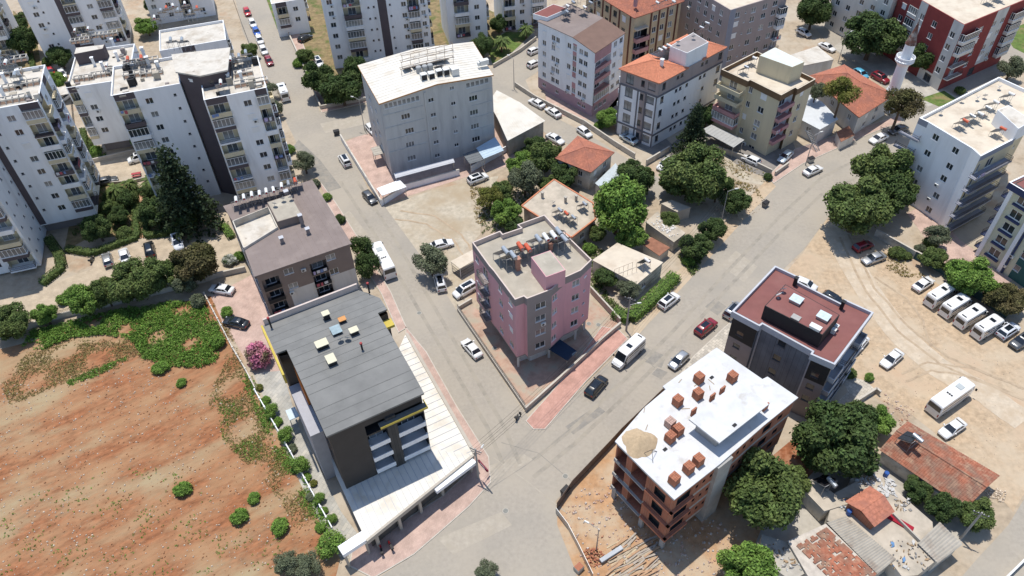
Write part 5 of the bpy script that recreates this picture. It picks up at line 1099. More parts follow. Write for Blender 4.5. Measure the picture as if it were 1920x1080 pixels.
# villa with hipped clay roof
b = house('small white villa with hipped orange clay roof among the trees', (kv(560,190), kv(765,272), kv(900,157), kv(690,62)), 5.3, m_white_old)
for i in (0, 1):
    for t in (.25, .7): b.win(i, b.fr(i)[2]*t, 3.6, 1.1, 1.3); b.win(i, b.fr(i)[2]*t, 1.2, 1.1, 1.2)
b.walls(0, 5.3); b.finish(); hip_roof(b, b.P, 5.3, 1.9, m_tile, .45)
b = house('low shed with pale blue sheet roof beside the hipped villa', (kv(800,350), kv(878,410), kv(965,300), kv(925,228)), 2.8, m_white_old); b.root['category'] = 'shed'
b.walls(0, 2.75); b.finish(); g = MB(); q = [Vector((p[0], p[1], 2.85)) for p in inset(b.P, -.15)]; corrugated(g, *q, .3, .03); g.obj('roof', M('pale_blue_grey_sheet', (0.47,0.52,0.54), .6, .1, .8), b.root)
# flat-roofed house with orange edge
b = flat_house('flat-roofed house with orange roof edge and solar heaters behind the pink block', (kv(345,492), kv(645,683), kv(788,572), kv(772,478), kv(537,335)), 4.2, m_white_old, m_dirtyroof, .3, .3, [(1, .5, 1.9, 1.3, 1.3)])
g = MB(); o5 = inset(b.P, -.32)
for i in range(5): a, c = o5[i], o5[(i+1) % 5]; beam(g, a, c, .3, 3.95, 4.32, -.15)
g.obj('orange_roof_edge', M('orange_edge', (0.50,0.20,0.11), .85, .15, 1), b.root)
heaters('the flat house with orange edge', 4.2, [kv(560,560), kv(600,580), kv(645,605), kv(715,520)], ['grey','red','grey','grey'], .5, .85)
dishes('the flat house with orange edge', 4.2, [kv(535,490)])
for q in ((462,440), (608,470), (675,460)): chimney(b, kv(*q), 4.2, 1.2, .4, m_conc)
# whitewashed flat house
b = flat_house('whitewashed flat-roofed house with sunlit cream roof beside the street hedge', (kv(783,835), kv(1060,985), kv(1222,850), kv(937,728)), 3.9, m_white_old, m_roofcream, .2, .1, [(1, .3, 1.8, 1.1, 1.2), (0, .5, 1.8, 1.1, 1.2)])
heaters('the sunlit cream roof', 3.9, [kv(1100,880)], ['white'], .6, .9)
g = MB(); 
for x in (-2, -1, 0, 1, 2): g.bar((x, 0, 0), (x, 0, 1.2), .04); g.bar((x, 1.4, 0), (x, 1.4, 1.2), .04)
g.bar((-2,0,1.2),(2,0,1.2),.04); g.bar((-2,1.4,1.2),(2,1.4,1.2),.04); g.obj('rebar_frame', M('rusty_steel', (0.24,0.17,0.12)), b.root, b.L(S(*kv(1000,930), 3.9)), .45)
k6 = lambda x, y: (1200+x/3.857, 280+y/3.857)
b = flat_house('small grey block hut with dark doorway under the big tree', (k6(155,392), k6(268,452), k6(365,420), k6(230,368)), 3.0, m_conc, m_dirtyroof, .18, .05, cat='hut', name='hut')
b.opening(0, b.fr(0)[2]*.5, b.fr(0)[2]*.75, .05, 2.0, .4); 
g = MB(); g.box(-.5, .5, -.02, .05, 0, 2.0); b.put('door', g.mesh('door', m_shadeblk), 0, b.fr(0)[2]*.62, 0)
b = flat_house('ruined terrace house with debris on its flat roof', (k6(45,525), k6(245,668), k6(325,605), k6(125,452)), 2.7, m_white_old, m_dirtyroof, .2, .1)
g = MB(); R_ = random.Random(5); a0, a1, a2, a3 = [Vector((p[0], p[1], 2.7)) for p in b.P]
for i in range(60):
    p = a0.lerp(a1, R_.uniform(.08,.92)).lerp(a3.lerp(a2, R_.uniform(.08,.92)), R_.uniform(.1,.9)); s_ = R_.uniform(.08,.4); r = R_.uniform(0,3); c_, s2 = math.cos(r)*s_, math.sin(r)*s_
    q = [p+Vector((c_,s2,.03)), p+Vector((-s2*.6,c_*.6,.03)), p+Vector((-c_,-s2,.03)), p+Vector((s2*.6,-c_*.6,.03))]; g.hexa(q, [w+Vector((0,0,R_.uniform(.03,.18))) for w in q])
o = g.obj('debris', M('pale_debris', (0.60,0.58,0.55), .9, .2, 2), b.root); o['kind'] = 'stuff'
b = flat_house('low shed with partly rusty roof sheets beside the ruined terrace', (k6(25,685), k6(140,765), k6(210,710), k6(85,640)), 2.3, m_white_old, m_rust, .1, .15, cat='shed', name='shed')
# white sheet-roofed hall beside the grey block
b = house('low hall with white ribbed sheet roof beside the grey block', ((918,192), (953,262), (1019,227), (932,172)), 4.6, m_corr); b.root['category'] = 'shed'
b.walls(0, 4.55); b.finish(); q = [Vector((p[0], p[1], 4.7)) for p in inset(b.P, -.3)]; m0, m1 = q[0].lerp(q[1], .5)+Vector((0,0,.7)), q[3].lerp(q[2], .5)+Vector((0,0,.7)); g = MB(); corrugated(g, q[0], m0, m1, q[3], .4, .03); corrugated(g, m0, q[1], q[2], m1, .4, .03); g.obj('roof', m_sheetw, b.root)
# carport with railings
kc2 = lambda x, y: (640+x/4.5, 440+y/4.5)
t = thing('carport', 'cream carport canopy with white railing beside the pink block', 'carport', S(*kc2(1000,330)))
c0 = t.location; q = ccw([S2(*kc2(*p), 2.6) for p in ((920,225),(1000,287),(1162,190),(1110,125))]); q = [(p[0]-c0.x, p[1]-c0.y) for p in q]
g = MB(); slab(g, q, 2.48, 2.6); g.obj('roof', m_roofcream, t)
for p in inset(q, .15): g = MB(); g.box(-.05,.05,-.05,.05,0,2.475); g.obj('post', m_pvc, t, (p[0], p[1], 0))
for i in range(4):
    a, c = Vector((*inset(q,.1)[i],0)), Vector((*inset(q,.1)[(i+1)%4],0))
    if i in (0, 1): link('railing', rail_mesh((c-a).length-.2, 1.6, .3), t, ((a+c)/2), math.atan2(c.y-a.y, c.x-a.x))
# mosque prayer hall and annexes
km = lambda x, y: (1480+x/3.6, y/3.6)
b = house('prayer hall with hipped red tile roof beside the minaret', (km(150,517), km(470,780), km(690,640), km(370,447)), 5.6, m_grey); b.root['category'] = 'mosque'
for t_ in (.3, .6): b.win(1, b.fr(1)[2]*t_, 3.9, 1.2, 1.3); b.win(1, b.fr(1)[2]*t_, 1.5, 1.2, 1.3)
for t_ in (.5, .85): b.win(0, b.fr(0)[2]*t_, 3.6, 1.2, 1.3)
b.walls(0, 5.6); b.finish(); hip_roof(b, b.P, 5.6, 2.6, m_tile, .5)
b = flat_house('grey annex with pale sheet roof and outside stair by the prayer hall', (km(75,800), km(205,868), km(320,802), km(215,690), km(130,640)), 4.2, m_grey, M('pale_grey_sheet', (0.52,0.54,0.55), .6, .08, .8), .15, .3, [(0, .5, 2.6, 1.4, 1.2)], 'shed', 'annex')
g = MB(); q0, q1 = b.L(S(*km(125,880), 3.4)), b.L(S(*km(195,1025), 0.05)); sd_ = (q1-q0).normalized().cross(Vector((0,0,1))).normalized()*.55
for i in range(14): c = q0.lerp(q1, (i+.5)/14); g.hexa([c-sd_+Vector((-.14,-.14,-.04)), c+sd_+Vector((-.14,-.14,-.04)), c+sd_+Vector((.14,.14,-.04)), c-sd_+Vector((.14,.14,-.04))], [c-sd_+Vector((-.14,-.14,.02)), c+sd_+Vector((-.14,-.14,.02)), c+sd_+Vector((.14,.14,.02)), c-sd_+Vector((.14,.14,.02))])
g.bar(q0+sd_, q1+sd_, .08, .2); g.bar(q0-sd_, q1-sd_, .08, .2); g.obj('stair', m_metal, b.root)
flat_house('low wall-enclosed yard hut at the foot of the prayer hall', (km(350,955), km(440,910), km(400,850), km(320,890)), 2.4, m_offwhite, m_rust, .1, .05, cat='hut', name='hut')
flat_house('low annex with white sheet roof and cluttered edge behind the cream block', (km(0,375), km(100,440), km(298,400), km(190,312)), 5.0, m_offwhite, m_roofw, .25, .1, cat='shed', name='annex')
# minaret
base = S(1662, 205); t = thing('minaret', 'white minaret with one gallery and brown conical tip', 'minaret', base)
g = MB(); g.lathe([(1.7,0),(1.7,5),(1.3,6.2),(1.25,12.2)], 16); g.obj('shaft', m_white, t, smooth=False)
g = MB(); g.lathe([(1.25,11.8),(1.4,12.2),(1.6,12.5),(1.9,12.8),(2.15,13.1),(2.15,13.3)], 16); o = g.obj('gallery', m_white, t)
g = MB(); n = 16
for i in range(n):
    a = 2*math.pi*i/n; c = 2*math.pi*(i+1)/n; g.bar((2.05*math.cos(a), 2.05*math.sin(a), 13.3), (2.05*math.cos(a), 2.05*math.sin(a), 14.2), .12); g.bar((2.05*math.cos(a), 2.05*math.sin(a), 14.15), (2.05*math.cos(c), 2.05*math.sin(c), 14.15), .12)
    g.bar((2.05*math.cos(a), 2.05*math.sin(a), 13.75), (2.05*math.cos(c), 2.05*math.sin(c), 13.75), .08, .5)
g.obj('balustrade', m_white, o)
g = MB(); g.lathe([(1.15,13.25),(1.1,17.4)], 16); g.obj('upper_shaft', m_white, t)
g = MB(); g.lathe([(1.25,17.3),(1.15,17.7),(.75,19.3),(.35,21.2),(.05,23.4)], 16); c = g.obj('cone', M('brown_lead_cone', (0.14,0.065,0.05), .8, .35, 1.5, (0.3,0.27,0.25), .8, .5, .65), t)
g = MB(); g.tube((0,0,22.9),(0,0,24.6),.04); g.lathe([(.02,23.2),(.16,23.4),(.02,23.6)], 8); g.obj('finial', m_dkmetal, c)
# bottom-right old houses
kb = lambda x, y: (1440+x/3.6, 780+y/3.6)
b = house('long old house with patchy clay-tile gable roof beside the car park', (kb(775,228), kb(1330,606), kb(1540,402), kb(948,52)), 3.1, m_white_old)
for t_ in (.45, .7): b.win(0, b.fr(0)[2]*t_, 1.5, 1.0, 1.2)
b.walls(0, 3.05); P = [Vector((p[0], p[1], 3.05)) for p in b.P]; r0 = P[0].lerp(P[3], .5)+Vector((0,0,1.2)); r1 = P[1].lerp(P[2], .5)+Vector((0,0,1.2)); b.W.face([P[1], P[2], r1]); b.W.face([P[3], P[0], r0]); b.finish()
E4 = [Vector((p[0], p[1], 3.0)) for p in inset(b.P, -.35)]; r0 = E4[0].lerp(E4[3], .5)+Vector((0,0,1.35)); r1 = E4[1].lerp(E4[2], .5)+Vector((0,0,1.35))
g = MB(); g.face([E4[0], E4[1], r1, r0]); g.face([E4[2], E4[3], r0, r1]); o = g.obj('roof', m_tile_old, b.root)
g = MB(); tile_slope(g, E4[0], E4[1], r1, r0, .34, .42, .06); tile_slope(g, E4[2], E4[3], r0, r1, .34, .42, .06); q = g.obj('tiles', m_tile_old, o); q['kind'] = 'stuff'
g = MB(); g.tube(r0+Vector((0,0,.1)), r1+Vector((0,0,.1)), .14, n=6); g.obj('ridge_tiles', m_tile_old, o)
heaters('the long old tiled house', 3.9, [kb(930,190)], ['grey'], .5, 1.1)
b = house('cluttered concrete roof terrace of the old house in the lower right', (kb(400,705), kb(720,840), kb(905,1085), kb(1010,1075), kb(1135,975), kb(1110,715), kb(880,515), kb(745,385), kb(600,440), kb(450,520)), 3.0, m_white_old)
b.walls(0, 2.95); b.finish(); g = MB(); tri_fill(g, b.P, 3.0); g.obj('roof', m_dirtyroof, b.root); terr = b
R_ = random.Random(11)
def junk(b, area, n, z, mats, smin=.1, smax=.45):
    for mi_, m_ in enumerate(mats):
        g = MB()
        for i in range(n):
            a, c, d, e = area; p = b.L(S(*kb(a+(c-a)*R_.random(), d+(e-d)*R_.random()), z)); s_ = R_.uniform(smin, smax); r = R_.uniform(0, 3.1); c_, s2 = math.cos(r)*s_, math.sin(r)*s_; f = R_.uniform(.15,.8)
            q = [p+Vector((c_,s2,.01)), p+Vector((-s2*f,c_*f,.01)), p+Vector((-c_,-s2,.01)), p+Vector((s2*f,-c_*f,.01))]; g.hexa(q, [w+Vector((0,0,R_.uniform(.04,.3))) for w in q])
        o = g.obj('junk', m_, b.root); o['kind'] = 'stuff'
m_junk = [M('junk_white', (0.50,0.49,0.47), .7, .1, 2), M('junk_grey', (0.26,0.25,0.24), .8, .2, 2), M('junk_blue', (0.12,0.24,0.42), .6, .2, 2), M('junk_wood', (0.33,0.23,0.14), .9, .2, 2)]
junk(terr, (740, 860, 430, 540), 60, 3.0, [m_junk[0]], .15, .5); junk(terr, (820, 1080, 840, 1040), 5, 3.0, m_junk); junk(terr, (480, 560, 560, 640), 8, 3.0, m_junk)
g = MB(); p = b.L(S(*kb(880,715), 3.0)); g.box(-2.0, 2.0, -.45, .45, 0, .25); g.obj('red_rug', M('red_cloth', (0.30,0.015,0.03), .9, .15, 2), b.root, p, math.radians(-42))
for q in ((540,660), (790,405)): g = MB(); g.lathe([(.35,0),(.38,.9),(.3,1.0)], 12); g.obj('blue_barrel', M('blue_plastic', (0.03,0.09,0.30), .4, .1, 1), b.root, b.L(S(*kb(*q), 3.0)))
g = MB(); q0, q1 = b.L(S(*kb(840,670), 3.0)), b.L(S(*kb(1110,770), 3.0)); beam(g, q0, b.L(S(*kb(1020,850), 3.0)), .2, 3.0, 3.7); g.obj('parapet', m_conc, b.root)
# hut with small gable roof on the terrace
t = thing('rooftop_hut', 'brick hut with small clay gable roof standing on the cluttered terrace', 'hut', S(*kb(690,620), 3.0)); c0 = t.location
e0, e1, f0, f1 = [S(*kb(*q), 4.7)-c0 for q in ((520,580),(690,474),(717,750),(855,645))]; r0 = (e0+f0)/2+Vector((0,0,.9)); r1 = (e1+f1)/2+Vector((0,0,.9))
g = MB(); g.face([e0, r0, r1, e1][::-1]); g.face([f0, f1, r1, r0]); o = g.obj('roof', m_tile, t)
g = MB(); tile_slope(g, e1, e0, r0, r1, .5, .6, .05); tile_slope(g, f0, f1, r1, r0, .5, .6, .05); q = g.obj('tiles', m_tile, o); q['kind'] = 'stuff'
g = MB(); w = [e0, f0, f1, e1]; cen = sum(w, Vector())/4; w = [cen+(p-cen)*.86 for p in w]; g.hexa([Vector((p.x,p.y,.01)) for p in w], [Vector((p.x,p.y,1.9)) for p in w]); g.obj('wall', m_brick, t)
# sheet roofs of the cluster
b = house('grey corrugated roof strip between the broken tiles and the terrace', (kb(400,722), kb(735,1062), kb(855,965), kb(520,680)), 3.1, m_white_old); b.root['category'] = 'shed'; b.walls(0, 2.9); b.finish()
g = MB(); q = [Vector((p[0], p[1], 3.2)) for p in inset(b.P, -.1)]; corrugated(g, *q, .35, .05); g.obj('roof', m_corr, b.root)
b = house('old house with broken red tile roof at the bottom edge', (kb(140,842), kb(300,1115), kb(720,1125), kb(720,1050), kb(392,728)), 3.2, m_white_old); b.walls(0, 3.0); b.finish()
g = MB(); tri_fill(g, inset(b.P, -.1), 3.02); o = g.obj('roof', M('bare_roof_boards', (0.48,0.43,0.37), .9, .2, 1), b.root)
g = MB(); R2 = random.Random(2)
PA, PB = b.L(S(*kb(200,880), 3.1)), b.L(S(*kb(400,760), 3.1)); dv = b.L(S(*kb(720,1060), 3.1))-PB
for i in range(26):
    for j in range(15):
        u, w_ = i/26, j/15
        if R2.random() < .16+.35*(1-w_)*(1-u): continue
        c = PA.lerp(PB, w_+.03)+dv*(u*1.05); rz = math.atan2(dv.y, dv.x)+R2.uniform(-.12,.12); cs, sn = math.cos(rz), math.sin(rz); a1, a2 = .19, .26
        q = [c+Vector((cs*x-sn*y, sn*x+cs*y, R2.uniform(0,.05))) for x, y in ((-a1,-a2),(a1,-a2),(a1,a2),(-a1,a2))]; g.hexa(q, [w+Vector((0,0,.06)) for w in q])
q = g.obj('tiles', m_tile_old, o); q['kind'] = 'stuff'
b = house('small shed with grey corrugated roof at the road corner', (kb(1020,862), kb(1142,982), kb(1298,866), kb(1160,730)), 3.3, m_white_old); b.root['category'] = 'shed'; b.walls(0, 3.1); b.finish(); g = MB(); q = [Vector((p[0], p[1], 3.4)) for p in inset(b.P, -.2)]; corrugated(g, *q, .35, .05); g.obj('roof', m_corr, b.root)
b = flat_house('low concrete outbuilding roof with solar panel beside the street tree', (kb(225,478), kb(380,640), kb(540,590), kb(300,425)), 3.2, m_white_old, m_dirtyroof, .15, .05, cat='shed', name='shed'); heaters('the low concrete outbuilding', 3.2, [kb(365,480)], ['grey'], .4, 1.1)
b = flat_house('low dark ruin with broken slab under the street tree', (kb(-40,800), kb(125,852), kb(290,1035), kb(160,1110), kb(-60,960)), 2.4, m_white_old, m_conc, .15, .05); junk(b, (-20, 240, 860, 1060), 16, 2.4, [m_junk[0], m_junk[1], m_junk[3]])
b = flat_house('low flat slab roof joining the terrace and the long tiled house', (kb(560,425), kb(700,500), kb(780,420), kb(690,370)), 2.9, m_white_old, m_dirtyroof, .15, .05); junk(b, (600, 720, 400, 470), 30, 2.9, [m_junk[0], m_junk[3]])
junk(terr, (860, 960, 560, 640), 12, 3.0, [m_junk[0], m_junk[1], m_junk[3]], .08, .3); junk(terr, (820, 1100, 840, 1040), 22, 3.0, [m_junk[1], m_junk[3]], .06, .22)
sheet('shack_yard', [(1400,930),(1480,890),(1560,880),(1660,850),(1720,900),(1850,960),(1800,1020),(1700,1120),(1380,1120)], .02, m_conc)
# walls and fences -----------------------------------------------------------
def wall_line(label, pts, h, mat, t=.2, cap=None, panel=None, name='garden_wall', cat='wall', post=None, z0=0.0):
    P = [S(*q) for q in pts]; c0 = P[0].copy(); r = thing(name, label, cat, c0)
    for a, c in zip(P, P[1:]):
        a = a-c0; c = c-c0; L_ = (c-a).length; n = max(1, round(L_/(panel or 6.0)))
        for i in range(n):
            p, q = a.lerp(c, i/n), a.lerp(c, (i+1)/n); d = (q-p).normalized(); q = q-d*.012 if panel else q
            g = MB(); beam(g, p, q, t, z0, h, -t/2); g.obj('panel' if panel else 'wall_section', mat, r)
            if cap: g = MB(); beam(g, p, q, t+.1, h+.002, h+.1, -t/2-.05); g.obj('coping', cap, r)
            if post: g = MB(); g.box(-t/2-.06, t/2+.06, -t/2-.06, t/2+.06, 0, h+.15); g.obj('post', post, r, p, math.atan2(d.y, d.x))
    return r
def rail_line(label, pts, h, name='railing_fence', cat='fence', step=2.0, z=0.0, mat=None, bars=True):
    P = [S(*q) for q in pts]; c0 = P[0].copy(); r = thing(name, label, cat, c0)
    for a, c in zip(P, P[1:]):
        a = a-c0; c = c-c0; L_ = (c-a).length; n = max(1, round(L_/step)); d = (c-a).normalized()
        for i in range(n):
            p = a.lerp(c, (i+.5)/n); link('railing', rail_mesh(round(L_/n, 1)-.02, h, .25), r, p+Vector((0,0,z)), math.atan2(d.y, d.x))
    return r
m_wallc = M('old_wall_plaster', (0.47,0.43,0.37), .92, .12, .6, (0.36,0.32,0.27), .35, .5, .7)
wall_line('low stone wall between the compound drive and the red field', ((-20,642),(0,635),(104,600),(227,569),(324,545),(387,528),(406,521),(462,508)), 1.2, m_wallc, .3, m_kerb)
wall_line('thin white boundary wall between the red field and the paver parking', ((385,555),(410,603),(438,657),(462,697),(480,732)), 0.9, m_white_old, .18, panel=2.2, post=m_white_old)
wall_line('white panel wall behind the hotel hedge trees beside the red field', ((480,737),(518,803),(547,853),(583,920),(625,995)), 1.0, m_white, .15, panel=2.0, post=m_white)
wall_line('white boundary wall around the grey block plot', ((640,262),(660,295),(716,386),(764,355),(862,328)), 1.5, m_white, .22, m_white_old)
wall_line('white garden wall behind the parked white estate car', ((884,322),(952,283)), 1.6, m_white, .22)
wall_line('pale plinth wall of the pink block along the street', ((858,582),(985,768)), 0.9, m_wallc, .22, m_kerb); rail_line('black railing on the pink block street wall', ((858,582),(985,768)), .8, z=1.0)
wall_line('grey garden wall of the pink block along the red pavement', ((985,772),(1062,703),(1130,640),(1163,612)), 1.1, m_wallc, .25, m_kerb)
wall_line('pinkish side wall between the pink block and the overgrown garden', ((1107,548),(1162,608)), 1.5, M('rose_wall', (0.42,0.32,0.29), .9, .1, 1), .2, m_kerb)
wall_line('short wall closing the pink block flower bed', ((858,582),(885,566)), .9, m_wallc, .2, m_kerb)
wall_line('stone wall with posts in front of the white and rose block', ((967,163),(1003,187),(1093,233)), 1.2, m_wallc, .25, m_kerb, panel=4, post=m_wallc)
wall_line('pale wall along the lane before the white block', ((1093,233),(1150,272),(1190,297)), 1.3, m_white_old, .25, m_kerb); wall_line('pale wall of the car space beside the white block', ((1211,310),(1254,284)), 1.4, m_white_old, .25, m_kerb)
wall_line('long wall of the car park with white near end', ((1639,442),(1713,484)), 1.7, m_white_old, .25, m_kerb); wall_line('teal painted wall behind the row of minibuses', ((1713,484),(1761,510),(1820,552),(1886,597)), 1.8, M('teal_wall', (0.05,0.10,0.10), .85, .12, .8), .25, m_kerb)
wall_line('pale wall with posts before the cream block', ((1337,280),(1387,298),(1446,327)), 1.2, m_wallc, .25, m_kerb, panel=4, post=m_wallc); wall_line('short pale street wall beside the cream block drive', ((1452,330),(1477,312)), 1.1, m_wallc, .25, m_kerb)
wall_line('dark corrugated hoarding along the building site kerb', ((1044,955),(1073,913),(1142,840),(1165,815),(1250,733)), 2.0, M('hoarding_sheet', (0.13,0.10,0.085), .75, .25, 1.2), .06, panel=1.6, name='site_hoarding', cat='fence')
wall_line('leaning grey hoarding panels at the site entrance', ((1042,962),(1064,991),(1084,1029),(1111,1085)), 1.6, m_metal, .06, panel=1.8, name='site_hoarding', cat='fence')
wall_line('low wall and pavement edge of the tree-lined compound', ((540,62),(580,150),(602,205),(700,186)), 1.0, m_wallc, .25, m_kerb); wall_line('low wall beside the palm lawn', ((925,127),(975,98),(1005,75)), 1.0, m_wallc, .25, m_kerb)
wall_line('white wall at the bottom right corner', ((1880,1090),(1925,1046)), 1.2, m_white, .25)
wall_line('stone wall of the compound lane beside the lower white wing', ((160,308),(290,278)), 1.0, m_wallc, .3); wall_line('low garden wall beside the palms', ((160,350),(250,343),(300,330)), .8, m_wallc, .25)
rail_line('dark railing along the compound lane by the lower wing', ((134,175),(140,230),(148,300)), 1.3); rail_line('dark street railing beside the left compound', ((437,0),(455,50),(472,95)), 1.3)
rail_line('railing on the stone wall beside the red field', ((104,600),(227,569),(324,545),(387,528)), .8, z=1.2)
wall_line('garden walls of the charcoal block beside the big tree', ((1585,770),(1640,735),(1648,742)), 1.1, m_wallc, .25, m_kerb)
sheet('pattern_court', [(1540,780),(1590,735),(1575,700),(1625,715),(1645,735),(1585,775)], .03, m_pave_check)
# ================================================================== vehicles
def paint(name, col, metal=0.0): return M('paint_'+name, col, .32, .04, 1.0, metal=metal, coat=.7, spec=.5)
PAINT = {'white': paint('white', (0.72,0.72,0.71)), 'silver': paint('silver', (0.42,0.43,0.44), .55), 'grey': paint('grey', (0.10,0.105,0.11), .4), 'black': paint('black', (0.014,0.016,0.02)), 'dark': paint('dark_slate', (0.03,0.036,0.042), .3), 'red': paint('dark_red', (0.22,0.012,0.022)), 'brightred': paint('red', (0.45,0.015,0.02)), 'blue': paint('blue', (0.02,0.10,0.42)), 'paleblue': paint('pale_blue', (0.50,0.58,0.62), .3), 'cyan': paint('cyan', (0.10,0.38,0.55)), 'cloth': M('car_cover_cloth', (0.62,0.64,0.68), .8, .08, 1.5, bump=.6, bscale=2)}
m_carglass = M('car_glass', (0.012,0.016,0.022), .05, .3, .8, spec=.8); m_tyre = M('tyre_rubber', (0.02,0.02,0.02), .9, 0); m_rim = M('wheel_rim', (0.35,0.35,0.36), .35, 0, metal=.7)
m_head = M('headlight_lens', (0.6,0.62,0.64), .15, 0, spec=.8); m_tail = M('tail_light', (0.30,0.01,0.012), .3, 0); m_trim = M('black_trim', (0.02,0.02,0.022), .6, 0)
VM = {}
def loft(mb, rings, close=True):
    n = len(rings[0]); b0 = len(mb.v)
    for r in rings: mb.v.extend(tuple(p) for p in r)
    for j in range(len(rings)-1):
        for i in range(n if close else n-1): i2 = (i+1) % n; mb.f.append((b0+j*n+i, b0+(j+1)*n+i, b0+(j+1)*n+i2, b0+j*n+i2)); mb.mi.append(mb.k)
    mb.f.append(tuple(b0+i for i in range(n))); mb.mi.append(mb.k); mb.f.append(tuple(b0+(len(rings)-1)*n+i for i in reversed(range(n)))); mb.mi.append(mb.k)
#           length, width, roof z, stations of body (x, half-width factor, top z), cabin: base front/rear x, roof front/rear x
CAR = {'sedan': dict(L=4.6, W=1.8, H=1.43, st=[(-2.3,.84,.78),(-2.2,.93,.96),(-1.6,.99,1.02),(-.8,1,.98),(.6,1,.95),(1.1,.99,.92),(1.8,.95,.80),(2.15,.88,.70),(2.3,.78,.56)], cb=(1.15,-1.75), cr=(.25,-1.0)),
       'hatch': dict(L=4.05, W=1.75, H=1.48, st=[(-2.02,.86,.86),(-1.95,.94,1.0),(-1.3,.99,1.02),(.5,1,.97),(1.0,.99,.94),(1.6,.94,.82),(1.9,.87,.70),(2.02,.78,.56)], cb=(1.1,-1.98), cr=(.25,-1.5)),
       'suv': dict(L=4.5, W=1.86, H=1.66, st=[(-2.25,.88,.95),(-2.18,.95,1.12),(-1.3,1,1.14),(.6,1,1.08),(1.1,.99,1.06),(1.8,.96,.96),(2.12,.9,.84),(2.25,.82,.66)], cb=(1.2,-2.2), cr=(.4,-1.75)),
       'mpv': dict(L=4.5, W=1.83, H=1.82, st=[(-2.25,.9,1.0),(-2.2,.96,1.12),(-1.3,1,1.12),(.8,1,1.08),(1.3,.99,1.05),(1.9,.95,.92),(2.15,.89,.8),(2.25,.8,.64)], cb=(1.45,-2.22), cr=(.6,-2.0))}
def wheel_parts(root, r, w, xs, half):
    if ('tyre', r, w) not in VM:
        t = MB(); t.tube((0,-w/2,0),(0,w/2,0), r, n=16); q = MB(); q.tube((0,-w/2-.012,0),(0,-w/2-.004,0), r*.62, n=12); VM[('tyre', r, w)] = (t.mesh('wheel', m_tyre), q.mesh('rim', m_rim))
    t, q = VM[('tyre', r, w)]
    for x in xs:
        for s in (-1, 1): o = link('wheel', t, root, (x, s*(half-w/2+.01), r), 0 if s < 0 else math.pi); link('rim', q, o)
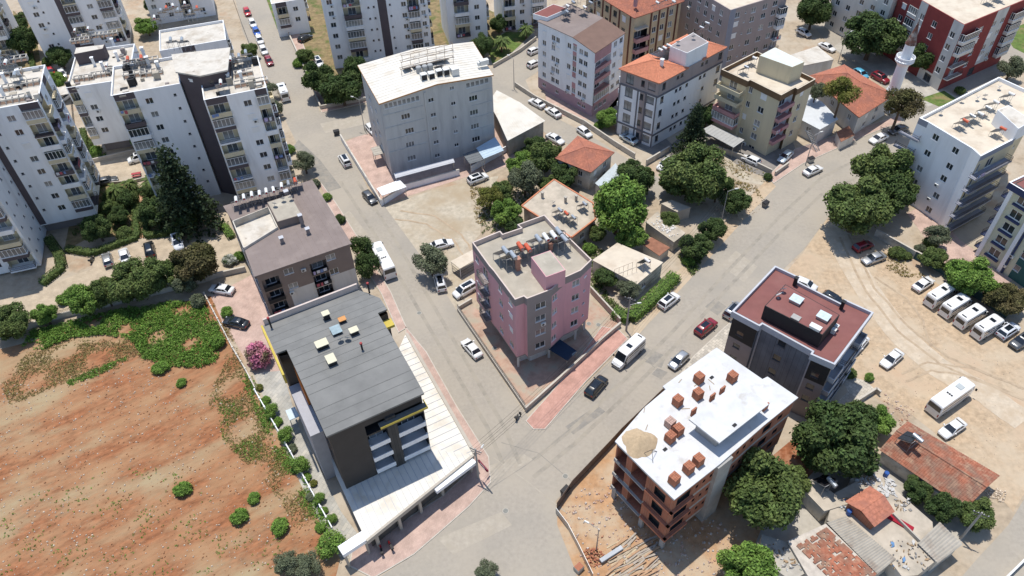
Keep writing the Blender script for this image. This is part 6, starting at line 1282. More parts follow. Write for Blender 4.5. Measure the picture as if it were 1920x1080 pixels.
def car_proto(kind, colour):
    if (kind, colour) in VM: return VM[(kind, colour)]
    c = CAR[kind]; W = c['W']/2; H_ = c['H']; pm = PAINT[colour]; root = link('parked_car', None)
    g = MB(); rings = []
    for x, f, z in c['st']:
        w = W*f; zb = .22; rings.append([(x,-w*.93,zb),(x,-w,.45),(x,-w*1.0,z*.78),(x,-w*.94,z*.97),(x,-w*.5,z+.02),(x,0,z+.03),(x,w*.5,z+.02),(x,w*.94,z*.97),(x,w,z*.78),(x,w,.45),(x,w*.93,zb)])
    loft(g, rings); g.obj('body', pm, root, smooth=True)
    f0, r0 = c['cb']; f1, r1 = c['cr']; zt = H_; zb = [z for x, f, z in c['st'] if abs(x) < 1.0][0]-.03; wb, wt = W*.92, W*.72
    def cab(x, t): # ring across width at parameter t: 0 base .. 1 roof
        z = zb+(zt-zb)*t; w = wb+(wt-wb)*t; return [(x,-w,zb),(x,-w,z),(x,-w*.5,z+.04*t),(x,w*.5,z+.04*t),(x,w,z),(x,w,zb)]
    g = MB(); ring = []
    for x, t in ((r0,.0),(r0+(r1-r0)*.5,.52),(r1,.97),((r1+f1)/2,1.0),(f1,.96),(f1+(f0-f1)*.5,.5),(f0,0.)):
        z = zb+(zt-zb)*t; w = wb+(wt-wb)*t; ring.append([(x,-wb,zb-.05),(x,-w,z),(x,-w*.5,z+.035*t),(x,w*.5,z+.035*t),(x,w,z),(x,wb,zb-.05)])
    loft(g, ring); g.obj('roof', pm, root, smooth=True)
    def pane(name, pts): g = MB(); g.face(pts); return g.obj(name, m_carglass, root)
    def fp(x0, x1, t, s, off): x = x0+(x1-x0)*t; return (x+off, s*(wb+(wt-wb)*t)*.9, zb+(zt-zb)*t+.03)
    pane('windscreen', [fp(f0,f1,.06,-1,.03), fp(f0,f1,.06,1,.03), fp(f0,f1,.90,1,.03), fp(f0,f1,.90,-1,.03)])
    pane('rear_window', [fp(r0,r1,.12,1,-.03), fp(r0,r1,.12,-1,-.03), fp(r0,r1,.88,-1,-.03), fp(r0,r1,.88,1,-.03)])
    for s in (-1, 1):
        y = lambda t: s*((wb+(wt-wb)*t)+.016); z = lambda t: zb+(zt-zb)*t; mid = (f1+r1)/2-.1
        for xa, xb, xc, xd in ((mid+.05, f0-.28, f1-.02, mid+.05), (r0+.32, mid-.05, mid-.05, r1+.05)):
            p = [(xa,y(.14),z(.14)),(xb,y(.14),z(.14)),(xc,y(.88),z(.88)),(xd,y(.88),z(.88))]; pane('side_window', p if s < 0 else p[::-1])
        st = c['st']; xf = st[-2][0]; xr = st[1][0]
        g = MB(); g.box(xf-.02, xf+.1, min(s*W*.52, s*W*.84), max(s*W*.52, s*W*.84), .58, .70); g.obj('headlight', m_head, root)
        g = MB(); g.box(st[0][0]-.02, st[0][0]+.12, min(s*W*.5, s*W*.82), max(s*W*.5, s*W*.82), .68, .82 if kind == 'sedan' else .95); g.obj('tail_light', m_tail, root)
        g = MB(); g.box(f0-.45, f0-.25, min(s*(W-.02), s*(W+.16)), max(s*(W-.02), s*(W+.16)), zb+.02, zb+.16); g.obj('mirror', pm, root)
    if kind in ('suv', 'mpv') or colour == 'dark':
        zz = zt+.045; g = MB(); g.box(r1+.5, f1-.15, -wt*.62, wt*.62, zz-.01, zz+.005); g.obj('sunroof', m_carglass, root)
    g = MB(); g.box(c['st'][0][0]-.03, c['st'][0][0]+.15, -W*.8, W*.8, .3, .45); g.box(c['st'][-1][0]-.15, c['st'][-1][0]+.03, -W*.72, W*.72, .28, .42); g.obj('bumper', m_trim, root)
    wheel_parts(root, .32 if kind != 'suv' else .35, .2, (-c['L']*.29, c['L']*.305), W)
    VM[(kind, colour)] = [root, False]; return VM[(kind, colour)]
def van_proto(kind):
    if kind in VM: return VM[kind]
    L_, W, H_, pm, r = {'minibus': (6.4, 1.0, 2.65, PAINT['white'], .35), 'midibus': (8.2, 1.2, 3.1, PAINT['white'], .42)}[kind]
    root = link('minibus' if kind == 'minibus' else 'bus', None); x0, x1 = -L_/2, L_/2
    if kind == 'minibus': prof = [(x0,.5,.9,.97),(x0+.06,1.0,.86,1.0),(x0+.12,1.0,.0,1)]
    def ring(x, zt, wf, zb=.35): w = W*wf; return [(x,-w*.97,zb),(x,-w,.8),(x,-w,zt*.62),(x,-w*.9,zt*.965),(x,-w*.6,zt),(x,w*.6,zt),(x,w*.9,zt*.965),(x,w,zt*.62),(x,w,.8),(x,w*.97,zb)]
    g = MB()
    if kind == 'minibus': rs = [ring(x0,H_*.9,.93), ring(x0+.1,H_*.985,.98), ring(x0+.5,H_,1), ring(x1-1.9,H_,1), ring(x1-1.55,H_*.95,.99), ring(x1-.85,1.32,.98), ring(x1-.3,1.12,.94), ring(x1,.75,.82)]
    else: rs = [ring(x0,H_*.93,.95), ring(x0+.12,H_*.99,.99), ring(x0+.5,H_,1), ring(x1-.7,H_,1), ring(x1-.3,H_*.96,.99), ring(x1,H_*.55,.93), ]
    loft(g, rs); g.obj('body', pm, root, smooth=False)
    def pane(name, pts, m=m_carglass, par=root): g = MB(); g.face(pts); return g.obj(name, m, par)
    za, zb = H_*.50, H_*.80
    wz = lambda z: W*(1-.1*max(0, (z/H_-.62)/.345))+.015
    xs = [x0+.35, x0+L_*.27, x0+L_*.5, x0+L_*.68] if kind == 'minibus' else [x0+.4+i*(L_-1.4)/6 for i in range(7)]
    for s in (-1, 1):
        for a, c in zip(xs, xs[1:]):
            p = [(a+.03,s*wz(za),za),(c-.03,s*wz(za),za),(c-.03,s*wz(zb),zb),(a+.03,s*wz(zb),zb)]; pane('side_window', p if s < 0 else p[::-1])
        if kind == 'minibus': p = [(xs[-1]+.12,s*wz(za),za),(x1-1.05,s*(W*.985),za),(x1-1.5,s*wz(zb-.05),zb-.05),(xs[-1]+.12,s*wz(zb),zb)]; pane('side_window', p if s < 0 else p[::-1])
        g = MB(); g.box(x1-.22, x1+.01, min(s*W*.5,s*W*.78), max(s*W*.5,s*W*.78), .72, .95); g.obj('headlight', m_head, root)
        g = MB(); g.box(x0-.03, x0+.05, min(s*W*.8,s*W*.93), max(s*W*.8,s*W*.93), .75, 1.3); g.obj('tail_light', m_tail, root)
        g = MB(); mx = x1-1.0 if kind == 'minibus' else x1+.15; g.box(mx-.06, mx+.06, min(s*(W+.02),s*(W+.3)), max(s*(W+.02),s*(W+.3)), H_*.5, H_*.64); g.obj('mirror', m_trim, root)
    g = MB()
    if kind == 'minibus':
        pane('windscreen', [(x1-.87,-W*.88,1.40),(x1-.87,W*.88,1.40),(x1-1.5,W*.8,H_*.93),(x1-1.5,-W*.8,H_*.93)]); pane('rear_window', [(x0-.012,W*.74,H_*.50),(x0-.012,-W*.74,H_*.50),(x0-.012,-W*.70,H_*.80),(x0-.012,W*.70,H_*.80)])
        g.box(-.4, .25, -.45, .45, H_+.005, H_+.05); g.obj('roof_hatch', m_carglass, root); g = MB(); g.box(x0+.35, x0+.55, -.4, .4, H_+.002, H_+.06); g.obj('roof_spoiler', m_trim, root)
    else:
        pane('windscreen', [(x1+.02,-W*.88,1.55),(x1+.02,W*.88,1.55),(x1-.24,W*.86,H_*.93),(x1-.24,-W*.86,H_*.93)]); pane('rear_window', [(x0-.012,W*.86,H_*.56),(x0-.012,-W*.86,H_*.56),(x0-.012,-W*.82,H_*.88),(x0-.012,W*.82,H_*.88)])
        g.box(.9, 1.9, -.5, .5, H_+.004, H_+.1); g.obj('roof_hatch', M('hatch_grey', (0.4,0.43,0.43), .4, 0), root)
        for i in range(3): g = MB(); g.lathe([(.15,H_),(.15,H_+.1),(.02,H_+.12)], 10, -1.1+.0, -.35+.35*i); g.obj('roof_fan', m_trim, root)
    wheel_parts(root, r, .24, (-L_*.28, L_*.31), W)
    VM[kind] = [root, False]; return VM[kind]
def place_vehicle(kind, colour, rear, front, label, group, z=.034):
    a, c = S(*rear, .6), S(*front, .6); d = c-a; mid = (a+c)/2; rz = math.atan2(d.y, d.x)
    pr = van_proto(kind) if kind in ('minibus', 'midibus') else car_proto(kind, colour)
    cat = {'minibus': 'minibus', 'midibus': 'bus'}.get(kind, 'car')
    o = spare(pr[0], label, cat, (mid.x, mid.y, z), rz, group, pr[1]); pr[1] = True; o.scale = ({'minibus': 1.12, 'midibus': 1.07}.get(kind, 1.09),)*3; return o
cars = [
 ('sedan','white',(897,668),(872,640),'white coupe parked tight along the pink block wall'),
 ('suv','black',(1103,742),(1133,708),'black car parked by the red pavement below the white minibus'),
 ('hatch','silver',(1287,663),(1258,690),'silver hatchback parked by the checkered forecourt'),
 ('suv','red',(1310,625),(1337,603),'dark red car parked on the street before the charcoal block'),
 ('suv','white',(1239,577),(1269,553),'white estate car parked along the roadside hedge'),
 ('mpv','silver',(1362,596),(1388,570),'pale van half hidden behind the corner of the brick-red roof'),
 ('hatch','white',(1493,527),(1527,541),'white car partly hidden behind the brick-red roof edge'),
 ('hatch','dark',(1545,552),(1580,572),'dark car almost hidden behind the brick-red roof parapet'),
 ('sedan','white',(1622,632),(1596,662),'white car beside the charcoal block balconies'),
 ('sedan','white',(1691,657),(1652,690),'white sedan alone in the middle of the dirt car park'),
 ('sedan','white',(1809,788),(1761,820),'white sedan beside the parked bus'),
 ('sedan','white',(1713,545),(1749,521),'white sedan at the upper end of the minibus row'),
 ('suv','cloth',(1873,632),(1906,610),'car under a white cover at the lower end of the minibus row'),
 ('suv','grey',(1931,629),(1898,651),'dark grey car cut by the right edge of the car park'),
 ('hatch','red',(1603,468),(1634,456),'dark red car in the shade of the big car park trees'),
 ('sedan','silver',(1658,478),(1618,492),'silver sedan parked below the dark red car'),
 ('sedan','white',(1507,328),(1541,312),'white sedan on the street before the grey annex'),
 ('sedan','paleblue',(1482,285),(1463,303),'pale sedan on the dark drive of the cream block'),
 ('hatch','white',(1422,307),(1394,294),'white car under the cream block balcony by the wall'),
 ('sedan','white',(1663,253),(1631,267),'white sedan before the prayer hall'),
 ('sedan','grey',(1700,238),(1668,249),'grey car in the shade behind the white sedan at the prayer hall'),
 ('suv','white',(1260,300),(1235,319),'white car with black glass roof in the walled car space'),
 ('sedan','paleblue',(1193,269),(1165,252),'pale blue sedan parked beside the white trimmed block'),
 ('hatch','white',(1084,240),(1108,257),'white hatchback on the lane above the hipped villa'),
 ('sedan','white',(1019,201),(994,187),'white car on the lane, upper of the pair before the rose block'),
 ('sedan','white',(1049,219),(1025,203),'white car on the lane, lower of the pair before the rose block'),
 ('sedan','white',(1028,254),(1054,268),'white car half hidden beside the villa trees'),
 ('hatch','white',(990,101),(1014,90),'white car in the side court, farther of two beside the rose block'),
 ('hatch','white',(989,126),(1014,114),'white car in the side court, nearer of two beside the rose block'),
 ('suv','white',(879,342),(913,329),'white estate car on the gravel lot behind the grey block'),
 ('mpv','white',(655,315),(638,288),'white van driving beside the grey block boundary wall'),
 ('hatch','grey',(684,361),(703,381),'grey car parked at the corner of the grey block wall'),
 ('hatch','white',(690,235),(704,251),'white car hidden behind the left corner of the grey block'),
 ('sedan','white',(812,463),(843,455),'white car behind the olive tree on the gravel lot'),
 ('mpv','white',(829,545),(821,516),'white van parked under the olive tree'),
 ('mpv','white',(891,534),(852,556),'white people carrier beside the cream carport'),
 ('sedan','white',(441,547),(391,539),'white sedan on the paver parking behind the hotel'),
 ('sedan','dark',(468,611),(417,599),'dark slate sedan on the paver parking behind the hotel'),
 ('hatch','silver',(206,503),(197,472),'silver hatchback beside the motorbike in the left compound'),
 ('sedan','white',(229,464),(240,501),'white sedan between the silver hatchback and the garden path'),
 ('suv','black',(284,485),(277,452),'dark car parked at the end of the brick garden path'),
 ('suv','cloth',(327,437),(339,474),'silver covered car beside the conifer shade'),
 ('mpv','white',(277,292),(243,302),'white van on the lane beside the lower white wing'),
 ('sedan','grey',(180,345),(218,335),'grey sedan beside the palm garden'),
 ('hatch','brightred',(459,13),(468,33),'red car at the top of the street parking row'),
 ('hatch','white',(470,36),(478,53),'white car directly below the topmost red car'),
 ('hatch','blue',(477,52),(485,68),'blue car in the street parking row'),
 ('hatch','white',(483,67),(491,84),'white car directly below the blue street car'),
 ('hatch','white',(490,86),(499,104),'white car directly above the darker red street car'),
 ('hatch','red',(499,104),(510,126),'dark red car with dark roof at the lower end of the street row'),
 ('suv','blue',(528,45),(549,36),'blue car under the sheet canopy at the street'),
 ('hatch','black',(560,78),(584,66),'dark car in the shade beside the low grey-white house'),
 ('suv','white',(590,106),(606,130),'white car behind the street trees below the tall block'),
 ('hatch','brightred',(90,122),(102,148),'red car on the narrow lane at the top left'),
 ('hatch','white',(112,128),(122,150),'white car beside the red one on the narrow lane'),
 ('hatch','white',(112,190),(128,178),'white car under the white carport of the left compound'),
 ('hatch','white',(1494,55),(1521,69),'white car below the glazed balconies at the top'),
 ('sedan','white',(1535,82),(1566,96),'white sedan on the street above the annex roof'),
 ('suv','red',(1634,138),(1667,156),'dark red car behind the prayer hall roof'),
 ('mpv','white',(1690,140),(1667,172),'white van next to the minaret'),
 ('hatch','cyan',(1603,132),(1625,146),'bright blue small car behind the prayer hall roof'),
]
for kd, co, r, f, lab in cars: place_vehicle(kd, co, r, f, lab, 'parked cars')
place_vehicle('minibus', 'white', (1204,641), (1150,691), 'white minibus parked by the red pavement of the pink block', 'white minibuses')
for i, (r, f) in enumerate((((1738,573),(1786,543)), ((1766,592),(1815,562)), ((1794,612),(1844,582)), ((1826,632),(1877,602)))):
    place_vehicle('minibus', 'white', r, f, f'white minibus in the car park row, {ordinal(i)} from the upper left', 'white minibuses')
place_vehicle('minibus', 'white', (541,198), (522,155), 'white van parked below the olive trees on the upper street', 'white minibuses')
place_vehicle('midibus', 'white', (1739,779), (1814,726), 'white bus parked in the dirt car park', 'white buses'); place_vehicle('midibus', 'white', (736,526), (704,466), 'white bus parked beside the dark hedge tree on the street', 'white buses')
# scooters
m_seat = M('black_vinyl', (0.02,0.02,0.02), .6, 0); SC = {}
def scooter(p, rz, colour, label):
    if colour not in SC:
        r = link('scooter', None); g = MB(); loft(g, [[(x,-w,z0),(x,w,z0),(x,w*.8,z1),(x,-w*.8,z1)] for x, w, z0, z1 in ((-.75,.12,.45,.7),(-.4,.17,.32,.76),(0,.16,.28,.45),(.3,.15,.28,.5),(.45,.17,.35,1.0),(.55,.1,.5,1.02))]); g.obj('body', PAINT[colour], r)
        g = MB(); g.box(-.7,.05,-.15,.15,.76,.84); g.obj('seat', m_seat, r); g = MB(); g.tube((.45,-.34,1.05),(.45,.34,1.05),.02); g.tube((.62,0,.28),(.45,0,1.05),.035); g.obj('handlebar', m_dkmetal, r)
        for x in (-.55, .65): g = MB(); g.tube((0,-.06,0),(0,.06,0),.27,n=14); g.obj('wheel', m_tyre, r, (x,0,.27))
        g = MB(); g.box(-.98,-.68,-.2,.2,.85,1.15); g.obj('top_box', m_trim, r); SC[colour] = [r, False]
    q = SC[colour]; o = spare(q[0], label, 'scooter', S(*p)+Vector((0,0,.14 if p[1] > 1000 else .035)), rz, 'scooters', q[1]); q[1] = True
scooter((716,1034), 1.9, 'red', 'dark red scooter before the hotel shops, left of the parked pair'); scooter((733,1026), 2.1, 'brightred', 'red scooter before the hotel shops, right of the parked pair'); scooter((972,783), 1.0, 'black', 'black motorbike at the tip of the pink block wall'); scooter((174,490), 1.5, 'black', 'black motorbike beside the silver hatchback')
# ================================================================== vegetation
def leafm(name, col, col2): return M(name, col, .75, .5, 2.6, col2, .9, .42, .62, trans=.22, spec=.25, island=.5)
LEAF = {'dark': leafm('leaf_dark', (0.050,0.086,0.026), (0.080,0.115,0.034)), 'broad': leafm('leaf_mid', (0.085,0.125,0.036), (0.125,0.16,0.048)), 'bright': leafm('leaf_bright', (0.12,0.21,0.04), (0.17,0.26,0.055)),
        'olive': leafm('leaf_olive', (0.11,0.13,0.075), (0.15,0.17,0.105)), 'yellow': leafm('leaf_yellow', (0.13,0.15,0.03), (0.18,0.17,0.045)), 'brown': leafm('leaf_brown', (0.085,0.085,0.03), (0.12,0.10,0.045)),
        'conifer': leafm('needle', (0.032,0.052,0.026), (0.048,0.07,0.03)), 'pink': leafm('oleander_pink', (0.62,0.22,0.34), (0.14,0.14,0.06)), 'white': leafm('white_blossom', (0.55,0.55,0.50), (0.08,0.13,0.04)), 'weed': leafm('weed_green', (0.12,0.22,0.035), (0.17,0.27,0.055)), 'dry': leafm('dry_straw', (0.33,0.24,0.11), (0.20,0.19,0.06))}
m_bark = M('bark', (0.12,0.085,0.06), .95, .25, 3)
def leaf_quad(mb, p, nrm, s, R):
    t = nrm.orthogonal().normalized(); a = R.uniform(0, 6.28); q = nrm.cross(t); u = t*math.cos(a)+q*math.sin(a); w = nrm.cross(u); l = s*R.uniform(.7, 1.35); b = s*R.uniform(.45, .8); k = nrm*(s*.18)
    n = len(mb.v); mb.v.extend((tuple(p-u*l), tuple(p+w*b+k), tuple(p+u*l), tuple(p-w*b+k))); mb.f.append((n, n+1, n+2, n+3)); mb.mi.append(0)
def rand_dir(R):
    z = R.uniform(-1, 1); a = R.uniform(0, 6.283); r = math.sqrt(1-z*z); return Vector((r*math.cos(a), r*math.sin(a), z))
def crown_mesh(seed, nb, n, s, flat=1.0, spread=.62, lo=.26, hi=.46):
    R = random.Random(seed); bl = []
    for i in range(nb):
        d = rand_dir(R); d.z = d.z*.75+.12; r = R.uniform(lo, hi); bl.append((Vector((d.x*spread, d.y*spread, d.z*spread*flat))*R.uniform(.75, 1.15), r))
    bl.append((Vector((0, 0, 0)), .38)); g = MB(); tot = sum(b[1]**2 for b in bl); c = 0
    for cpos, r in bl:
        for i in range(int(n*r*r/tot)):
            d = rand_dir(R)
            if d.z < -.5 and R.random() < .6: d.z = -d.z
            p = cpos+d*r*(R.uniform(.6, 1.08) if R.random() < .8 else R.uniform(1.0, 1.3))
            if any((p-q).length < rr*.58 for q, rr in bl): continue
            leaf_quad(g, p, (d*.8+rand_dir(R)*.75+Vector((0, 0, .35))).normalized(), s, R)
    return g.mesh('crown', LEAF['broad'])
def trunk_mesh(seed, h, r=.07, limbs=5):
    R = random.Random(seed); g = MB(); top = Vector((R.uniform(-.05,.05), R.uniform(-.05,.05), h)); g.tube((0,0,0), top, r*1.25, r*.8, 7)
    for i in range(limbs): a = 6.28*i/limbs+R.uniform(-.4,.4); l = R.uniform(.45,.7); e = top+Vector((math.cos(a)*l*.8, math.sin(a)*l*.8, l*.7)); g.tube(top-Vector((0,0,.05*i)), e, r*.5, r*.15, 5)
    return g.mesh('trunk', m_bark)
TREE = {}
def tp(kind):
    if kind in TREE: return TREE[kind]
    if kind.startswith('round'): i = int(kind[-1]); TREE[kind] = (crown_mesh(20+i, 40, 17000, .058, .9, .82, .12, .34), trunk_mesh(i, .85))
    elif kind == 'wispy': TREE[kind] = (crown_mesh(51, 22, 9000, .05, .85, .7, .18, .34), trunk_mesh(9, .8))
    elif kind == 'shrub': TREE[kind] = (crown_mesh(61, 10, 5500, .085, .8, .5, .3, .5), trunk_mesh(12, .35, .05))
    elif kind == 'thuja': TREE[kind] = (crown_mesh(71, 14, 7000, .06, 1.0, .5, .3, .48), trunk_mesh(14, .4, .06))
    elif kind == 'conifer':
        R = random.Random(4); g = MB(); 
        for lv in range(15):
            t = lv/14; z = -1.25+2.5*t; rad = (1-t)**.75*.98+.06; nb = 9 if lv < 11 else 6
            for i in range(nb):
                a = 6.283*(i+R.random()*.8)/nb; L_ = rad*R.uniform(.72, 1.1)
                for j in range(int(70*L_)+8):
                    q = R.random()**.6*L_; sp = .10*(1-q/L_)+.05; p = Vector((math.cos(a)*q+R.gauss(0, sp), math.sin(a)*q+R.gauss(0, sp), z-.22*q+R.gauss(0, .05)))
                    leaf_quad(g, p, (rand_dir(R)+Vector((0,0,.7))).normalized(), .055, R)
        tm = MB(); tm.tube((0,0,-1.25),(0,0,1.1),.06,.01,7); TREE[kind] = (g.mesh('crown', LEAF['conifer']), trunk_mesh(1, .4, .06, 0))
    elif kind == 'palm':
        R = random.Random(8); g = MB()
        for i in range(30):
            a = 6.283*i/30*3.9; el = R.uniform(-.35, 1.1); L_ = 1.0; prev = None
            for j in range(9):
                t = j/8; e = el-t*t*1.3; rr = L_*t; p = Vector((math.cos(a)*rr*max(.35, math.cos(el*.7)), math.sin(a)*rr*max(.35, math.cos(el*.7)), math.sin(el)*.7*t-t*t*.55)); w = .13*(1-abs(2*t-.9)**2*.6)
                sd_ = Vector((-math.sin(a), math.cos(a), -.25))*w; cur = (p-sd_+Vector((0,0,-.04)), p, p+Vector((math.sin(a), -math.cos(a), -.25))*-w*-1)
                l_, r_ = p+Vector((-math.sin(a)*w, math.cos(a)*w, -w*.5)), p+Vector((math.sin(a)*w, -math.cos(a)*w, -w*.5))
                if prev: g.face([prev[0], l_, p, prev[1]]); g.face([prev[1], p, r_, prev[2]])
                prev = (l_, p, r_)
        tm = MB(); tm.tube((0,0,0),(0,0,1.3),.1,.08,9); TREE[kind] = (g.mesh('crown', LEAF['broad']), tm.mesh('trunk', m_bark))
    return TREE[kind]
def pxm(y): return 1440/((CAM_H/math.sin(PITCH+math.atan((y-540)/FOC)))*math.cos(math.atan((y-540)/FOC)))
TN = [0]
def tree(x, y, rpx, kind, leaf, label, name=None, zs=1.0, group=None, cat=None, lift=0.0):
    """x, y: middle of the crown in the survey picture; rpx: crown radius there"""
    r = rpx/pxm(y); cm, tm = tp(kind); cz = {'shrub': .55, 'thuja': .95, 'conifer': 1.45, 'palm': 1.3}.get(kind, 1.15)
    base = S(x, y, cz*r*zs*.97+lift); TN[0] += 1; R = random.Random(TN[0]); rz = R.uniform(0, 6.28)
    nm = name or {'shrub': 'shrub', 'thuja': 'clipped_shrub', 'conifer': 'conifer_tree', 'palm': 'palm_tree', 'wispy': 'olive_tree'}.get(kind, 'broadleaf_tree')
    root = thing(nm, label, cat or ('shrub' if kind in ('shrub', 'thuja') else 'tree'), (base.x, base.y, .01), rz, group or ('shrubs' if kind in ('shrub', 'thuja') else 'trees'))
    root.scale = (r*R.uniform(.9,1.15), r*R.uniform(.9,1.15), r*zs*R.uniform(.9,1.12))
    q = link('trunk', tm, root); q.scale = (1, 1, 1+lift/(r*zs*.8)); c = link('crown', cm, root, (0, 0, cz+lift/(r*zs)))
    if len(c.material_slots): c.material_slots[0].link = 'OBJECT'; c.material_slots[0].material = LEAF[leaf]
    return root
T = tree
for x, y, r, kd, lf, lab in ((938,360,20,'round2','broad','tree between the gravel lot and the olive thicket'), (1030,345,18,'round1','broad','tree beside the flat house rear corner'), (1085,385,16,'round0','bright','bright bush between the flat house and the large bright tree'), (1135,375,20,'round3','bright','bright crown on the left of the large bright tree'), (1120,440,14,'round1','broad','small tree behind the pink block parapet'), (985,300,18,'round2','bright','bright tree beside the blue-grey canopy'), (1040,285,14,'round0','broad','small tree at the villa back corner'), (1255,415,17,'round1','broad','tree beside the ruined terrace'), (1345,355,26,'round2','broad','right half of the large spreading tree'), (1262,345,22,'round0','broad','left half of the large spreading tree'),
 (205,390,14,'round2','broad','tree beside the left garden block wall'), (302,376,14,'round0','broad','tree right of the right garden palm'), (205,372,14,'shrub','broad','low shrub below the left palms'), (320,430,14,'shrub','broad','shrub at the covered silver car'), (120,560,16,'shrub','bright','low bright shrub on the stone wall'), (10,620,16,'shrub','broad','low shrub below the left edge tree'),
 (560,118,12,'shrub','bright','green shrub in the street garden, upper'), (577,128,11,'shrub','broad','green shrub in the street garden, lower'), (620,185,16,'shrub','broad','low shrub under the street trees'), (1745,455,14,'shrub','broad','leafy shrub in the apartment court'), (1785,505,16,'round2','broad','tree behind the upper minibuses'), (1855,545,20,'round3','bright','leafy tree behind the third minibus'), (1700,480,10,'shrub','broad','small shrub on the car park wall'), (1485,905,28,'round0','broad','right part of the large tree beside the concrete shaft'), (1600,790,34,'round1','dark','upper right part of the very large dark tree'), (1610,870,30,'round3','dark','lower right part of the very large dark tree')): tree(x, y, r, kd, lf, lab)
T(332,348,52,'conifer','conifer','tall dark conifer before the white wing wall',zs=1.25)
T(1302,242,32,'conifer','conifer','dark conifer beside the white trimmed block',zs=1.3)
T(20,606,32,'round1','broad','dark green tree at the left edge beside the stone wall'); T(85,592,21,'round2','bright','small bright green tree on the stone wall by the left edge')
T(155,566,31,'round3','bright','bright green tree at the left end of the drive-side row'); T(198,552,28,'round0','broad','second tree of the row between drive and red field'); T(245,530,38,'round1','broad','largest tree of the row between drive and red field'); T(295,522,31,'round2','broad','right-hand tree of the row between drive and red field')
T(368,498,36,'round3','brown','brownish tree at the wall corner beside the compound gate'); T(345,532,20,'round0','olive','pale small tree leaning over the stone wall corner'); T(372,566,17,'shrub','olive','olive shrub in the field corner beside the parked white sedan')
T(425,585,13,'shrub','weed','low shrub beside the white wall of the paver parking'); T(408,640,18,'shrub','weed','green shrub at the fence below the dark slate sedan')
T(430,488,15,'shrub','white','white flowering shrub behind the brown-roofed block terrace'); T(448,482,13,'shrub','bright','green shrub beside the white flowering one')
T(213,350,22,'palm','broad','palm left of the garden path bench'); T(240,342,17,'palm','broad','smaller palm behind the left garden palm'); T(283,335,24,'palm','broad','palm right of the garden path bench')
T(237,372,22,'thuja','dark','round clipped bush below the left palms'); T(277,362,17,'thuja','dark','round clipped bush right of the brick path'); T(288,400,28,'round2','dark','dense dark tree right of the brick path'); T(222,405,18,'round1','dark','dark tree in the middle of the left garden'); T(182,430,26,'round0','dark','dark tree at the foot of the left white block'); T(232,438,17,'shrub','broad','grey-green shrub by the parked silver hatchback')
T(348,412,24,'round3','dark','dark tree at the conifer foot'); T(270,262,20,'round2','bright','bright green tree before the lower white wing'); T(180,285,13,'shrub','bright','small shrub in the lane-side garden bed')
T(30,45,20,'round1','dark','dark tree between the top-left blocks, farthest'); T(48,78,25,'round2','dark','dark tree between the top-left blocks, nearest the lane'); T(112,108,20,'round3','dark','dark tree beside the lower wing at the red car'); T(105,152,18,'round0','bright','bright tree before the white carport'); T(88,118,11,'shrub','broad','shrub row on the narrow lane')
T(274,48,18,'round1','bright','tree between the white wings at the top left'); T(283,12,13,'round2','dark','dark tree by the white awning at the top left'); T(468,95,15,'round3','broad','small tree beside the upper street row of cars')
T(500,168,20,'wispy','olive','olive tree above the white van on the upper street'); T(515,205,17,'wispy','olive','olive tree below the white van on the upper street'); T(542,282,12,'shrub','bright','small tree in the street-side bed below the white wing'); T(570,305,22,'wispy','olive','olive tree behind the brown-roofed block'); T(590,345,12,'shrub','olive','olive bush at the street end of the brown roof'); T(613,370,10,'shrub','bright','low bush at the brown roof corner'); T(638,412,11,'shrub','dark','dark round bush on the street pavement')
T(598,150,30,'round0','dark','big dark street tree, left of the group beside the grey block'); T(640,165,33,'round1','dark','big dark street tree, middle of the group beside the grey block'); T(668,140,26,'round2','dark','big dark street tree, right of the group beside the grey block'); T(572,105,14,'round3','broad','small tree behind the street fence'); T(585,140,14,'shrub','bright','bright hedge bush behind the street fence')
T(680,462,26,'thuja','dark','dense dark evergreen beside the brown-roofed block, upper half',zs=1.3); T(688,500,27,'thuja','dark','dense dark evergreen beside the parked bus',zs=1.2)
T(808,490,33,'wispy','olive','spreading olive tree on the gravel lot')
T(948,402,26,'round0','bright','bright bushy tree at the edge of the gravel lot'); T(918,372,24,'wispy','yellow','tall reedy bush above the gravel lot'); T(963,420,20,'round1','dark','dark bush behind the pink block'); T(984,338,30,'wispy','olive','grey olive tree behind the flat house'); T(1004,273,18,'round3','dark','dark tree beside the white-roofed hall'); T(1016,300,27,'round2','broad','green tree left of the hipped villa'); T(975,312,22,'round0','bright','bright bush above the white estate car'); T(1058,325,25,'round1','dark','dark tree in front of the hipped villa')
T(1158,395,48,'round2','bright','large bright green tree in the centre of the old gardens'); T(1183,445,26,'round3','bright','bright tree overhanging the sunlit cream roof'); T(1195,338,28,'round0','dark','dark tree beside the blue sheet shed'); T(1178,322,20,'round1','dark','small dark tree behind the blue sheet shed'); T(1138,520,20,'round3','dark','dark tree before the whitewashed flat house'); T(1105,466,14,'shrub','bright','bright bush behind the pink block corner'); T(1177,540,22,'wispy','olive','bare greyish tree beside the power pole')
T(1300,330,50,'round1','broad','large spreading tree over the grey block hut'); T(1380,378,24,'round2','dark','round dark tree beside the dumpster verge'); T(1336,432,24,'round3','dark','dark roadside tree beside the ruined terrace'); T(1303,463,24,'round0','dark','lower dark roadside tree by the rusty shed'); T(1290,490,12,'shrub','bright','bright round shrub at the roadside')
T(1325,220,20,'round3','dark','dark tree behind the conifer by the cream block'); T(1140,220,19,'round1','bright','bright tree in the white block front garden'); T(1122,236,11,'shrub','bright','bright shrub in the white block front garden'); T(1440,332,9,'shrub','dark','small dark shrub at the end of the cream block wall')
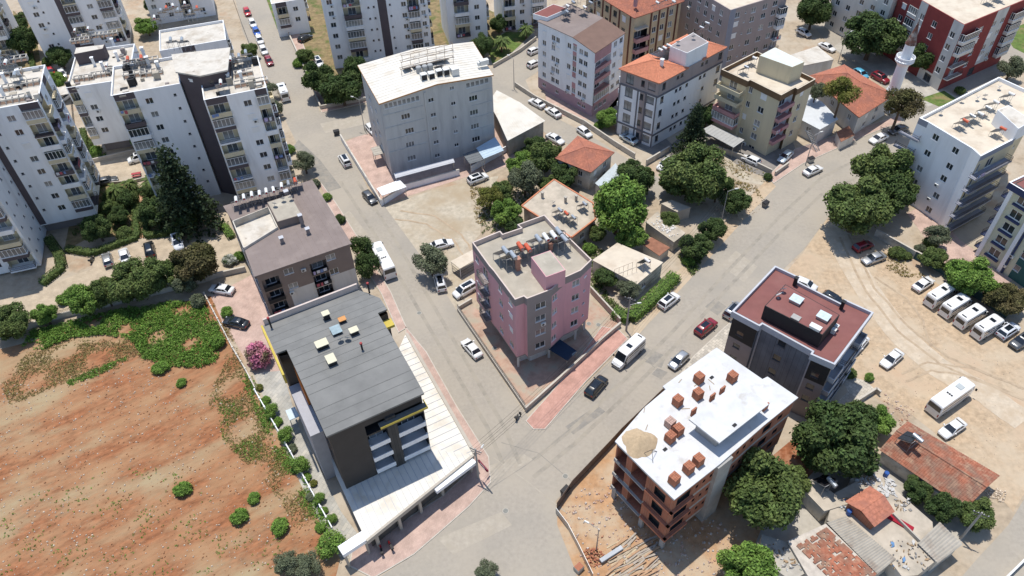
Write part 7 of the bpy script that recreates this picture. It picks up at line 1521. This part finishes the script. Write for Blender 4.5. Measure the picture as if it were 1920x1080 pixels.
T(1577,182,27,'wispy','yellow','yellow-green tree before the red-tiled prayer hall', lift=5.5); T(1530,175,17,'wispy','olive','grey bush between the annex and the prayer hall', lift=4); T(1690,198,32,'wispy','brown','yellow-brown tree at the foot of the minaret', lift=2.5); T(1638,65,42,'round0','dark','big dark tree before the off-white block'); T(1525,25,27,'round1','dark','dark tree at the top edge beside the mauve-grey block'); T(1728,112,26,'round2','dark','dark tree behind the minaret'); T(1896,130,22,'wispy','olive','olive tree behind the cream roof at the right'); T(1800,170,10,'shrub','broad','small bush on the lawn below the brick-red block')
T(1655,318,44,'round0','broad','tall street tree, top of the group beside the right-hand white block',zs=1.2); T(1608,388,50,'round1','broad','broad street tree over the dark red car'); T(1668,365,40,'round3','dark','darker street tree nearest the right-hand white block')
T(1758,445,22,'wispy','olive','grey olive tree in the apartment court'); T(1748,482,20,'round2','broad','green tree behind the teal wall, near the court'); T(1725,466,11,'shrub','olive','small olive bush behind the white wall'); T(1818,518,38,'round1','bright','large leafy tree behind the minibus row'); T(1888,560,30,'round0','brown','vine-like tree behind the lower minibuses'); T(1682,474,17,'shrub','broad','climbing shrub over the car park wall')
T(1572,830,70,'round2','dark','very large dark tree before the charcoal block'); T(1528,850,34,'round3','broad','lighter tree on the left flank of the very large dark tree'); T(1650,790,24,'round0','bright','bright bush on the right flank of the very large dark tree'); T(1432,928,62,'round1','broad','large tree beside the concrete shaft of the brick block'); T(1400,1068,45,'round3','bright','bright tree at the bottom edge below the building site'); T(1720,918,24,'round0','dark','vine bush along the long tiled house, left end'); T(1764,952,27,'round2','dark','vine bush along the long tiled house, right end'); T(1830,966,29,'round1','broad','bush at the road corner beside the long tiled house'); T(1630,708,10,'shrub','bright','small shrub by the charcoal block court'); T(1595,700,13,'shrub','broad','leafy shrub at the charcoal block balconies')
T(912,1072,24,'wispy','olive','olive tree top at the bottom edge of the junction')
T(940,76,18,'palm','broad','palm on the lawn behind the grey block'); T(986,52,17,'palm','broad','palm beside the white and rose block'); T(905,85,22,'round3','dark','dark tree beside the palm lawn'); T(935,46,15,'round1','dark','dark tree behind the lawn palm')
# hotel side planting
for i, (x, y, r, lf) in enumerate(((497,752,11,'weed'), (520,792,11,'weed'), (548,842,11,'olive'), (553,880,10,'weed'), (575,895,10,'weed'), (582,932,10,'olive'), (607,958,9,'weed'), (600,990,12,'weed'))): tree(x, y, r, 'shrub', lf, f'{ordinal(i)} low green shrub from the top along the hotel wall', 'low_shrub', .8, 'low shrubs along the hotel wall')
for i, (x, y, r, lf) in enumerate(((508,770,16,'bright'), (535,816,17,'bright'), (563,870,20,'bright'), (598,935,12,'bright'), (622,972,11,'bright'))): T(x, y, r, 'thuja', lf, f'{ordinal(i)} rounded evergreen from the top in the row beside the hotel path', group='evergreens beside the hotel path')
T(588,906,8,'shrub','yellow','small yellow-green bush between the hotel row evergreens'); T(487,727,8,'shrub','yellow','small yellow-green bush at the top of the hotel path'); T(618,1020,28,'thuja','bright','large rounded evergreen at the hotel canopy end'); T(536,1056,27,'wispy','olive','olive bush at the bottom edge, left of two'); T(578,1060,26,'wispy','olive','olive bush at the bottom edge, right of two'); T(485,668,25,'shrub','pink','pink flowering oleander at the hotel corner',zs=1.3)
for x, y, r, lab in ((343,918,19,'round green clump alone in the middle of the red field'), (449,969,20,'bushy green clump lower right of the lone field clump'), (525,988,19,'bushy green clump nearest the hotel evergreens'), (476,935,13,'small green clump above the two field clumps'), (300,690,17,'grey-green clump at the lower edge of the weed patch'), (340,718,12,'low green clump below the weed patch')): T(x, y, r, 'shrub', 'weed', lab, 'field_shrub', .8, 'green clumps in the red field')
# hedges
def hedge(label, pts, w, h, leaf, seed=1):
    P = [S(*q) for q in pts]; c0 = P[0].copy(); R = random.Random(seed); t = thing('hedge', label, 'hedge', c0, 0, 'hedges'); g = MB(); core = MB()
    for a, c in zip(P, P[1:]):
        a = a-c0; c = c-c0; d = (c-a); L_ = d.length; d.normalize(); s = Vector((d.y, -d.x, 0)); beam(core, a, c, w*.7, 0, h*.8, -w*.35)
        for i in range(int(L_*(w+2*h)*34)):
            q = R.random()*(w+2*h); u = R.random()*L_; o = R.uniform(-.06, .12)
            if q < h: p, n = a+d*u-s*(w/2+o)+Vector((0,0,q)), -s
            elif q < h+w: p, n = a+d*u+s*(q-h-w/2)+Vector((0,0,h+o)), Vector((0,0,1))
            else: p, n = a+d*u+s*(w/2+o)+Vector((0,0,q-h-w)), s
            leaf_quad(g, p, (n+rand_dir(R)*.8+Vector((0,0,.2))).normalized(), .14, R)
    core.obj('inner_twigs', LEAF['dark'], t); g.obj('foliage', LEAF[leaf], t)
hedge('bright leafy hedge along the street before the whitewashed house', ((1150,590),(1180,602),(1215,572),(1240,548),(1266,522)), 2.4, 1.6, 'bright', 2)
hedge('clipped hedge around the left garden bed', ((126,470),(175,478),(235,456),(258,448),(256,390),(252,350)), 1.4, 1.1, 'broad', 3); hedge('clipped hedge around the right garden bed', ((272,405),(276,446),(320,440),(345,432)), 1.3, 1.1, 'broad', 4); hedge('clipped hedge island on the compound drive', ((92,450),(112,478),(118,505),(80,535)), 1.8, 1.1, 'broad', 5); hedge('hedge beside the brown-roofed block corner', ((420,425),(436,448)), 1.5, 1.0, 'bright', 6)
hedge('narrow hedge beside the lower white wing', ((157,245),(163,300),(200,295)), 1.2, .9, 'broad', 7); hedge('hedge along the narrow lane of the top-left blocks', ((55,90),(62,120),(68,150)), 1.2, 1.0, 'broad', 8); hedge('dark clipped strip in the left garden', ((228,395),(246,385),(250,352)), 1.2, 1.0, 'broad', 9)
# weeds, dry grass and stones
def in_poly(p, P):
    c = False; j = len(P)-1
    for i in range(len(P)):
        if (P[i][1] > p[1]) != (P[j][1] > p[1]) and p[0] < (P[j][0]-P[i][0])*(p[1]-P[i][1])/(P[j][1]-P[i][1])+P[i][0]: c = not c
        j = i
    return c
def scatter(poly, n, seed):
    R = random.Random(seed); x0, x1 = min(p[0] for p in poly), max(p[0] for p in poly); y0, y1 = min(p[1] for p in poly), max(p[1] for p in poly); out = []
    while len(out) < n:
        q = (R.uniform(x0, x1), R.uniform(y0, y1))
        if in_poly(q, poly): out.append(q)
    return out, R
def weeds(name, label, cat, polys, leaf, n, h, s, per=6, seed=1, clump=None):
    g = MB(); c0 = S(*polys[0][0])
    for pi, pts in enumerate(polys):
        poly = [S2(*q) for q in pts]; sp, R = scatter(poly, n, seed+pi)
        for x, y in sp:
            f = math.sin(x*.55+y*.23)*math.sin(y*.6-x*.31); hh = h*(.55+.45*R.random())*(1+.35*f)
            if clump is not None and f+R.uniform(-.4,.4) < clump: continue
            for k_ in range(per):
                p = Vector((x+R.gauss(0, s*.9), y+R.gauss(0, s*.9), hh*R.uniform(.25, 1.0))); leaf_quad(g, p, (rand_dir(R)+Vector((0,0,.8))).normalized(), s*R.uniform(.7,1.2), R)
    return tag(g.obj(name, LEAF[leaf]), label, cat, kind='stuff')
weeds('weeds', 'dense bright green weeds along the upper edge of the red field', 'weeds', [[(41,650),(63,622),(135,603),(189,590),(252,578),(315,568),(378,566),(406,603),(422,640),(405,680),(375,690),(320,688),(265,672),(250,640),(200,628),(135,634),(80,658)]], 'weed', 5200, .8, .15, 10, 3, -.55)
weeds('weeds', 'thin strip of green weeds slanting across the red field', 'weeds', [[(126,716),(180,692),(236,670),(238,676),(190,702),(130,724)]], 'weed', 260, .35, .13, 6, 5)
weeds('dry_grass', 'dry straw grass along the right edge of the red field', 'dry grass', [[(395,560),(425,600),(450,670),(490,760),(545,870),(610,1000),(560,1000),(500,900),(430,840),(400,720),(420,690),(425,640)], [(60,650),(250,640),(270,680),(120,720),(20,760),(0,720)]], 'dry', 3600, .22, .1, 5, 7, -.25)
weeds('weeds', 'scattered small green tufts over the red field', 'weeds', [[(0,950),(200,880),(330,880),(420,960),(560,1000),(600,1080),(0,1080)], [(400,740),(450,760),(520,860),(470,870),(420,830)], [(470,700),(560,880),(630,1010),(600,1010),(530,900),(470,760)]], 'weed', 900, .2, .11, 5, 9, .1)
weeds('dry_grass', 'dry verge grass along the lane beside the cream block', 'dry grass', [[(1335,285),(1390,305),(1450,335),(1440,345),(1380,335),(1330,300)], [(1350,330),(1420,350),(1430,372),(1390,375),(1350,345)], [(1640,470),(1720,495),(1735,520),(1690,520),(1640,490)], [(880,350),(935,355),(910,420),(895,430)]], 'dry', 380, .3, .13, 5, 11, -.2)
weeds('weeds', 'rough green growth around the old gardens in the centre', 'weeds', [[(900,390),(960,330),(1000,310),(1010,350),(985,390),(940,440),(905,440)], [(1090,450),(1130,470),(1130,540),(1180,600),(1160,600),(1110,540)], [(1270,480),(1310,440),(1330,460),(1300,520)], [(960,280),(1030,270),(1060,320),(990,330)]], 'broad', 500, .6, .17, 6, 13)
def stones(name, label, pts, n, smin, smax, mat, seed):
    poly = [S2(*q) for q in pts]; sp, R = scatter(poly, n, seed); g = MB()
    for x, y in sp:
        s = smin+(smax-smin)*R.random()**3; a = R.uniform(0, 1.5); c_, s2 = math.cos(a)*s, math.sin(a)*s; k_ = R.uniform(.5, 1); lo = [(x+c_,y+s2,.02),(x-s2*k_,y+c_*k_,.02),(x-c_,y-s2,.02),(x+s2*k_,y-c_*k_,.02)]; g.hexa(lo, [(x+(q[0]-x)*.6, y+(q[1]-y)*.6, .02+s*.8) for q in lo])
    return tag(g.obj(name, mat), label, 'stones', kind='stuff')
m_st = M('pale_stone', (0.52,0.43,0.33), .95, .25, 1.5); m_st2 = M('rubble', (0.46,0.41,0.36), .95, .3, 1.5, (0.42,0.2,0.12), .6)
stones('field_stones', 'small pale stones strewn over the red field', [(0,720),(240,680),(400,720),(480,760),(560,880),(640,1010),(600,1080),(0,1080)], 2600, .04, .22, m_st, 21)
stones('rubble', 'broken rubble around the unfinished brick block', [(1050,950),(1130,890),(1250,1000),(1330,960),(1400,1020),(1380,1080),(1110,1080),(1075,1040)], 900, .06, .35, m_st2, 22)
stones('rubble', 'rubble and litter strewn beside the dirt car park', [(1660,740),(1720,770),(1690,800),(1650,790)], 220, .05, .28, m_st2, 23); stones('rubble', 'litter and rubble on the verge beside the dumpster', [(1330,390),(1400,370),(1440,370),(1420,400),(1350,430)], 260, .05, .3, m_st, 24); stones('rubble', 'white rubble heap at the end of the long tiled house', [(1850,905),(1890,925),(1880,945),(1845,930)], 120, .08, .35, m_st, 25)
stones('pebbles', 'loose pebbles over the dirt car park', [(1570,420),(1640,470),(1740,540),(1870,640),(1920,700),(1920,900),(1800,840),(1650,740),(1560,610)], 1200, .03, .12, m_st, 26)

weeds('weeds', 'green weeds along the hotel wall edge of the red field', 'weeds', [[(462,700),(500,768),(560,880),(625,1000),(608,1005),(540,890),(480,775),(450,705)]], 'weed', 700, .35, .14, 5, 31, -.3)
weeds('weeds', 'patchy low green and straw cover in the right half of the red field', 'weeds', [[(400,720),(440,700),(500,800),(560,920),(520,930),(430,840),(390,760)], [(60,640),(250,635),(262,680),(110,715),(20,690)]], 'dry', 1300, .16, .1, 5, 33, .0)
weeds('weeds', 'low green ground cover in the compound gardens', 'weeds', [[(172,350),(250,350),(250,436),(165,448),(135,440)], [(270,350),(345,345),(350,430),(278,438)], [(150,240),(185,280),(190,300),(165,300)]], 'broad', 520, .45, .16, 6, 35)
clods = stones('field_clods', 'red soil clods broken up over the field', [(0,680),(240,670),(400,720),(480,760),(560,880),(640,1010),(600,1080),(0,1080)], 2200, .04, .2, M('soil_clod', (0.31,0.16,0.085), .95, .35, 1.2), 41)
# ================================================================== street furniture and small things
m_pole = M('pole_concrete', (0.33,0.32,0.30), .85, .1, 2)
def lamp(base, h, arms, label, wood=False):
    t = thing('street_lamp', label, 'street lamp', S(*base)+Vector((0,0,.03)), 0, 'street lamps'); g = MB(); g.tube((0,0,0),(0,0,h),.12,.06,8); g.obj('pole', m_metal if not wood else m_pole, t)
    for a in arms:
        d = Vector((math.cos(a), math.sin(a), 0)); e = Vector((0,0,h))+d*1.5+Vector((0,0,.35)); g = MB(); g.tube((0,0,h-.05), e, .04, .035, 6); o = g.obj('arm', m_metal, t)
        g = MB(); g.hexa([e+d*x+Vector((-d.y,d.x,0))*y+Vector((0,0,-.1)) for x, y in ((0,-.14),(.75,-.1),(.75,.1),(0,.14))], [e+d*x+Vector((-d.y,d.x,0))*y+Vector((0,0,.06)) for x, y in ((0,-.12),(.7,-.08),(.7,.08),(0,.12))]); g.obj('lamp_head', m_acw, o)
    return t
lamp((684,244), 8.5, (2.7, .1), 'twin-arm street lamp before the dark trees by the grey block'); lamp((964,167), 8.5, (2.3,), 'street lamp on the lane beside the palm lawn'); lamp((1352,416), 8.0, (.2,), 'street lamp on the verge between the dark roadside trees', True); lamp((1571,118), 8.0, (.6,), 'street lamp before the big dark tree at the top right'); lamp((1510,310), 8.0, (.4,), 'street lamp before the grey annex stair', True); lamp((1118,1033), 6.5, (2.6,), 'thin lamp post on the building site')
def power_pole(base, h, label, lampdir=None):
    t = thing('power_pole', label, 'power pole', S(*base)+Vector((0,0,.03)), 0, 'power poles'); g = MB(); g.tube((0,0,0),(0,0,h),.2,.12,8); g.obj('pole', m_pole, t); g = MB(); g.bar((-.9,.5,h-.4),(.9,-.5,h-.4),.1); g.bar((-.7,.4,h-1.0),(.7,-.4,h-1.0),.08); o = g.obj('crossarm', m_dkmetal, t)
    for s in (-.8,-.3,.3,.8): g = MB(); g.lathe([(.05,h-.35),(.07,h-.25),(.04,h-.12)], 8, s, -s*.55); g.obj('insulator', m_acw, o)
    if lampdir is not None: d = Vector((math.cos(lampdir), math.sin(lampdir), 0)); e = Vector((0,0,h-1.6))+d*1.4; g = MB(); g.tube((0,0,h-1.9), e, .04); q = g.obj('lamp_arm', m_metal, t); g = MB(); g.hexa([e+d*x+Vector((-d.y,d.x,0))*y+Vector((0,0,-.08)) for x, y in ((0,-.15),(.75,-.1),(.75,.1),(0,.15))], [e+d*x+Vector((-d.y,d.x,0))*y+Vector((0,0,.08)) for x, y in ((0,-.12),(.7,-.08),(.7,.08),(0,.12))]); g.obj('lamp_head', m_acw, q)
    return t
p1 = power_pole((1174,620), 8.6, 'concrete power pole with lamp beside the street hedge', .1); p2 = power_pole((897,897), 8.2, 'power pole with lamp at the hotel corner', 1.0); p3 = power_pole((1801,1010), 7.5, 'power pole at the road corner shed')
def wires(a, c, za, zc, n, label):
    t = thing('power_line', label, 'cable', a.location, 0, 'power lines')
    for i in range(n):
        o = Vector(((i-(n-1)/2)*.4, -(i-(n-1)/2)*.22, -.18*(i % 2))); p, q = Vector((0,0,za))+o, c.location-a.location+Vector((0,0,zc))+o; prev = None; g = MB()
        for j in range(13):
            u = j/12; r = p.lerp(q, u)-Vector((0,0,1))*(1.6*4*u*(1-u))
            if prev is not None: g.tube(prev, r, .018, n=4)
            prev = r
        g.obj('cable', m_trim, t)
wires(p1, p2, 8.2, 7.8, 5, 'power cables from the hedge pole to the hotel corner pole'); wires(p1, [o for o in bpy.data.objects if o.get('label', '').startswith('street lamp on the verge')][0], 8.2, 7.8, 4, 'power cables from the hedge pole to the verge lamp')
# hotel sign on the corner pole
a, c = S(897.5, 864, 4.6), S(915, 884, 4.6); d = (c-a); L_ = d.length; rz = math.atan2(d.y, d.x)
t = thing('hotel_sign', 'dark red projecting sign lettered OTEL at the hotel corner', 'sign', a, rz); g = MB()
n = 10; prof = [(0,-.32),(L_-.3,-.32)]+[(L_-.3+.32*math.sin(math.pi*i/n), -.32*math.cos(math.pi*i/n)) for i in range(1, n)]+[(L_-.3,.32),(0,.32)]
g.hexa([(x, -.1, z) for x, z in prof], [(x, .1, z) for x, z in prof]); g.obj('sign_board', M('sign_maroon', (0.16,0.008,0.03), .5, .08, 2), t)
g = MB(); g.bar((-.5,0,.2),(0,0,.2),.05); g.bar((-.5,0,-.2),(0,0,-.2),.05); g.obj('bracket', m_dkmetal, t)
for s in (-1, 1):
    cu = bpy.data.curves.new('lettering', 'FONT'); cu.body = 'OTEL'; cu.size = .62; cu.extrude = .01; cu.align_x = 'CENTER'; cu.align_y = 'CENTER'; ob = bpy.data.objects.new('lettering_source', cu); me = bpy.data.meshes.new_from_object(ob); bpy.data.objects.remove(ob); me.materials.clear(); me.materials.append(m_pvc)
    o = link('lettering', me, t, (L_*.48, s*.112, 0)); o.rotation_euler = (math.pi/2, 0, 0 if s < 0 else math.pi)
def dumpster(p, rz, label, col):
    t = thing('dumpster', label, 'dumpster', S(*p)+Vector((0,0,.035)), rz, 'dumpsters'); g = MB(); g.hexa([(-.6,-.4,.15),(.6,-.4,.15),(.6,.4,.15),(-.6,.4,.15)], [(-.72,-.5,1.1),(.72,-.5,1.1),(.72,.5,1.1),(-.72,.5,1.1)]); g.obj('bin', M('dumpster_'+col[0], col[1], .6, .15, 2), t); g = MB(); g.hexa([(-.74,-.52,1.1),(.74,-.52,1.1),(.74,.52,1.1),(-.74,.52,1.1)], [(-.7,-.45,1.22),(.7,-.45,1.22),(.7,.45,1.3),(-.7,.45,1.3)]); g.obj('lid', m_trim, t)
    for x in (-.5, .5):
        for y in (-.3, .3): g = MB(); g.tube((0,-.04,0),(0,.04,0),.08,n=8); g.obj('wheel', m_tyre, t, (x, y, .08))
dumpster((1434,387), .7, 'grey dumpster on the verge beside the diagonal road', ('grey', (0.16,0.16,0.16))); dumpster((632,253), .3, 'dark dumpster at the street corner by the grey block', ('dark', (0.06,0.06,0.065))); dumpster((1519,304), .4, 'pale utility bin before the grey annex', ('pale', (0.42,0.42,0.40))); dumpster((1060,925), .8, 'dark bin at the site hoarding corner', ('dark', (0.06,0.06,0.065)))
for i, ((x, y), lab) in enumerate((((786,587),'round iron manhole in the street beside the pink block'), ((948,958),'round iron manhole in the junction before the hotel'), ((1060,893),'round iron manhole in the road by the site hoarding'), ((1104,607),'left round manhole in the pink block yard'), ((1122,609),'right round manhole in the pink block yard'), ((927,653),'round manhole in the pink block side yard'))):
    t = thing('manhole_cover', lab, 'manhole', S(x, y)+Vector((0,0,.034)), 0, 'manholes'); g = MB(); g.lathe([(.48,0),(.48,.012)], 20); g.obj('frame_ring', m_conc, t); g = MB(); g.lathe([(.38,.012),(.37,.022)], 20); g.obj('lid', M('cast_iron', (0.20,0.20,0.18), .7, .2, 4), t)
# timber pile on the building site
R = random.Random(17); t = thing('timber_pile', 'pile of pale formwork planks on the building site', 'timber pile', S(1190, 1040)+Vector((0,0,.04))); m_pl = [M(f'plank_{i}', c, .9, .18, 2) for i, c in enumerate(((0.46,0.38,0.26),(0.40,0.33,0.24),(0.36,0.31,0.26),(0.40,0.25,0.15)))]
ux = (S(1230,1010)-S(1150,1062)).normalized(); ang = math.atan2(ux.y, ux.x); pm_ = {}
for i in range(90):
    ly = i % 4; q = S(1150+R.uniform(0,75), 1010+R.uniform(0,75), .05); L_ = R.choice((2.2, 2.8, 3.4)); w = R.choice((.16, .2, .26)); key = (L_, w, i % 4)
    if key not in pm_: g = MB(); g.box(-L_/2, L_/2, -w/2, w/2, 0, .07); pm_[key] = g.mesh('plank', m_pl[i % 4])
    o = link('plank', pm_[key], t, Vector((q.x, q.y, .0))-Vector((t.location.x, t.location.y, 0))+Vector((0,0,.02+.085*ly+R.random()*.02)), ang+R.gauss(0, .13))
t = thing('tarp_bundle', 'pale grey board bundle lying on the timber pile', 'board bundle', S(1146, 1040, .5), ang); 
for z in range(4): g = MB(); g.box(-1.9, 1.9, -.3, .3, z*.09, z*.09+.075); g.obj('board', M('grey_board', (0.42,0.44,0.46), .8, .1, 1), t)
t = thing('brick_rubble_heap', 'heap of broken orange bricks at the site entrance', 'rubble heap', S(1112, 1045)+Vector((0,0,.04))); g = MB()
for i in range(130):
    r = R.random()**.6*1.5; a = R.uniform(0,6.28); z = max(0, .7*(1-r/1.5))*R.random(); b0 = Vector((r*math.cos(a), r*math.sin(a), z)); e = R.uniform(0,3); cs, sn = math.cos(e)*.16, math.sin(e)*.16; lo = [b0+Vector(p) for p in ((cs,sn,0),(-sn*.6,cs*.6,0),(-cs,-sn,0),(sn*.6,-cs*.6,0))]; g.hexa(lo, [p+Vector((0,0,.14)) for p in lo])
o = g.obj('bricks', m_brickclay, t); o['kind'] = 'stuff'
t = thing('site_cabinet', 'small brick-filled bin at the bottom edge of the site fence', 'bin', S(1085, 1068)+Vector((0,0,.04)), .7); g = MB(); g.box(-.6,.6,-.5,.5,0,.9); g.obj('bin', m_conc, t); g = MB(); g.box(-.55,.55,-.45,.45,.9,1.0); g.obj('brick_fill', m_brickclay, t)
t = thing('red_bench_table', 'red picnic table with roof on the garden path', 'picnic table', S(257, 330)+Vector((0,0,.02)), .25); g = MB(); g.box(-1,1,-.4,.4,.7,.76); g.box(-1,1,-.8,-.5,.42,.46); g.box(-1,1,.5,.8,.42,.46); g.obj('table', M('red_board', (0.35,0.06,0.07), .7, .1, 2), t); g = MB(); 
for x in (-.8,.8): g.box(x-.05,x+.05,-.75,.75,.35,.42); g.box(x-.05,x+.05,-.06,.06,0,.7); g.box(x-.05,x+.05,-.6,-.5,0,.35); g.box(x-.05,x+.05,.5,.6,0,.35)
g.obj('frame', m_dkmetal, t)
t = thing('car_canopy', 'white sheet carport of the left compound', 'carport', S(108, 190)); c0 = t.location; P = [Vector((*S2(*q, 2.7), 0))-Vector((c0.x,c0.y,0)) for q in ((92,183),(130,175),(128,160),(90,168))]; g = MB(); g.prism([(p.x,p.y) for p in P], 2.6, 2.7); g.obj('roof', m_roofw, t)
for p in P: g = MB(); g.box(-.05,.05,-.05,.05,0,2.6); g.obj('post', m_metal, t, (p.x*.95, p.y*.95, 0))
t = thing('navy_canopy', 'navy fabric canopy over the pink block entrance', 'canopy', S(1050, 665)); c0 = t.location; P = [Vector((*S2(*q, 2.6), 0))-Vector((c0.x,c0.y,0)) for q in ((1028,654),(1064,676),(1082,658),(1050,636))]; g = MB(); slab(g, ccw([(p.x,p.y) for p in P]), 2.5, 2.58); g.obj('cover', M('navy_canvas', (0.015,0.035,0.07), .85, .1, 2), t)
for p in P: g = MB(); g.box(-.05,.05,-.05,.05,0,2.5); g.obj('post', m_metal, t, (p.x*.94, p.y*.94, 0))
